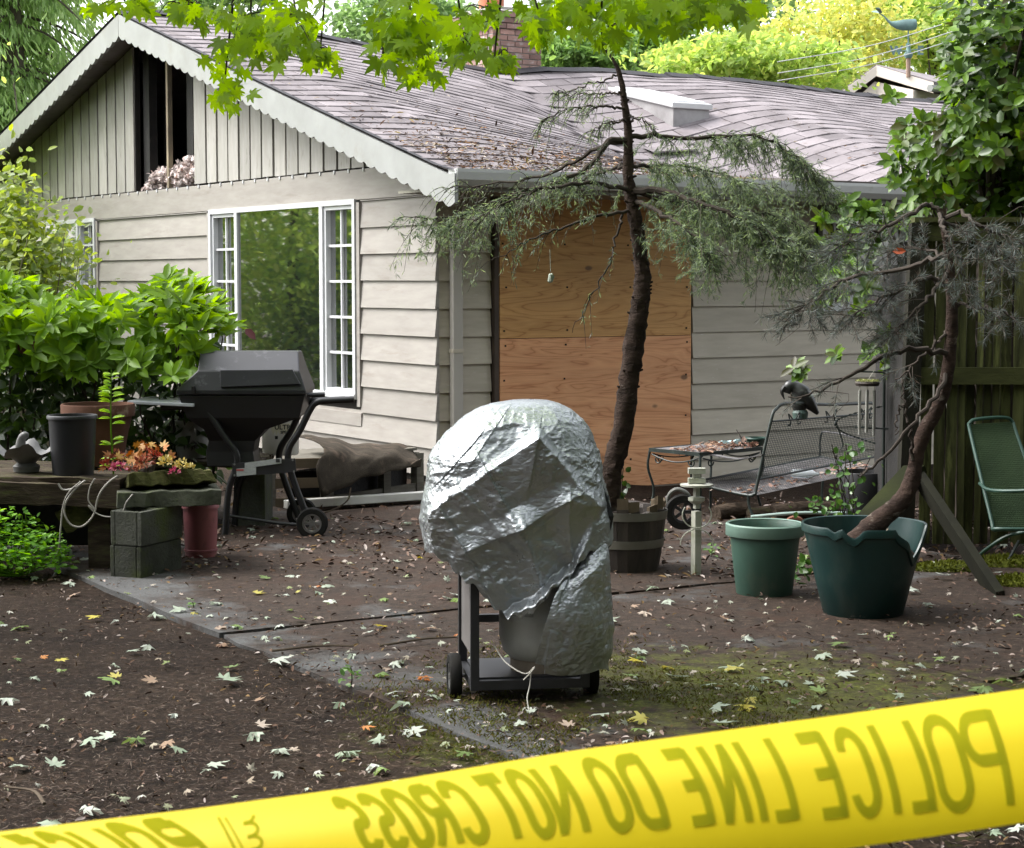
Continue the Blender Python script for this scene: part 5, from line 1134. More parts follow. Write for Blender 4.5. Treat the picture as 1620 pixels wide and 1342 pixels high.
# ------------------------------------------------------------------ fence
M_FEN = surf('mossy_fence_board', (.085, .09, .035), (.025, .025, .013), 4, (6, 6, .7), .9, bmp=.6, bscale=40, bdist=.006, spots=(.20, .215, .075), spot_scale=3.2, spot_at=(.55, .72), ovar=.55)
M_FENR = surf('mossy_fence_rail', (.075, .08, .03), (.045, .048, .02), 5, (1, 5, 5), .9, bmp=.5, bscale=30, bdist=.006)
fx0, fY = W(1440, 600, 11.25).x, 11.25
fen = thing('fence', 'tall dark mossy board fence with a wide middle rail', 'fence', (fx0, fY, 0))
MB().box((fx0, fY - .02, .97), (.095, .095, 1.94), Matrix.Rotation(.03, 3, 'Y')).build('post', surf('black_wet_post', (.03, .028, .02), (.018, .017, .013), 5, (4, 4, 1), .85, bmp=.5), fen, world=True)
x = fx0 + .07
while x < fx0 + 2.5:
    wd = rnd.choice([.028, .034, .04, .05, .06]); h = 1.83 + rnd.uniform(-.02, .02)
    MB().box((x + wd / 2, fY + rnd.uniform(.014, .06), h / 2 + .03), (wd, .02, h), Matrix.Rotation(rnd.uniform(-.006, .006), 3, 'Y')).build('board', M_FEN, fen, world=True)
    x += wd + rnd.uniform(.006, .014)
MB().box((fx0 + 1.3, fY - .015, 1.04), (2.55, .045, .10)).build('rail', M_FENR, fen, world=True)
MB().box((fx0 + 1.3, fY - .012, 1.89), (2.55, .05, .11)).build('rail', M_FENR, fen, world=True)
MB().box((fx0 + 1.3, fY + .0, 1.96), (2.6, .12, .03)).build('cap_rail', M_FENR, fen, world=True)
MB().box((fx0 + 3.75, fY - .02, .97), (.095, .095, 1.94)).build('post', M_FENR, fen, world=True)
x = fx0 + 2.62
MB().bar(W(1457, 760, 11.05), W(1584, 952, 9.55), .045, .12, up=(0, 1, .3)).build('brace', surf('grey_green_brace', (.014, .014, .008), (.008, .008, .005), 5, (1, 1, 1), .9, bmp=.5), fen, world=True)
MB().bar(W(1448, 742, 11.1), W(1330, 868, 10.6), .05, .15, up=(0, 1, .3)).build('brace', surf('mossy_brace', (.02, .024, .006), (.01, .012, .004), 4, rough=.9, bmp=.5), fen, world=True)
solo(MB().bar(W(1432, 932, 10.05), W(1566, 944, 9.75), .09, .06), 'plank', M_ROT, 'dark plank lying on the ground at the foot of the fence brace', 'plank', W(1500, 945, 9.9))
gx0 = W(1445, 700, 12.2).x                                # black panel standing in for the shadow behind the post
MB().box((fx0 + .01, fY + .55, .86), (.03, 1.0, 1.68)).build('shadow_panel', M_CHAR_SHADE, fen, world=True)

# green mesh chair
M_CH = surf('green_enamel', (.032, .082, .06), (.02, .055, .04), 6, rough=.45, spots=(.02, .04, .03), spot_scale=9, spot_at=(.6, .75))
chair = thing('garden_chair', 'green metal mesh garden chair leaning back by the fence', 'chair', (W(1600, 880, 10.7).x, 10.7, 0))
cb0, cb1, cs0, cs1 = W(1532, 672, 10.95), W(1602, 668, 11.05), W(1572, 838, 10.55), W(1660, 838, 10.65)
MB().tube([cs1, cs0 + Vector((.05, 0, 0)), cs0, cs0.lerp(cb0, .12), cb0.lerp(cs0, .1), cb0 + Vector((.01, 0, .012)), cb0.lerp(cb1, .25) + Vector((0, 0, .03)), cb0.lerp(cb1, .8) + Vector((0, 0, .03)), cb1 + Vector((.0, 0, .0)), cb1.lerp(cs1, .12), cs1], .0105, 8, 70).build('frame', M_CH, chair, world=True, smooth=True)
mesh_panel(cs0, cs1, cb1, cb0, 34, 56, .0022).build('mesh', surf('green_mesh_wire', (.06, .105, .045), (.035, .065, .028), 5, rough=.6), chair, world=True)
o = MB().grid(lambda u, v: tuple(cs0 * (1 - u) * (1 - v) + cs1 * u * (1 - v) + cb1 * u * v + cb0 * (1 - u) * v + Vector((0, .006, 0))), 6, 8).build('backing', surf('green_mesh_web', (.035, .058, .022), (.022, .04, .014), 30, rough=.7), chair, world=True)
MB().tube([W(1550, 765, 10.74), W(1562, 774, 10.6), W(1590, 777, 10.45), W(1660, 775, 10.3)], .010, 8, 24).build('armrest', M_CH, chair, world=True, smooth=True)
sA_ = cs0 + Vector((0, 0, -.01)); MB().tube([cs0, cs0 + Vector((-.02, -.2, .03)), cs1 + Vector((0, -.25, .03)), cs1], .0105, 8, 20).build('seat_frame', M_CH, chair, world=True, smooth=True)
MB().tube([W(1660, 838, 10.5), W(1620, 842, 10.55), W(1590, 850, 10.6), W(1562, 868, 10.65), W(1548, 880, 10.7)], .0105, 8, 24).build('rocker', M_CH, chair, world=True, smooth=True)
MB().tube([W(1612, 856, 10.6), W(1578, 918, 10.5)], .009, 7).build('leg', M_IRON, chair, world=True)

# ------------------------------------------------------------------ neighbour house, weathervane, wires
nh0 = Vector((8.1, 37, 0)); nh = thing('neighbour_house', 'cream gabled house roof rising behind the bungalow ridge', 'house', nh0)
M_CREAM = surf('cream_siding', (.74, .66, .58), (.66, .6, .53), 2, rough=.7); Yn = 37.0
ap, le, re_ = W(1384, 111, Yn), W(1312, 165, Yn), W(1474, 138, Yn - .6)
d_ = Vector((2.6, 3.4, 0)); dn = Vector((0, 0, -4.5))
MB().prism([le + Vector((.4, 0, .0)), ap + Vector((0, 0, -.22)), re_ + Vector((-.35, 0, -.05)), Vector((re_.x - .35, re_.y, .0)), Vector((le.x + .4, le.y, 0))], d_ * 1.5).build('wall', M_CREAM, nh, world=True)
for k in range(3):
    z = ap.z - .75 - .42 * k; MB().bar(Vector((le.x + .4, Yn - .03, z - .1)), Vector((re_.x - .36, Yn - .64, z)), .02, .03).build('siding_course_strip', M_CREAM, nh, world=True)  # raised cream strips marking the siding courses
for p_, q_ in ((le, ap), (ap, re_)):
    MB().prism([p_ + Vector((0, -.10, .02)), q_ + Vector((0, -.10, .02)), q_ + Vector((0, -.10, .10)), p_ + Vector((0, -.10, .10))], d_ * 1.7).build('roof', M_SHING, nh, world=True)
    MB().prism([p_ + Vector((0, -.16, -.13)), q_ + Vector((0, -.16, -.13)), q_ + Vector((0, -.16, .07)), p_ + Vector((0, -.16, .07))], (0, .05, 0)).build('bargeboard', M_CREAM, nh, world=True)
MB().tube([re_ + Vector((-.1, -.3, -.05)), re_ + Vector((1.6, 1.6, .05))], .07, 6).build('gutter', M_TRIM, nh, world=True)
wv0 = W(1437, 118, 36.5); wv = thing('weathervane', 'verdigris whale weathervane on a slim pole above the cream gable', 'weathervane', wv0)
M_VERD = surf('verdigris', (.16, .27, .26), (.08, .13, .13), 4, rough=.6)
MB().tube([W(1437, 122, 36.5), W(1437, 92, 36.5)], .045, 8).build('pole', surf('copper_pole', (.3, .2, .15), (.22, .15, .11), 5, rough=.6), wv, world=True)
MB().tube([W(1437, 92, 36.5), W(1437, 44, 36.5)], .016, 6).build('spindle', M_VERD, wv, world=True)
c_ = W(1437, 86, 36.5) - wv0; MB().lathe([(0, -.08), (.06, -.075), (.085, -.03), (.085, .0), (.05, .05), (.035, .15), (.045, .2), (0, .21)], tuple(c_), 14).build('finial', M_VERD, wv, smooth=True)
MB().tube([W(1418, 82, 36.4), W(1456, 78, 36.6)], .012, 5).build('arm', M_VERD, wv, world=True)
for px, tx in ((1418, 'W'), (1456, 'E')):
    vs, fs = text_mb(tx, .22, .012); q = W(px, 86, 36.4); mb = MB().add([(q.x + v.x, q.y, q.z + v.y) for v in vs], fs); mb.build('letter', M_VERD, wv, world=True).modifiers.new('t', 'SOLIDIFY').thickness = .012
rings = []
for px, yt, yb_ in ((1391, 20, 22), (1398, 24, 27), (1404, 30, 35), (1410, 34, 41), (1418, 33, 46), (1428, 31, 49), (1440, 30, 49), (1448, 30, 48), (1450, 33, 46)):
    t1, b1 = W(px, yt, 36.5), W(px, yb_, 36.5); m_ = (t1 + b1) / 2; hz = (t1.z - b1.z) / 2
    rings.append([(m_.x, m_.y + hz * .75 * math.cos(a), m_.z + hz * math.sin(a)) for a in np.linspace(0, 2 * math.pi, 10, endpoint=False)])
MB().loft(rings).build('whale', M_VERD, wv, world=True, smooth=True)
mb = MB(); a = W(1391, 21, 36.5)
for sg in (-1, 1): mb.loft([[a + Vector((0, 0, 0)), a + Vector((.06, 0, .0)), a + Vector((.05, 0, .03))], [a + Vector((-.12, sg * .22, .06)), a + Vector((-.02, sg * .22, .05)), a + Vector((-.05, sg * .22, .08))]])
mb.build('fluke', M_VERD, wv, world=True)
for k, (ya, yb_) in enumerate(((74, 36), (92, 52), (104, 66))):
    mb = MB().tube([W(1230, ya + 24, 30), W(1340, ya + 6, 30.5), W(1420, (ya + yb_) / 2 + 6, 31), W(1560, yb_ - 18, 32), W(1700, yb_ - 50, 33)], .008, 5, 20)
    solo(mb, 'overhead_wire', surf('pale_wire', (.5, .5, .5), (.45, .45, .45), 5) if k == 0 else bpy.data.materials['pale_wire'], ('topmost', 'middle', 'lowest')[k] + ' of the three thin pale overhead wires crossing behind the weathervane', 'wire', W(1420, ya, 31), 'overhead wires')
# ------------------------------------------------------------------ plants
def leafy(t, T, Fc, pos, axis, nrm, size, mat, own=300, name='leaf', bulk='foliage'):
    pos, axis, nrm = map(np.asarray, (pos, axis, nrm)); n = len(pos); size = np.broadcast_to(np.asarray(size, float), (n,)).copy()
    Mi = mwi(t); px, py, f = pix(pos); inside = (px > 0) & (px < 1620) & (py > 0) & (py < 1342) & (f > .3)
    d = pos[:, 1]; score = np.where(inside, size / np.maximum(f, .3) * (1 + .0 * d), 0); front = np.where(inside, -(d - d.min()), -99) * .02
    order = np.argsort(-(score * 100 + front)); k = min(own, int(inside.sum())); pick = order[:k]; rest = np.setdiff1d(np.arange(n), pick)
    x, y, z = frames(axis, nrm)
    if k:
        me = fast_mesh(name, T, Fc, mat)
        for i in pick:
            M = Matrix((( *[float(v) for v in (x[i][0], y[i][0], z[i][0])], 0), (*[float(v) for v in (x[i][1], y[i][1], z[i][1])], 0), (*[float(v) for v in (x[i][2], y[i][2], z[i][2])], 0), (0, 0, 0, 1)))
            o = bpy.data.objects.new(name, me); COL.objects.link(o); o.parent = t
            o.matrix_basis = Mi @ Matrix.Translation(Vector(pos[i])) @ M @ Matrix.Scale(float(size[i]), 4)
    if len(rest):
        V, F2 = scatter(T, Fc, pos[rest], axis[rest], nrm[rest], size[rest]); M = np.array(Mi); V = V @ M[:3, :3].T + M[:3, 3]
        o = link(bulk, fast_mesh(bulk, V, F2, mat), t); o['kind'] = 'stuff'
def whorls(cs, ups, nl, L, tilt=(.1, .7), R=RS):         # rosettes of leaves round shoot tips
    P, A, N, S = [], [], [], []
    for c, u in zip(cs, ups):
        u = np.array(u) / np.linalg.norm(u); s = np.cross(u, [.3, .2, .9] if abs(u[2]) < .8 else [1, .2, 0]); s /= np.linalg.norm(s); q = np.cross(u, s); ph = R.uniform(0, 6.28); n = nl + R.randint(-1, 3)
        for k in range(n):
            a = ph + 2 * math.pi * k / n + R.uniform(-.25, .25); r = math.cos(a) * s + math.sin(a) * q; tl_ = R.uniform(*tilt)
            P.append(c + u * R.uniform(-.02, .01)); A.append(r * math.cos(tl_) + u * math.sin(tl_) + R.normal(size=3) * .1); N.append(u * math.cos(tl_) - r * math.sin(tl_) + R.normal(size=3) * .12); S.append(L * R.uniform(.7, 1.15))
    return np.array(P), np.array(A), np.array(N), np.array(S)
M_BARKD = surf('dark_twig_bark', (.055, .045, .036), (.03, .024, .02), 9, rough=.9)
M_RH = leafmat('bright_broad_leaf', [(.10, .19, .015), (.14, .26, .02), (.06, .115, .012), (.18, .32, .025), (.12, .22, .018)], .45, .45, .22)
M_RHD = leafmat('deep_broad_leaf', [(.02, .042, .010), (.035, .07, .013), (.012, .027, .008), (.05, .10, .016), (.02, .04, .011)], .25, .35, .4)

# broad leaved shrub by the house
sb0 = Vector((-2.7, 12.8, 0)); sb = thing('broad_leaf_shrub', 'wide bright green broad leaved shrub growing under the big window', 'shrub', sb0)
cs, us = [], []
for i in range(400):
    x = rnd.uniform(-3.95, -1.93); top = 1.50 + .07 * math.sin(5 * x) + .05 * math.sin(11 * x + 1) - .5 * max(0, x + 2.15); y = rnd.uniform(11.85, 13.5)
    if i % 5 < 3: z = top - rnd.uniform(0, .12) - .05 * abs(y - 12.6); u = (rnd.gauss(0, .35), rnd.gauss(-.25, .3), 1)
    else: y = rnd.uniform(11.75, 12.3); z = rnd.uniform(1.0, top - .08); u = (rnd.gauss(0, .4), -1.0, .7)
    cs.append(np.array((x, y, z))); us.append(u)
P_, A_, N_, S_ = whorls(cs, us, 7, .142, (.0, .8)); leafy(sb, OVAL * [1, 1.12, 1.2], OVAL_F, P_, A_, N_, S_, M_RH, 300)
for i in range(60):
    c = Vector(cs[rnd.randrange(len(cs))]); b = Vector((c.x * .8 + sb0.x * .2 + rnd.uniform(-.15, .15), rnd.uniform(12.1, 13.2), 0))
    MB().tube([b, b.lerp(c, .4) + Vector((rnd.uniform(-.08, .08), rnd.uniform(-.08, .08), .05)), b.lerp(c, .75) + Vector((rnd.uniform(-.1, .1), rnd.uniform(-.05, .05), .02)), c], [.012, .009, .006, .004], 5, 9).build('branch', M_BARKD, sb, world=True)
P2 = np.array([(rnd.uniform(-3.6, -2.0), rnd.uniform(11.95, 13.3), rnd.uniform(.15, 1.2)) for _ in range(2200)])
leafy(sb, BROAD, OVAL_F, P2, unit(2200) * [1, 1, .4] + [0, 0, -.5], unit(2200) + [0, -.5, .6], RS.uniform(.08, .14, 2200), M_RHD, 0, bulk='lower_leaves')  # darker green leaves filling the lower shrub
pl = leafmat('dark_red_leaf', [(.10, .012, .014), (.06, .01, .012)], .15)
for q in ((28, 545), (48, 540), (388, 520)):
    V, Fc = scatter(BROAD, OVAL_F, np.array([W(*q, 11.9)]), np.array([(.5, -.2, -.5)]), np.array([(.2, -1, .3)]), .10); o = link('dead_leaf', fast_mesh('dead_leaf', V - np.array(sb0), Fc, pl), sb); o['label'] = 'dark red dead leaf'

# light shrub before the far window
ls0 = Vector((-3.9, 14.6, 0)); ls = thing('young_shrub', 'airy yellow green shrub before the far window', 'shrub', ls0)
n = 3000; c = np.array(W(34, 415, 14.5)); pos = c + RS.normal(size=(n, 3)) * [.21, .3, .20] + [0, 0, 0]; pos[:500] = np.array(W(18, 330, 14.5)) + RS.normal(size=(500, 3)) * [.10, .2, .17]
pos[2500:] = c + RS.normal(size=(500, 3)) * [.4, .3, .3] + [-.3, 0, -.35]
leafy(ls, BROAD, OVAL_F, pos, unit(n) * [1, 1, .6] + [0, 0, .2], unit(n) * .8 + [0, -.4, .6], RS.uniform(.05, .095, n), leafmat('young_leaf', [(.20, .27, .03), (.14, .22, .03), (.27, .33, .06), (.10, .16, .03), (.22, .26, .12)], .45), 200)
for i in range(34):
    e = Vector(pos[rnd.randrange(n)]); b = ls0 + Vector((rnd.uniform(-.5, .5), rnd.uniform(-.2, .2), 0))
    MB().tube([b, b.lerp(e, .5) + Vector((rnd.uniform(-.1, .1), 0, .1)), e], [.012, .008, .003], 5, 8).build('branch', surf('pale_twig', (.22, .2, .15), (.15, .13, .1), 6, rough=.9) if i == 0 else bpy.data.materials['pale_twig'], ls, world=True)

# leafy clump on the ground
cl0 = W(30, 885, 10.2); cl0.z = 0; cl = thing('leafy_clump', 'low bright green leafy clump beside the plank shelf', 'plant', cl0)
n = 1500; a = RS.uniform(0, 6.28, n); r = np.sqrt(RS.uniform(0, 1, n)); h = .36 * (1 - (r * .95) ** 2) ** .5
pos = np.stack([cl0.x - .08 + .36 * r * np.cos(a), 10.2 + .22 * r * np.sin(a), h * RS.uniform(.25, 1.05, n)], 1)
leafy(cl, BROAD, OVAL_F, pos, unit(n) * [1, 1, .3] + [0, 0, .15], unit(n) * .5 + [0, -.2, 1], RS.uniform(.025, .05, n), leafmat('fresh_leaf', [(.11, .27, .02), (.16, .36, .03), (.08, .2, .02), (.2, .4, .05)], .45), 120)
for i in range(40):
    e = Vector(pos[rnd.randrange(n)]); MB().tube([Vector((cl0.x + rnd.uniform(-.1, .05), 10.2, 0)), Vector((e.x, e.y, e.z * .6)), e], [.004, .003, .002], 4, 6).build('stem', M_RH, cl, world=True)
# lone stem by the flowers
st0 = Vector((W(178, 735, 10.62).x, 10.62, .0)); st = thing('tall_weed', 'single tall bright green leafy stem rising behind the flowers', 'plant', st0)
zt0, zb0 = W(178, 585, 10.62).z, .50
MB().tube([st0, (st0.x + .005, 10.62, .5), (st0.x - .006, 10.62, .8), (st0.x + .002, 10.62, zt0)], [.006, .006, .005, .002], 6, 20).build('stalk', M_RH, st, world=True)
P_, A_, N_, S_ = [], [], [], []
for z in (.56, .60, .68, .71, .80, .83, .86, .92, .95, .97, .99, 1.01, 1.03, 1.05, 1.07, 1.08):
    for k in range(3):
        a = rnd.uniform(0, 6.28); a = rnd.choice((0, math.pi)) + rnd.uniform(-.7, .7); P_.append((st0.x, 10.62, z)); A_.append((math.cos(a), .6 * math.sin(a), rnd.uniform(.1, .5))); N_.append((-.3 * math.cos(a), -.5, 1)); S_.append(.075 if z < 1 else .05)
leafy(st, OVAL * [1, .9, 1.6], OVAL_F, P_, A_, N_, S_, leafmat('lime_leaf', [(.22, .38, .03), (.16, .30, .025), (.28, .42, .05)], .45))

# rhododendron behind the fence
rh0 = Vector((3.15, 12.5, 0)); rh = thing('rhododendron', 'tall glossy rhododendron leaning over the board fence', 'shrub', rh0)
cs, us = [], []; C_ = np.array(W(1600, 165, 12.35)); Rr = np.array((.84, .95, .82)); n_r = 0
while len(cs) < 680:
    v = RS.normal(size=3); v /= np.linalg.norm(v); q = C_ + v * Rr * RS.uniform(.35, 1.08) * (1 + .12 * math.sin(5 * v[0] + 3 * v[2])); px, py, _ = pix(q)
    if q[2] < 2.0 + .05 * RS.normal(): continue
    if (px < 1490 and py < 195) or px < 1418: continue
    cs.append(q); us.append(v * [.8, .6, .8] + [0, -.35, .45])
for _ in range(90): q = C_ + np.abs(RS.normal(size=3)) * [.9, .6, .5] + [.3, 0, -.1]; cs.append(q); us.append((RS.normal() * .5, -.4, .7))
for px, py, sx, sy, n, Y in ((1350, 372, 26, 34, 16, 11.7), (1395, 350, 30, 22, 14, 11.7), (1352, 470, 45, 60, 20, 11.9), (1400, 560, 22, 18, 4, 11.9), (1425, 255, 14, 40, 8, 12), (1335, 415, 25, 20, 7, 11.7)):
    for _ in range(n): cs.append(np.array(W(px + RS.normal() * sx, py + RS.normal() * sy, Y + RS.normal() * .1))); us.append((RS.normal() * .5 - .3, -.7, .6))
for px, py in ((1256, 582), (1268, 590)): cs.append(np.array(W(px, py, 11.6))); us.append((-.5, -.6, .6))
P_, A_, N_, S_ = whorls(cs, us, 7, .104, (-.15, .6)); leafy(rh, BROAD, OVAL_F, P_, A_, N_, S_, leafmat('glossy_leaf', [(.04, .08, .012), (.075, .15, .018), (.02, .045, .009), (.17, .31, .03), (.03, .06, .012), (.12, .23, .022), (.06, .055, .02), (.10, .19, .02)],   .42, .36, .3), 300)
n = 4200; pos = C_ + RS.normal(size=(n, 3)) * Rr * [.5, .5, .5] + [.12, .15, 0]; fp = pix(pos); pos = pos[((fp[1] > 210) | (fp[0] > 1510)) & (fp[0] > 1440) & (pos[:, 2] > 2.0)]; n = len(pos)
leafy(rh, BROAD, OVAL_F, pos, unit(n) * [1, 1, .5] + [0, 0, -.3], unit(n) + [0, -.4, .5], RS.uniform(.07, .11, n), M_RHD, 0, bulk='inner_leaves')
for i in range(46):
    e = Vector(cs[rnd.randrange(len(cs) - 62 if i < 26 else len(cs))]); b = rh0 + Vector((rnd.uniform(-.25, .25), rnd.uniform(-.2, .2), 0)); mdl = Vector((b.x * .6 + e.x * .4, b.y * .6 + e.y * .4, max(1.3, e.z * .62)))
    MB().tube([b, mdl, mdl.lerp(e, .6) + Vector((0, 0, .06)), e], [.03, .02, .011, .005], 6, 12).build('branch', M_BARKD, rh, world=True)

# ------------------------------------------------------------------ conifers in tubs
M_CBARK = surf('cedar_bark', (.052, .036, .029), (.02, .014, .011), 8, (1, 1, 2.5), .95, bmp=1.0, bscale=34, bdist=.012, spots=(.12, .10, .085), spot_scale=12, spot_at=(.62, .75))
NEED = np.array([(0, 0, 0), (.5, .055, 0), (1, 0, 0), (.5, -.055, 0)]); NEED_F = np.array([(0, 3, 2, 1)])
def needles(curve_pts, per, L, spread, grav=.0, along=.8):  # needles along polylines: positions, directions
    P, D = [], []
    for c in curve_pts:
        m = len(c); T = np.gradient(c, axis=0); T /= np.linalg.norm(T, axis=1)[:, None] + 1e-9
        t = RS.uniform(0, m - 1.001, per); i = t.astype(int); s = (t - i)[:, None]
        P.append(c[i] * (1 - s) + c[i + 1] * s); D.append(T[i] * along + RS.normal(size=(per, 3)) * spread + [0, 0, -grav])
    P = np.vstack(P); D = np.vstack(D); return P, D
def sprays(curve, n, L, t0=.15, droop=.8, side=.8):         # branchlets hanging from a limb
    out = []; T = np.gradient(curve, axis=0); m = len(curve)
    for _ in range(n):
        t = t0 + (1 - t0) * RS.uniform() ** .75; k = t * (m - 1.01); i = int(k); p = curve[i] + (curve[i + 1] - curve[i]) * (k - i)
        d = T[i] / (np.linalg.norm(T[i]) + 1e-9) * .6 + RS.normal(size=3) * side * [.7, 1, .45]; d /= np.linalg.norm(d); l = L * RS.uniform(.4, 1.1)
        out.append(np.array([p + d * l * s + np.array([0, 0, -droop * l * s * s]) for s in np.linspace(0, 1, 6)]))
    return out
cd0 = Vector((W(968, 770, 10.4).x + .01, 10.42, .25)); cd = thing('weeping_conifer', 'thin leaning conifer with drooping grey green boughs growing from the half barrel', 'tree', cd0)
CY = 10.4
tr = [(962, 800), (968, 745), (986, 672), (999, 575), (1011, 490), (1017, 440), (1012, 395), (1003, 335), (994, 285), (994, 215), (988, 160), (981, 120), (970, 95), (952, 72)]
trr = [19, 17, 16, 16.5, 15, 13, 11.5, 10.5, 9, 6.5, 5, 4, 2.6, 1.2]
MB().tube([W(x, y, CY) for x, y in tr], [r / F * CY for r in trr], 14, 110, wob=.15).build('trunk', M_CBARK, cd, world=True, smooth=True)
mb = MB()
for i in range(75):
    t = rnd.uniform(.05, .8); p_ = crom([W(x, y, CY) for x, y in tr], 101)[int(t * 100)]; a = rnd.uniform(0, 6.28); r = float(np.interp(t, np.linspace(0, 1, 14), trr)) / F * CY
    q = Vector(p_) + Vector((math.cos(a), math.sin(a), .1)) * r * .8; mb.tube([q, q + Vector((math.cos(a), math.sin(a), .3)) * rnd.uniform(.010, .024)], [.009, .005], 5)
mb.build('bark_knobs', M_CBARK, cd, world=True)['kind'] = 'stuff'
limbs = [  # px, py, extra depth ; start radius px ; sprays ; length
    ([(992, 222, 0), (965, 224, -.05), (945, 250, -.15), (915, 274, -.25), (860, 294, -.35), (790, 318, -.45), (720, 342, -.5), (640, 345, -.55)], 5.5, 130, .26),
    ([(992, 224, 0), (950, 232, .1), (900, 262, .25), (840, 282, .4), (770, 292, .5), (700, 298, .55)], 4, 90, .22),
    ([(996, 300, 0), (930, 290, -.3), (860, 300, -.6), (800, 322, -.8), (750, 352, -.9)], 4, 80, .24),
    ([(1000, 332, 0), (950, 342, -.1), (890, 360, -.2), (830, 385, -.25), (775, 415, -.3)], 3.2, 16, .14),
    ([(986, 335, 0), (976, 372, -.05), (962, 420, -.08), (935, 470, -.1), (902, 530, -.12)], 2.4, 8, .12),
    ([(996, 216, 0), (1040, 213, .1), (1100, 220, .2), (1160, 214, .25), (1215, 222, .3), (1262, 250, .3), (1295, 285, .3)], 4.5, 130, .22),
    ([(1000, 302, 0), (1050, 303, -.15), (1105, 322, -.3), (1165, 342, -.4), (1220, 368, -.45), (1275, 400, -.5)], 6.5, 170, .27),
    ([(1002, 300, 0), (1060, 320, .3), (1120, 330, .5), (1190, 335, .6), (1250, 352, .65), (1290, 395, .65)], 5, 140, .27),
    ([(1004, 318, 0), (1050, 340, -.4), (1095, 370, -.6), (1130, 410, -.7)], 4, 60, .2),
    ([(994, 262, 0), (1030, 262, .3), (1080, 262, .6), (1150, 278, .8), (1230, 300, .9)], 3.5, 80, .22),
    ([(990, 262, 0), (960, 270, .35), (900, 290, .6), (820, 310, .8)], 3.5, 80, .22),
    ([(990, 172, 0), (950, 168, -.1), (900, 172, -.15), (858, 190, -.2)], 2.4, 34, .12), ([(986, 150, 0), (945, 148, .1), (890, 150, .2)], 2, 30, .12),
    ([(980, 118, 0), (950, 128, 0), (905, 142, 0), (870, 148, 0)], 1.8, 16, .1), ([(992, 190, 0), (960, 196, -.2), (930, 210, -.3)], 2, 20, .12), ([(992, 185, 0), (1015, 190, -.1), (1040, 205, -.1)], 1.8, 10, .1)]
allspr = []; bare = []
for pts, r, n, L in limbs:
    n = int(n * (.44 if pts[-1][0] < 900 else .78)) if n > 40 else n
    P_ = [W(x, y, CY + d) for x, y, d in pts]; c = crom(P_, 28); c[2:] += RS.normal(size=(26, 3)) * .006
    MB().tube(c, [r / F * CY, r / F * CY * .75, r / F * CY * .45, .0016], 7, None).build('branch', M_BARKD, cd, world=True, smooth=True)
    s = sprays(c, n, L, .12 if n > 60 else .25); (allspr if n > 40 else bare).extend(s)
tw = MB()
for s in allspr + bare: tw.tube(s, [.0028, .0008], 3, cap=False)
tw.build('twigs', M_BARKD, cd, world=True)['kind'] = 'stuff'
sec = []
for s in allspr:
    for _ in range(3):
        i = RS.randint(1, 5); d = RS.normal(size=3) * [1, 1, .5] + [0, 0, -.5]; d /= np.linalg.norm(d); l = RS.uniform(.05, .11); sec.append(np.array([s[i] + d * l * q + [0, 0, -.3 * l * q * q] for q in np.linspace(0, 1, 4)]))
P_, D_ = needles(allspr + sec, 26, .03, .5, .25); P2, D2 = needles(bare, 12, .02, .6, .2)
P_ = np.vstack([P_, P2]); D_ = np.vstack([D_, D2])
M_NEED = leafmat('grey_green_needle', [(.10, .14, .085), (.055, .075, .05), (.16, .21, .10), (.22, .30, .12), (.07, .09, .06)], .35, .55)
V, Fc = scatter(NEED * [1, 1.1, 1], NEED_F, P_, D_, unit(len(P_)), RS.uniform(.020, .044, len(P_))); o = link('needles', fast_mesh('needles', V - np.array(cd0), Fc, M_NEED), cd); o['kind'] = 'stuff'
solo(MB().tube([W(870, 395, 10.2), W(871, 430, 10.2)], .0015, 4).blob(W(871, 440, 10.2), (.018, .018, .022), 8, 6, .3, 2), 'lichen_tuft', surf('pale_lichen', (.34, .38, .32), (.25, .28, .23), 20, rough=.95), 'small pale lichen tuft hanging from a bare twig before the plywood', 'lichen', W(871, 440, 10.2))
# sprig of ivy in the barrel
iv = thing('ivy_sprig', 'small green ivy sprig growing in the barrel behind the conifer trunk', 'plant', W(985, 785, 10.5))
pos = np.array([W(982 + RS.uniform(-8, 10), RS.uniform(738, 790), 10.5) for _ in range(16)]); leafy(iv, BROAD * [1, 1.6, 1], OVAL_F, pos, unit(16) + [0, 0, -.5], unit(16) * .6 + [0, -1, .2], .04, M_RHD, 16)
MB().tube([W(988, 800, 10.5), W(984, 770, 10.52), W(986, 740, 10.5)], .003, 5, 10).build('stem', M_BARKD, iv, world=True)

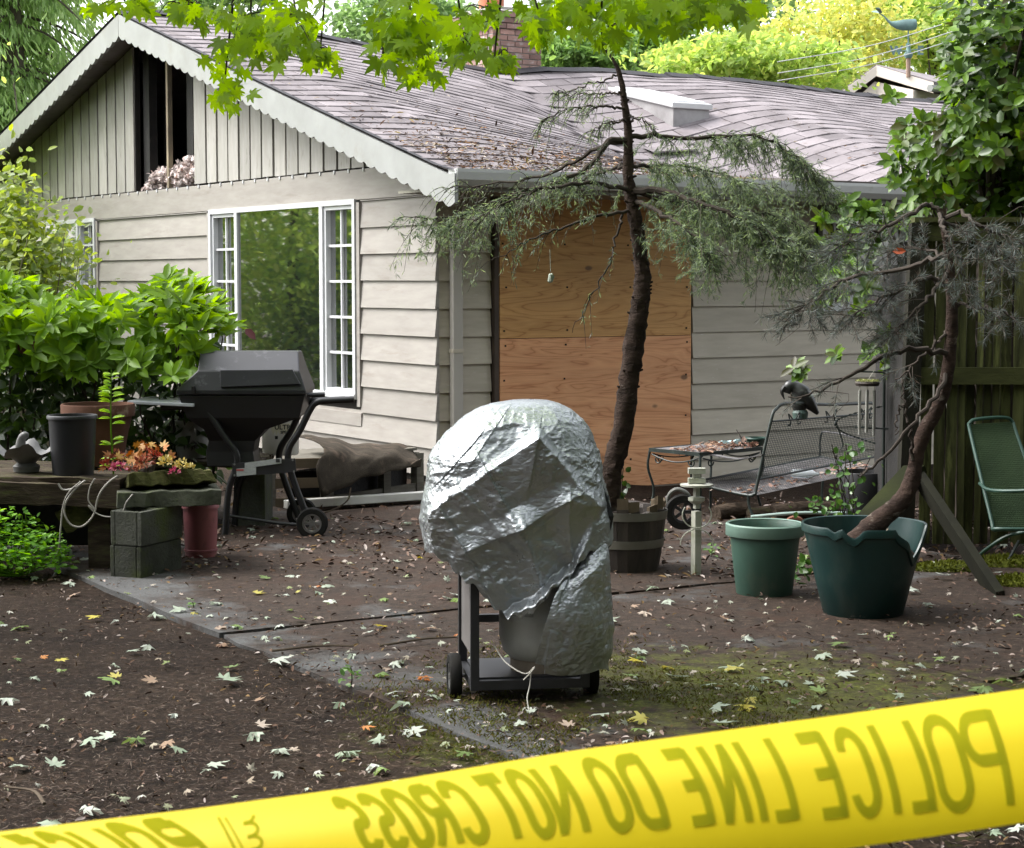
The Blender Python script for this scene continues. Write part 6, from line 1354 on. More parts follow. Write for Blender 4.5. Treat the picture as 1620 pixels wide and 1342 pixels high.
# leaning pine
pn0 = Vector((1.70, 9.1, .31)); pn = thing('leaning_pine', 'crooked leaning pine with blue grey needles growing from the cracked dark green pot', 'tree', pn0)
PY = 9.05
tr = [(1352, 862), (1375, 838), (1405, 812), (1432, 785), (1446, 748), (1452, 712), (1464, 680), (1482, 648), (1496, 605), (1503, 555), (1506, 500), (1504, 450), (1500, 405), (1494, 365), (1486, 330)]
trr = [24, 22, 19, 17, 15, 14, 15, 13, 13, 12, 12, 10, 8, 6, 4]
MB().tube([W(x, y, PY) for x, y in tr], [r * .82 / F * PY for r in trr], 12, 70, wob=.08).build('trunk', surf('pine_bark', (.075, .05, .04), (.03, .021, .018), 8, (1, 1, 2), .95, bmp=1.0, bscale=30, bdist=.014, spots=(.2, .17, .14), spot_scale=10, spot_at=(.6, .72)), pn, world=True, smooth=True)
plimbs = [([(1505, 455, 0), (1468, 440, -.1), (1430, 455, -.2), (1385, 478, -.25), (1330, 505, -.3)], 4.5, 40), ([(1503, 560, 0), (1460, 553, -.1), (1410, 558, -.2), (1370, 578, -.25), (1330, 600, -.3), (1290, 622, -.3), (1250, 632, -.3)], 5, 6),
          ([(1490, 340, 0), (1470, 322, 0), (1440, 340, -.05), (1400, 362, -.1), (1350, 375, -.15), (1310, 400, -.2)], 4.5, 44), ([(1500, 400, 0), (1450, 418, .2), (1390, 432, .3), (1330, 446, .35), (1285, 478, .35), (1240, 500, .35)], 4.5, 60),
          ([(1496, 345, 0), (1520, 338, -.1), (1555, 358, -.2), (1590, 372, -.25), (1640, 392, -.3)], 4, 30), ([(1506, 480, 0), (1540, 486, -.1), (1580, 492, -.2), (1610, 505, -.2)], 3, 18), ([(1486, 338, 0), (1492, 360, -.2), (1510, 395, -.3), (1525, 430, -.35), (1528, 470, -.35)], 3.5, 26),
          ([(1500, 430, 0), (1470, 470, -.2), (1430, 510, -.3), (1400, 540, -.35)], 3.5, 30), ([(1503, 520, 0), (1480, 545, .0), (1445, 575, -.02), (1420, 600, 0)], 3, 8), ([(1500, 585, 0), (1470, 640, -.15), (1420, 700, -.2), (1370, 745, -.2), (1358, 752, -.2)], 4, 0), ([(1446, 735, 0), (1440, 690, -.1), (1432, 640, -.12), (1426, 600, -.1)], 3, 0), ([(1432, 640, -.12), (1420, 650, -.12), (1418, 690, -.12)], 2, 0),
          ([(1504, 420, 0), (1480, 400, .25), (1440, 392, .4), (1400, 400, .5)], 3, 34), ([(1490, 350, 0), (1530, 370, .2), (1570, 400, .3), (1600, 430, .3)], 3, 30)]
sp = []
for pts, r, n in plimbs:
    c = crom([W(x, y, PY + d) for x, y, d in pts], 26); c[2:] += RS.normal(size=(24, 3)) * .007
    MB().tube(c, [r / F * PY, r / F * PY * .7, .003], 7).build('branch', surf('pale_pine_twig', (.085, .07, .06), (.045, .037, .032), 9, rough=.9) if 'pale_pine_twig' not in bpy.data.materials else bpy.data.materials['pale_pine_twig'], pn, world=True, smooth=True)
    sp += sprays(c, int(n * .8), .17, .3, .15, 1.0)
tw = MB()
for s in sp: tw.tube(s, [.003, .0014], 3, cap=False)
for _ in range(50):
    s = sp[RS.randint(len(sp))]; tw.tube([s[3], s[3] + RS.normal(size=3) * .05, s[3] + RS.normal(size=3) * .08 + [0, 0, -.05]], [.0022, .001], 3, 6, cap=False)
tw.build('twigs', bpy.data.materials['pale_pine_twig'], pn, world=True)['kind'] = 'stuff'
P_, D_ = needles([s[2:] for s in sp], 74, .05, .62, .05, .9)
V, Fc = scatter(NEED * [1, .42, 1], NEED_F, P_, D_, unit(len(P_)), RS.uniform(.03, .06, len(P_)))
o = link('needles', fast_mesh('needles', V - np.array(pn0), Fc, leafmat('blue_grey_needle', [(.085, .105, .095), (.055, .07, .06), (.15, .175, .165), (.06, .08, .05), (.10, .07, .05), (.045, .045, .035)], .2, .5)), pn); o['kind'] = 'stuff'
V, Fc = scatter(BROAD, OVAL_F, np.array([W(1412, 398, 8.9)]), np.array([(1, 0, .05)]), np.array([(0, -1, .3)]), .065)
ol = MB().add(V, [tuple(f) for f in Fc]); solo(ol, 'orange_leaf', surf('orange_leaf', (.75, .16, .06), (.65, .12, .05), 5), 'bright orange dead leaf caught among the pine twigs', 'leaf', W(1412, 398, 8.9))
# holly shoots before the bench
ho = thing('holly_shoots', 'sprawling green shoots growing between the mesh bench and the fence brace', 'plant', W(1345, 810, 11.7))
pos = np.array([W(RS.normal(1340, 18), RS.uniform(700, 815), 11.7 + RS.normal() * .1) for _ in range(70)] + [W(RS.normal(1310, 26), RS.normal(800, 10), 11.7) for _ in range(40)] + [W(RS.normal(1268, 8), RS.uniform(885, 925), 9.9) for _ in range(22)])
leafy(ho, BROAD * [1, 1.3, 1], OVAL_F, pos, unit(132) + [0, 0, -.1], unit(132) * .7 + [0, -.7, .6], RS.uniform(.03, .06, 132), leafmat('holly_leaf', [(.04, .10, .02), (.06, .15, .03), (.03, .07, .015), (.1, .2, .04)], .25, .3), 132)
for i in range(9):
    e = W(rnd.gauss(1340, 18), rnd.uniform(700, 760), 11.7); b = W(1345 + rnd.uniform(-20, 20), 825, 11.7); MB().tube([b, b.lerp(e, .5) + Vector((rnd.uniform(-.03, .03), 0, 0)), e], .003, 5, 8).build('stem', M_BARKD, ho, world=True)
for q, lb, nn in (((555, 1092), 'small dark green seedling at the bare edge of the concrete', 16), ((305, 968), 'tiny bright green seedling on the concrete near the cinder blocks', 6), ((1125, 885), 'pale green fern frond lying behind the white feeder post', 14)):
    g = G(*q); sd_ = thing('seedling', lb, 'plant', g); Y = g.y; hh_ = .08 if nn != 6 else .04
    pos = np.array([(g.x + RS.normal() * .02, Y + RS.normal() * .02, RS.uniform(.02, hh_ * 1.3)) for _ in range(nn)]); leafy(sd_, BROAD, OVAL_F, pos, unit(nn) * [1, 1, .4], unit(nn) * .4 + [0, -.4, 1], .035, leafmat('seedling_leaf', [(.05, .12, .02), (.10, .20, .03)], .3) if 'seedling_leaf' not in bpy.data.materials else bpy.data.materials['seedling_leaf'], nn)
    MB().tube([(g.x, Y, 0), (g.x + .005, Y, hh_ * .6), (g.x, Y, hh_ * 1.2)], .0025, 5, 8).build('stem', M_BARKD, sd_, world=True)

# moss mounds at the fence foot
for k, (px, py, Y, r) in enumerate(((1590, 900, 10.6, (.22, .12, .05)), (1500, 925, 10.4, (.2, .1, .045)), (1612, 935, 9.9, (.14, .1, .05)))):
    c = W(px, py, Y); n = 900; v = unit(n); v[:, 2] = np.abs(v[:, 2]); pos = np.array((c.x, c.y, 0)) + v * r
    V, Fc = scatter(OVAL, OVAL_F, pos, v + RS.normal(size=(n, 3)) * .5, unit(n), RS.uniform(.015, .03, n)); V0, F0 = V, [tuple(f) for f in Fc]
    mb = MB(); mb.blob((c.x, c.y, 0), r, 16, 8, .1, k); mb.add(V0, F0)
    solo(mb, 'moss_mound', leafmat('deep_moss', [(.09, .105, .012), (.13, .145, .02), (.055, .065, .01)], .1, .9) if k == 0 else bpy.data.materials['deep_moss'], ('moss mound under the green garden chair', 'dark moss mound behind the fence brace', 'moss mound by the foot of the fence brace')[k], 'moss', (c.x, c.y, 0), 'moss mounds at the fence foot')

# ------------------------------------------------------------------ maple overhead
M_MAP = leafmat('maple_leaf_green', [(.15, .26, .02), (.20, .33, .025), (.07, .125, .014), (.25, .39, .035), (.10, .18, .018), (.18, .30, .022)], .55, .5, .2, 1.1)
mp0 = Vector((-3.3, 8.6, 0)); mpl = thing('maple_tree', 'maple tree whose bright green boughs hang across the top of the view', 'tree', mp0)
M_MBARK = surf('maple_bark', (.12, .105, .085), (.06, .05, .04), 6, (1, 1, .5), .95, bmp=.8, bscale=25, bdist=.01)
MB().tube([mp0, mp0 + Vector((.03, 0, 1.4)), mp0 + Vector((-.02, 0, 2.8)), mp0 + Vector((.1, -.05, 4.6)), mp0 + Vector((.0, 0, 6.5))], [.17, .14, .12, .09, .05], 12, 24).build('trunk', M_MBARK, mpl, world=True, smooth=True)
MYc = 8.0
big = [([mp0 + Vector((.0, 0, 2.9)), Vector((-2.3, 8.3, 3.45)), Vector((-1.2, 8.1, 3.35)), Vector((-.2, 8.0, 3.2)), Vector((.7, 8.0, 3.15)), Vector((1.4, 8.1, 3.2))], .05), ([mp0 + Vector((.05, 0, 3.4)), Vector((-2.2, 8.0, 4.1)), Vector((-1.0, 7.6, 4.4)), Vector((.4, 7.3, 4.5)), Vector((1.6, 7.2, 4.5))], .05), ([mp0 + Vector((.05, 0, 3.8)), Vector((-2.4, 7.0, 4.6)), Vector((-1.5, 5.6, 4.9)), Vector((-.4, 4.2, 5.0))], .045)]
bc_ = []
for P_, r in big:
    c = crom(P_, 40); bc_.append(c); MB().tube(c, [r, r * .6, .008], 8).build('branch', M_MBARK, mpl, world=True, smooth=True)
clusters = [(390, 50, 52, 52, 70), (362, 140, 22, 28, 20), (465, 45, 50, 44, 66), (505, 85, 30, 18, 14), (300, 12, 55, 14, 20), (640, 40, 45, 42, 70), (665, 105, 26, 24, 20), (610, 100, 16, 24, 12), (728, 70, 40, 28, 40), (790, 92, 22, 12, 16), (915, 12, 66, 32, 84), (960, 50, 50, 16, 26), (1060, 12, 90, 26, 80), (1150, 10, 50, 20, 34), (765, 22, 46, 18, 26), (850, 38, 22, 30, 20), (205, 6, 60, 9, 16)]
P_, A_, N_, S_ = [], [], [], []
for cx_, cy_, sx_, sy_, n in clusters:
    hubY = MYc + rnd.uniform(-.4, .4); src = bc_[0][np.argmin(np.abs(bc_[0][:, 0] - W(cx_, 0, hubY).x))]
    e = np.array(W(cx_, cy_ + sy_ * .8, hubY)); mid = (src + e) / 2 + np.array([rnd.uniform(-.05, .05), 0, .05])
    MB().tube(crom([src, mid, np.array(W(cx_ + rnd.uniform(-10, 10), cy_, hubY)), e], 16), [.008, .005, .0018], 6).build('twig', M_BARKD, mpl, world=True, smooth=True)
    for k in range(3):
        a = np.array(W(cx_ + rnd.uniform(-.3, .3) * sx_, cy_ - sy_ * .5, hubY)); b = np.array(W(cx_ + rnd.uniform(-1, 1) * sx_, cy_ + rnd.uniform(-.3, 1) * sy_, hubY + rnd.uniform(-.2, .2)))
        MB().tube(crom([a, (a + b) / 2 + [0, 0, .03], b], 8), [.004, .0012], 5).build('twig', M_BARKD, mpl, world=True)
    for _ in range(int(n * 1.25)):
        q = np.array(W(cx_ + RS.normal() * sx_ * .55, min(cy_ + RS.normal() * sy_ * .55, cy_ + sy_ * 1.2), hubY + RS.normal() * .22)); az = RS.uniform(0, 6.28)
        P_.append(q); A_.append((math.cos(az) * .7, math.sin(az) * .5, -.75 + RS.normal() * .35)); N_.append((RS.normal() * .5, -.75 + RS.normal() * .4, .75 + RS.normal() * .3)); S_.append(RS.uniform(.075, .145))
n = 3600                                                   # the crown above the view, shading the yard
for _ in range(n):
    c = bc_[RS.randint(0, 3)]; q = c[RS.randint(5, 40)] + RS.normal(size=3) * [.55, .6, .4] + [0, 0, .35]; px, py, _f = pix(q)
    if q[1] < 2.5 or py > -55: continue
    P_.append(q); A_.append(unit(1)[0] * [1, 1, .4]); N_.append(unit(1)[0] * .5 + [0, 0, 1]); S_.append(RS.uniform(.09, .16))
leafy(mpl, MAPLE, MAPLE_F, P_, A_, N_, S_, M_MAP, 300)

# ------------------------------------------------------------------ trees beyond the house
def crown(px, py, Y, rx, ry, n, size, ncl=60, sq=1.0):
    c = np.array(W(px, py, Y)); R_ = np.array((rx / F * Y, rx / F * Y * sq, ry / F * Y)); v = unit(ncl); cc = c + v * R_ * (RS.uniform(.1, 1.25, ncl) ** .5)[:, None]
    k = RS.randint(0, ncl, n); s = R_ * .13 * RS.uniform(.5, 1.8, ncl)[k][:, None]; pos = cc[k] + RS.normal(size=(n, 3)) * s; return pos, cc
def bg_tree(name, label, px, py, Y, rx, ry, n, size, mat, ncl=60, trunk=.14, own=0, group='trees beyond the house'):
    base = Vector((W(px, 400, Y).x, Y + .2, -.2)); t = thing(name, label, 'tree', base, 0, group); pos, cc = crown(px, py, Y, rx, ry, n, size, ncl)
    leafy(t, BROAD, OVAL_F, pos, unit(n) * [1, 1, .7] + [0, 0, -.2], unit(n) * .7 + [0, -.2, .7], size * RS.uniform(.7, 1.3, n), mat, own)
    top = Vector(W(px, py - ry * .6, Y)); MB().tube([base, base.lerp(top, .4) + Vector((rnd.uniform(-.2, .2), 0, 0)), base.lerp(top, .7), top], [trunk, trunk * .8, trunk * .5, .02], 8, 16).build('trunk', M_MBARK, t, world=True, smooth=True)
    for i in range(10):
        e = Vector(cc[i]); b = base.lerp(top, rnd.uniform(.4, .8)); MB().tube([b, b.lerp(e, .5) + Vector((0, 0, .15)), e], [trunk * .35, trunk * .2, .012], 6, 10).build('limb', M_MBARK, t, world=True)
    return t
YG = leafmat('yellow_green_leaf', [(.30, .42, .10), (.25, .38, .10), (.38, .46, .11), (.20, .32, .08), (.34, .42, .11)], .5, .6)  # greens of these trees lightened and muted to hold distant haze
YL = leafmat('yellow_leaf', [(.46, .48, .13), (.40, .46, .14), (.52, .49, .14), (.32, .42, .13)], .5, .6)
PG = leafmat('pale_green_leaf', [(.22, .34, .13), (.17, .28, .11), (.28, .4, .17), (.14, .23, .09)], .5, .6)
MG = leafmat('hazed_mid_green_leaf', [(.12, .22, .06), (.16, .28, .07), (.09, .17, .05), (.2, .32, .09)], .45, .6)
bg_tree('yellow_maple', 'yellow leaved tree with bare forked trunk behind the cream gable', 1330, 60, 42, 110, 80, 5200, .16, YL, 110)
bg_tree('roadside_tree', 'bright yellow green bushy tree just behind the long dark ridge', 1180, 112, 32, 150, 42, 7000, .14, YG, 130)
bg_tree('roadside_tree', 'green tree peeping over the ridge beside the chimney', 920, 92, 34, 70, 45, 5500, .14, MG, 45)
bg_tree('roadside_tree', 'mid green tree rising behind the top of the weeping conifer', 1040, 70, 40, 70, 70, 5000, .16, MG, 70)
bg_tree('roadside_tree', 'tall pale green tree behind the yellow green bushy tree', 1180, -20, 48, 110, 90, 4200, .18, PG, 80)
bg_tree('roadside_tree', 'light green tree behind the whale weathervane', 1490, 50, 44, 110, 95, 7000, .17, YG, 120)
bg_tree('roadside_tree', 'pale tree seen between the chimney and the maple boughs', 640, 30, 42, 110, 70, 3600, .17, PG, 70)
bg_tree('roadside_tree', 'pale green tree behind the tip of the burned gable', 330, -40, 40, 130, 70, 4600, .17, PG, 80)
bg_tree('roadside_tree', 'green tree glimpsed past the rhododendron over the fence', 1640, 170, 36, 90, 130, 8000, .17, MG, 60)
# big cedar at the side of the house: hanging fronds
ce0 = Vector((W(20, 400, 27).x, 27, 0)); ce = thing('cedar_tree', 'large cedar with drooping feathery fronds behind the gable rake', 'tree', ce0)
MB().tube([ce0, ce0 + Vector((.05, 0, 3)), ce0 + Vector((0, 0, 6.5)), ce0 + Vector((0, 0, 9))], [.3, .24, .14, .05], 10, 20).build('trunk', M_MBARK, ce, world=True, smooth=True)
P_, A_, S_ = [], [], []
for i in range(210):
    z = rnd.uniform(1.2, 8.5); a = rnd.uniform(0, 6.28); L = (2.2 - .18 * z) * rnd.uniform(.6, 1.1) + .3
    d = np.array((math.cos(a), math.sin(a), 0)); c = np.array([np.array(ce0) + [0, 0, z] + d * L * s + [0, 0, -.1 * L * s - .45 * L * s * s + .15 * s] for s in np.linspace(0, 1, 8)])
    MB().tube(c, [.03, .008], 5).build('branch', M_MBARK, ce, world=True)
    for _ in range(210):
        k = RS.uniform(.15, .999) * 7; j = int(k); q = c[j] + (c[min(j + 1, 7)] - c[j]) * (k - j); side = np.array((-d[1], d[0], 0)) * RS.normal() * .22
        P_.append(q + side + [0, 0, -abs(RS.normal()) * .14]); A_.append(d * .35 + side * 1.5 + [0, 0, -.9]); S_.append(RS.uniform(.09, .19))
P_ = np.array(P_); A_ = np.array(A_)
leafy(ce, OVAL * [1, .62, 1], OVAL_F, P_, A_ + RS.normal(size=A_.shape) * .22, unit(len(P_)) + [0, -.6, .5], S_, leafmat('cedar_frond', [(.22, .34, .11), (.28, .42, .15), (.14, .24, .07), (.34, .46, .20), (.22, .34, .13)], .5, .5), 0)
# trees along the side of the plot, mirrored in the windows
for k, (x, y, zc, r, lb) in enumerate(((-8.6, 20.9, 2.6, 2.3, 'bright green tree reflected in the wide window pane'), (-11.5, 24.5, 3.6, 3.4, 'taller tree reflected behind the bright one in the window'), (-9.6, 19.4, 1.4, 1.8, 'shrubby green tree reflected low in the window'))):
    b = Vector((x, y, 0)); t = thing('side_tree', lb, 'tree', b, 0, 'trees along the side of the plot'); n = 24000; ncl = 110; cc = np.array((x, y, zc)) + unit(ncl) * r * (RS.uniform(.1, 1, ncl) ** .5)[:, None]; pos = cc[RS.randint(0, ncl, n)] + RS.normal(size=(n, 3)) * r * .2
    leafy(t, BROAD, OVAL_F, pos, unit(n), unit(n) * .7 + [0, 0, .6], RS.uniform(.07, .13, n), YG if k == 0 else PG, 0); MB().tube([b, b + Vector((.1, 0, zc * .5)), b + Vector((0, 0, zc + r * .5))], [.14, .1, .03], 8, 10).build('trunk', M_MBARK, t, world=True)
n = 34000; ncl = 420; cc = np.stack([RS.uniform(-13, 13, ncl), RS.uniform(-9, -3.5, ncl), RS.uniform(.2, 12, ncl)], 1)
cc[:70] = np.stack([RS.uniform(-13, -7, 70), RS.uniform(-6, 10, 70), RS.uniform(.2, 4.5, 70)], 1); cc[70:120] = np.stack([RS.uniform(5.2, 10, 50), RS.uniform(-5, 12, 50), RS.uniform(.2, 9, 50)], 1); cc[200:270] = np.stack([RS.uniform(4.6, 9, 70), RS.uniform(-4, 9, 70), RS.uniform(.2, 8, 70)], 1)  # woods out of view; the right-hand banks added to block sky light
pos = cc[RS.randint(0, ncl, n)] + RS.normal(size=(n, 3)) * [.9, .8, .6]; pos[:, 2] = np.abs(pos[:, 2])
fp = pix(pos); keep = ~((fp[2] > 0) & (fp[0] > -260) & (fp[0] < 1880)); pos = pos[keep]; n = len(pos)
V, Fc = scatter(BROAD, OVAL_F, pos, unit(n), unit(n) * .8 + [0, 0, .5], RS.uniform(.35, .7, n)); tag(link('woodland', fast_mesh('woodland', V, Fc, leafmat('woodland_leaf', [(.045, .07, .03), (.06, .09, .04), (.03, .05, .022), (.08, .11, .05)], .3, .6))), kind='stuff')

# ------------------------------------------------------------------ litter and fallen leaves
def inview(n, y0, y1, f):
    P = []
    while len(P) < n:
        y = 1 / RS.uniform(1 / y1, 1 / y0); x = RS.uniform(-.30, .30) * y
        if RS.uniform() < f(x, y): P.append((x, y, gz(x, y)))
    return np.array(P)
def on_patio(x, y): return (x + 2.1) * .853 + (y - 9.73) * .521 > 0
def hgt(P): return np.array([gz(x, y) + (.022 if on_patio(x, y) and y < 12.6 else .004) for x, y, _ in P])
n = 10500; P_ = inview(n, 5.2, 15, lambda x, y: (.12 if not on_patio(x, y) and y < 9 else .3) + .7 * sst(10, 12, y) + .6 * math.exp(-((x + 1.2) / .8) ** 2 - ((y - 11.8) / 1) ** 2) + .5 * max(0, math.sin(3.1 * x + 1) * math.sin(2.3 * y)) ** 2); P_[:, 2] = hgt(P_) + RS.uniform(0, .008, n)
V, Fc = scatter(OVAL * [1, 1.1, 1.6], OVAL_F, P_, unit(n) * [1, 1, .35], unit(n) * .6 + [0, 0, 1], RS.uniform(.008, .036, n) * np.where(P_[:, 1] > 10, 1.7, 1))
M_LIT = leafmat('litter', [(.09, .055, .038), (.16, .10, .075), (.04, .025, .018), (.26, .19, .16), (.11, .06, .035), (.42, .36, .33), (.05, .03, .02), (.17, .11, .05)], 0, .8)
tag(link('leaf_litter', fast_mesh('leaf_litter', V, Fc, M_LIT)), kind='stuff')
n = 16000; P_ = inview(n, 5.2, 9.0, lambda x, y: max(0, 1 - ((x - .3) / .95) ** 2 - ((y - 7.0) / 1.4) ** 2) ** .6); P_[:, 2] = hgt(P_)
keep = fbm(P_[:, 0], P_[:, 1], 6, 4, 9) > -.12; P_ = P_[keep]; n = len(P_)
V, Fc = scatter(OVAL * [1, .8, 1], OVAL_F, P_, unit(n) * [1, 1, .3] + [0, 0, .7], unit(n), RS.uniform(.008, .02, n)); tag(link('moss', fast_mesh('moss', V, Fc, leafmat('ground_moss', [(.075, .085, .015), (.11, .12, .022), (.05, .055, .012), (.09, .07, .02)], .15, .9))), kind='stuff')
n = 26000; P_ = inview(n, 5.2, 11, lambda x, y: .5 + .5 * (not on_patio(x, y))); P_[:, 2] = hgt(P_) + .002
V, Fc = scatter(NEED * [1, .9, 1], NEED_F, P_, unit(n) * [1, 1, .15], unit(n) * .3 + [0, 0, 1], RS.uniform(.012, .035, n)); tag(link('needle_litter', fast_mesh('needle_litter', V, Fc, leafmat('needle_litter', [(.075, .05, .038), (.05, .033, .025), (.11, .08, .062), (.16, .125, .10)], 0, .85))), kind='stuff')

n = 620; P_ = inview(n, 5.4, 13.5, lambda x, y: .25 if not on_patio(x, y) else 1.0); P_[:, 2] = hgt(P_) + .008
V, Fc = scatter(*maple_tmpl(-.5, 9), P_, unit(n) * [1, 1, .2], unit(n) * .45 + [0, 0, 1], RS.uniform(.022, .055, n))
tag(link('small_leaf_scraps', fast_mesh('small_leaf_scraps', V, Fc, leafmat('leaf_scrap', [(.40, .44, .36), (.30, .24, .18), (.46, .47, .42), (.20, .24, .10), (.34, .30, .26)], .1, .7))), kind='stuff')
LM = {'pale': leafmat('pale_fallen_leaf', [(.30, .35, .27), (.37, .41, .34), (.22, .28, .19), (.41, .44, .38)], .15, .6), 'green': leafmat('green_fallen_leaf', [(.16, .24, .06), (.20, .28, .09), (.12, .18, .05)], .2, .55), 'yellow': leafmat('yellow_fallen_leaf', [(.50, .42, .05), (.40, .36, .08)], .25, .55), 'orange': leafmat('orange_fallen_leaf', [(.46, .18, .04), (.38, .14, .04)], .2, .6), 'tan': leafmat('tan_fallen_leaf', [(.36, .28, .22), (.27, .18, .12), (.44, .37, .31)], .15, .7)}
variants = [maple_tmpl(c, s) for s, c in enumerate((-.55, -.85, .15, -.4, -.28, -1.15))]
VM = {k: [fast_mesh(k + '_leaf', T, Fc, m) for T, Fc in variants] for k, m in LM.items()}
marks = [('the grill cart', -.05, 7.1, .75), ('the cinder blocks', -1.95, 10.2, .6), ('the barbecue wheel', -1.25, 11.4, .7), ('the half barrel', .62, 10.0, .6), ('the feeder post', 1.0, 9.8, .45), ('the sage green pot', 1.25, 9.2, .5), ('the dark green pot', 1.65, 8.4, .6), ('the fence brace', 2.3, 9.4, .7), ('the leafy clump', -2.6, 10.4, .7)]
def drop(kind, x, y, s, label, vi=None, rz=None, z=None):
    me = VM[kind][rnd.randrange(6) if vi is None else vi]; o = bpy.data.objects.new('fallen_leaf', me); COL.objects.link(o)
    o.location = (x, y, float(hgt(np.array([(x, y, 0)]))[0]) + s * .10); o.scale = (s,) * 3; o.rotation_euler = (rnd.uniform(-.3, .3), rnd.uniform(-.3, .3), rnd.uniform(0, 6.28) if rz is None else rz)
    return tag(o, label, 'leaf', 'fallen maple leaves')
spec = [(668, 1080, 'orange', .085, 'single bright orange maple leaf on the concrete beside the cart wheel'), (1016, 1055, 'yellow', .10, 'bright yellow maple leaf lying on moss to the side of the covered grill'), (350, 1078, 'pale', .15, 'largest pale upturned maple leaf on the bare dirt'), (428, 1048, 'pale', .14, 'big pale maple leaf at the concrete edge near the largest one'), (1325, 1076, 'pale', .12, 'white maple leaf on moss below the dark green pot'), (648, 1155, 'pale', .11, 'pale maple leaf on dirt just before the concrete corner'), (622, 1104, 'pale', .10, 'pale maple leaf on the bare concrete corner beside the cart'), (678, 1108, 'pale', .10, 'white maple leaf nearest the wheel of the covered cart'), (85, 1300, 'pale', .115, 'large crumpled pale leaf touching the yellow tape edge'), (180, 1162, 'pale', .09, 'pale curled leaf with a long stalk on open dirt'), (150, 1168, 'pale', .11, 'broad pale leaf beside a yellowing one on open dirt'), (272, 1182, 'pale', .10, 'pale three pointed leaf alone on open dirt'), (438, 1188, 'pale', .10, 'flat pale leaf near the orange scrap on dirt'), (410, 1160, 'pale', .10, 'spread greenish white leaf on dirt below the big leaf'), (330, 1212, 'pale', .10, 'curled pale leaf above the yellow tape'), (745, 1195, 'green', .09, 'folded green leaf standing on edge near the tape'), (1065, 1078, 'pale', .12, 'pale leaf with its stalk up on the moss'), (1130, 1155, 'pale', .14, 'crumpled pale leaf at the tape edge on moss'), (1560, 1095, 'green', .13, 'broad pale green leaf touching the tape top'), (1340, 1025, 'green', .13, 'wide green leaf on dirt below the dark green pot'), (240, 975, 'pale', .12, 'pale leaf pair member near the cinder blocks'), (40, 992, 'green', .12, 'grey green leaf at the shady dirt edge'), (500, 942, 'pale', .1, 'pale leaf in the middle of the dirty patio')]
for px, py, k, s, lb in spec: g = G(px, py, .01); drop(k, g.x, g.y, s * 1.05, lb)
P_ = inview(275, 5.3, 12.8, lambda x, y: (.42 if not on_patio(x, y) else .8) * (1 if y > 6.2 or x > -.6 else .7))
words = dict(pale=('pale silvery', 'whitish', 'pale grey green', 'chalky pale'), green=('soft green', 'olive green'), yellow=('yellow', 'yellowing'), orange=('orange', 'rusty orange'), tan=('tan', 'dry brownish'))
forms = ('arched', 'drooping', 'flat', 'bowed', 'spread', 'curled')
todo = []
for x, y, _ in P_:
    k = rnd.choices(['pale', 'green', 'yellow', 'orange', 'tan'], [.58, .16, .06, .05, .15])[0]; vi = rnd.randrange(6)
    ms = sorted(marks, key=lambda q: math.hypot(q[1] - x, q[2] - y)); m = ms[0]; dd = math.hypot(m[1] - x, m[2] - y)
    if dd < m[3] * 1.1: near = f'right by {m[0]}'
    elif y < 6.6: near = 'close to the yellow tape' if y < 5.9 else f'between the yellow tape and {m[0]}'
    else: near = f'between {m[0]} and {ms[1][0]}'
    s = rnd.uniform(.05, .12) * (.85 if k in ('tan', 'orange') else 1)
    lb = f"{forms[vi]} {('large','medium','small')[0 if s > .105 else 1 if s > .08 else 2]} {rnd.choice(words[k])} leaf {near.replace('between ', 'amid ') if len(near) > 46 else near}"
    todo.append([k, x, y, s, lb, vi])
from collections import defaultdict
by_ = defaultdict(list)
for q in todo: by_[q[4]].append(q)
for lb, qs in by_.items():
    if len(qs) > 1:
        qs.sort(key=lambda q: q[2])
        for i, q in enumerate(qs): q[4] = lb + (', nearer' if i == 0 else ', farther' if i == len(qs) - 1 else ', middle')
for k, x, y, s, lb, vi in todo: drop(k, x, y, s, lb, vi)
sk_m = surf('fallen_stick', (.13, .10, .075), (.07, .055, .04), 8, rough=.9)
for k, (a, b, lb) in enumerate((((430, 1030), (560, 1022), 'thin dark stick lying across the joint of the patio'), ((600, 1022), (722, 1008), 'thin stick beside the covered grill on the patio'), ((70, 1272), (8, 1245), 'bent stick lying in the dirt above the tape'))):
    p_, q_ = G(*a, .03), G(*b, .03); solo(MB().tube([p_, p_.lerp(q_, .5) + Vector((.02, .03, .005)), q_], [.006, .004], 6, 10), 'stick', sk_m, lb, 'stick', p_, 'sticks on the ground')

# ------------------------------------------------------------------ police tape, close to the lens and seen from its back
TY = 1.0
TOPX = [-700, 0, 300, 560, 900, 1340, 1620, 2400]; TOPY = [1404, 1316, 1281, 1246, 1189, 1130, 1090, 985]
def tape(px, t):                                          # px along, t photo pixels below the top edge
    y0 = float(np.interp(px, TOPX, TOPY)); curl = max(0.0, 1 - t / 80.0)
    d = TY + .042 * max(0.0, 1 - t / 215) ** 1.6 + .010 * curl ** 2 + .0015 * math.sin(px * .006) * (t / 215)
    return W(px, y0 + t + .004 * t * math.sin(px * .01), d)
tp0 = W(800, 1300, TY); tpe = thing('police_tape', 'yellow police line tape stretched across the yard close to the viewer', 'tape', tp0)
m, t_, p, out = nmat('yellow_tape'); v = coords(t_); p.inputs['Roughness'].default_value = .42; p.inputs['Specular IOR Level'].default_value = .3
cY = ramp(t_, [(.3, (.84, .66, .012)), (.7, (.90, .72, .02))], noise(t_, v, 9)); t_.links.new(cY, p.inputs['Base Color'])
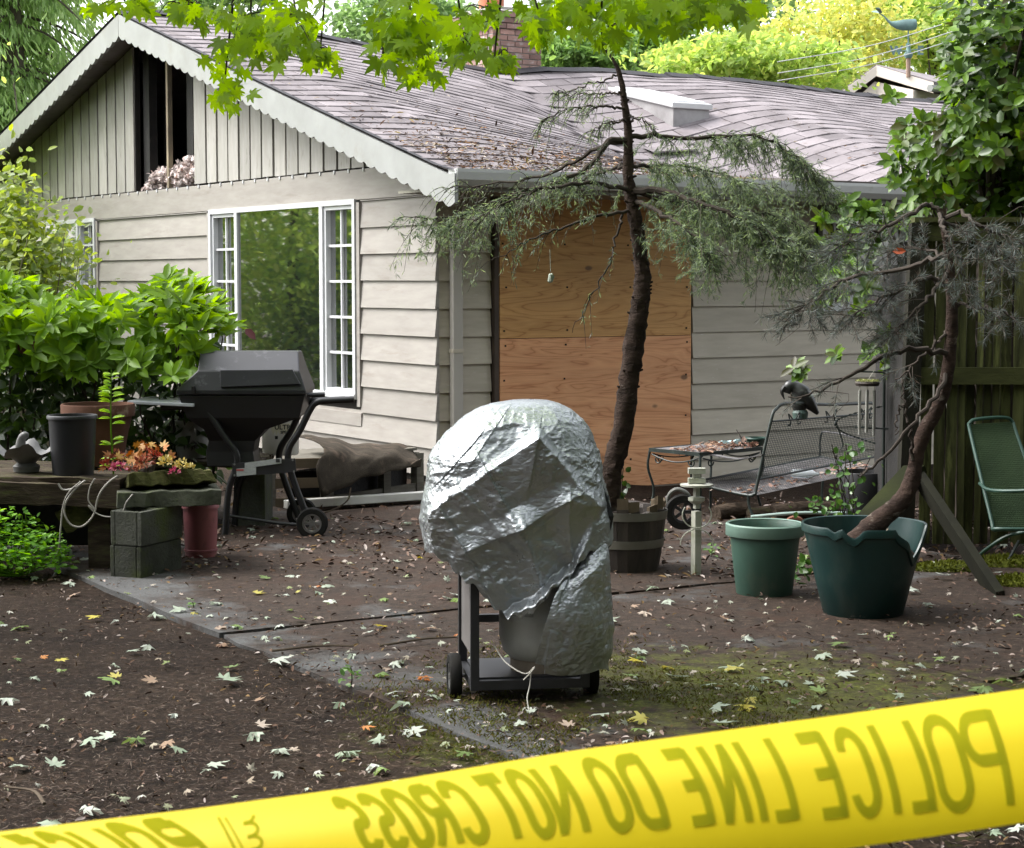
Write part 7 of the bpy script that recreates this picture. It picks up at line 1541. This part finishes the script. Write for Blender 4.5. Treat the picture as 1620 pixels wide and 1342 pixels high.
tr = t_.nodes.new('ShaderNodeBsdfTranslucent'); t_.links.new(cY, tr.inputs[0]); mx = t_.nodes.new('ShaderNodeMixShader'); mx.inputs[0].default_value = .45
t_.links.new(p.outputs[0], mx.inputs[1]); t_.links.new(tr.outputs[0], mx.inputs[2]); t_.links.new(mx.outputs[0], out.inputs[0]); M_TAPE = m
MB().grid(lambda u, v_: tuple(tape(-700 + 3100 * u, 212 * v_)), 160, 26).build('strip', M_TAPE, tpe, world=True, smooth=True, sharp=None)
M_TINK = leafmat('tape_ink', [(.29, .30, .012), (.30, .31, .012)], .45, .9, .02)
def arc(cx_, cy_, rx, ry, a0, a1, n=14): return [(cx_ + rx * math.cos(math.radians(a)), cy_ + ry * math.sin(math.radians(a))) for a in np.linspace(a0, a1, n)]
STROKES = {'P': [[(.1, 0), (.1, 1)], [(.1, .95), (.5, .95)] + arc(.55, .72, .33, .23, 80, -80) + [(.5, .49), (.1, .49)]], 'O': [arc(.5, .72, .37, .25, 0, 180) + arc(.5, .28, .37, .25, 180, 360) + [(.87, .72)]], 'L': [[(.12, 1), (.12, 0)], [(.05, .06), (.9, .06)]], 'I': [[(.5, 0), (.5, 1)]], 'C': [arc(.5, .73, .36, .23, 5, 180) + arc(.5, .27, .36, .23, 180, 355)], 'E': [[(.12, 0), (.12, 1)], [(.05, .95), (.9, .95)], [(.1, .52), (.8, .52)], [(.05, .06), (.9, .06)]], 'N': [[(.1, 0), (.1, 1)], [(.1, .98), (.9, .02)], [(.9, 0), (.9, 1)]], 'D': [[(.1, 0), (.1, 1)], [(.05, .95), (.4, .95)] + arc(.45, .70, .43, .25, 80, 0) + arc(.45, .30, .43, .25, 0, -80) + [(.4, .05), (.05, .05)]], 'T': [[(.5, 0), (.5, 1)], [(.02, .95), (.98, .95)]], 'R': [[(.1, 0), (.1, 1)], [(.1, .95), (.5, .95)] + arc(.52, .74, .34, .21, 80, -80) + [(.5, .53), (.1, .53)], [(.5, .53), (.9, 0)]], 'S': [arc(.5, .75, .36, .20, 20, 180) + arc(.5, .75, .36, .24, 180, 262, 6) + arc(.5, .28, .37, .24, 82, 0, 6) + arc(.5, .25, .37, .20, 0, -165)]}
def letter(ch, x0, x1, t0=26, t1=182, thick=16, lean=34):   # mirrored: the letter's own left is at the larger x
    mb = MB()
    for st_ in STROKES[ch]:
        P_ = [];
        for (xa, ya), (xb, yb_) in zip(st_[:-1], st_[1:]):
            n = max(1, int(max(abs(xb - xa) * (x1 - x0), abs(yb_ - ya) * (t1 - t0)) / 9))
            P_ += [(xa + (xb - xa) * i / n, ya + (yb_ - ya) * i / n) for i in range(n)]
        P_.append(st_[-1]); Q = np.array([(x1 - a * (x1 - x0), t1 - b * (t1 - t0)) for a, b in P_]); T = np.gradient(Q, axis=0); T /= np.linalg.norm(T, axis=1)[:, None] + 1e-9; Nn = np.stack([-T[:, 1], T[:, 0]], 1)
        th = thick * (1 + .55 * np.abs(T[:, 0]) ** 2); A = Q + Nn * th[:, None] / 2; B = Q - Nn * th[:, None] / 2
        def put(q):
            h = (t1 - q[1]) / (t1 - t0); x = q[0] - lean * (.35 * h + .65 * h * h); w_ = tape(x, max(3, q[1])); return w_ + (Vector((0, 0, H)) - w_).normalized() * .0004
        vs = [put(q) for q in A] + [put(q) for q in B]; k = len(Q); mb.add(vs, [(i, i + 1, k + i + 1, k + i) for i in range(k - 1)])
    mb.build('letter', M_TINK, tpe, world=True)
for ch, a, b, ln in (('P', 1538, 1608, 34), ('O', 1484, 1550, 38), ('L', 1438, 1484, 42), ('I', 1408, 1436, 42), ('C', 1350, 1402, 42), ('E', 1296, 1345, 44), ('L', 1222, 1267, 46), ('I', 1198, 1224, 46), ('N', 1148, 1192, 48), ('E', 1090, 1134, 50), ('D', 1010, 1062, 52), ('O', 960, 1010, 52), ('N', 886, 936, 54), ('O', 842, 886, 56), ('T', 798, 842, 56), ('C', 736, 782, 60), ('R', 692, 736, 60), ('O', 652, 694, 62), ('S', 614, 652, 62), ('S', 574, 612, 62), ('P', 286, 342, 78), ('O', 228, 284, 78), ('L', 186, 226, 78), ('I', 164, 186, 78), ('C', 118, 162, 78), ('E', 74, 114, 78), ('L', 14, 50, 78), ('I', -12, 12, 78)):
    t1_ = max(74, 105 + (b - 600) * .075); letter(ch, a + (3 if ch != 'I' else 0), b - 3, max(12, 24 * t1_ / 180), t1_, 12.5, ln * (.75 + .35 * t1_ / 180))
mb = MB()                                                 # small looping maker's scribble running down the tape
def ribbon(pts, th):
    Q = np.array(pts, float); T = np.gradient(Q, axis=0); T /= np.linalg.norm(T, axis=1)[:, None] + 1e-9; Nn = np.stack([-T[:, 1], T[:, 0]], 1) * th / 2; k = len(Q)
    vs = []
    for q in np.vstack([Q + Nn, Q - Nn]): w_ = tape(q[0], max(3, q[1])); vs.append(w_ + (Vector((0, 0, H)) - w_).normalized() * .0004)
    mb.add(vs, [(i, i + 1, k + i + 1, k + i) for i in range(k - 1)])
ribbon([(345 + 45 * math.sin(s * 1.5) ** 1.0, 18 + 130 * s) for s in np.linspace(0, 1, 30)], 4); ribbon([(356 + 48 * math.sin(s * 1.5), 20 + 130 * s) for s in np.linspace(0, 1, 30)], 3)
ribbon([(392 + 30 * math.sin(s * 1.4) + 9 * math.cos(s * 40), 22 + 140 * s + 5 * math.sin(s * 40)) for s in np.linspace(0, 1, 120)], 5)
mb.build('maker_mark', M_TINK, tpe, world=True)
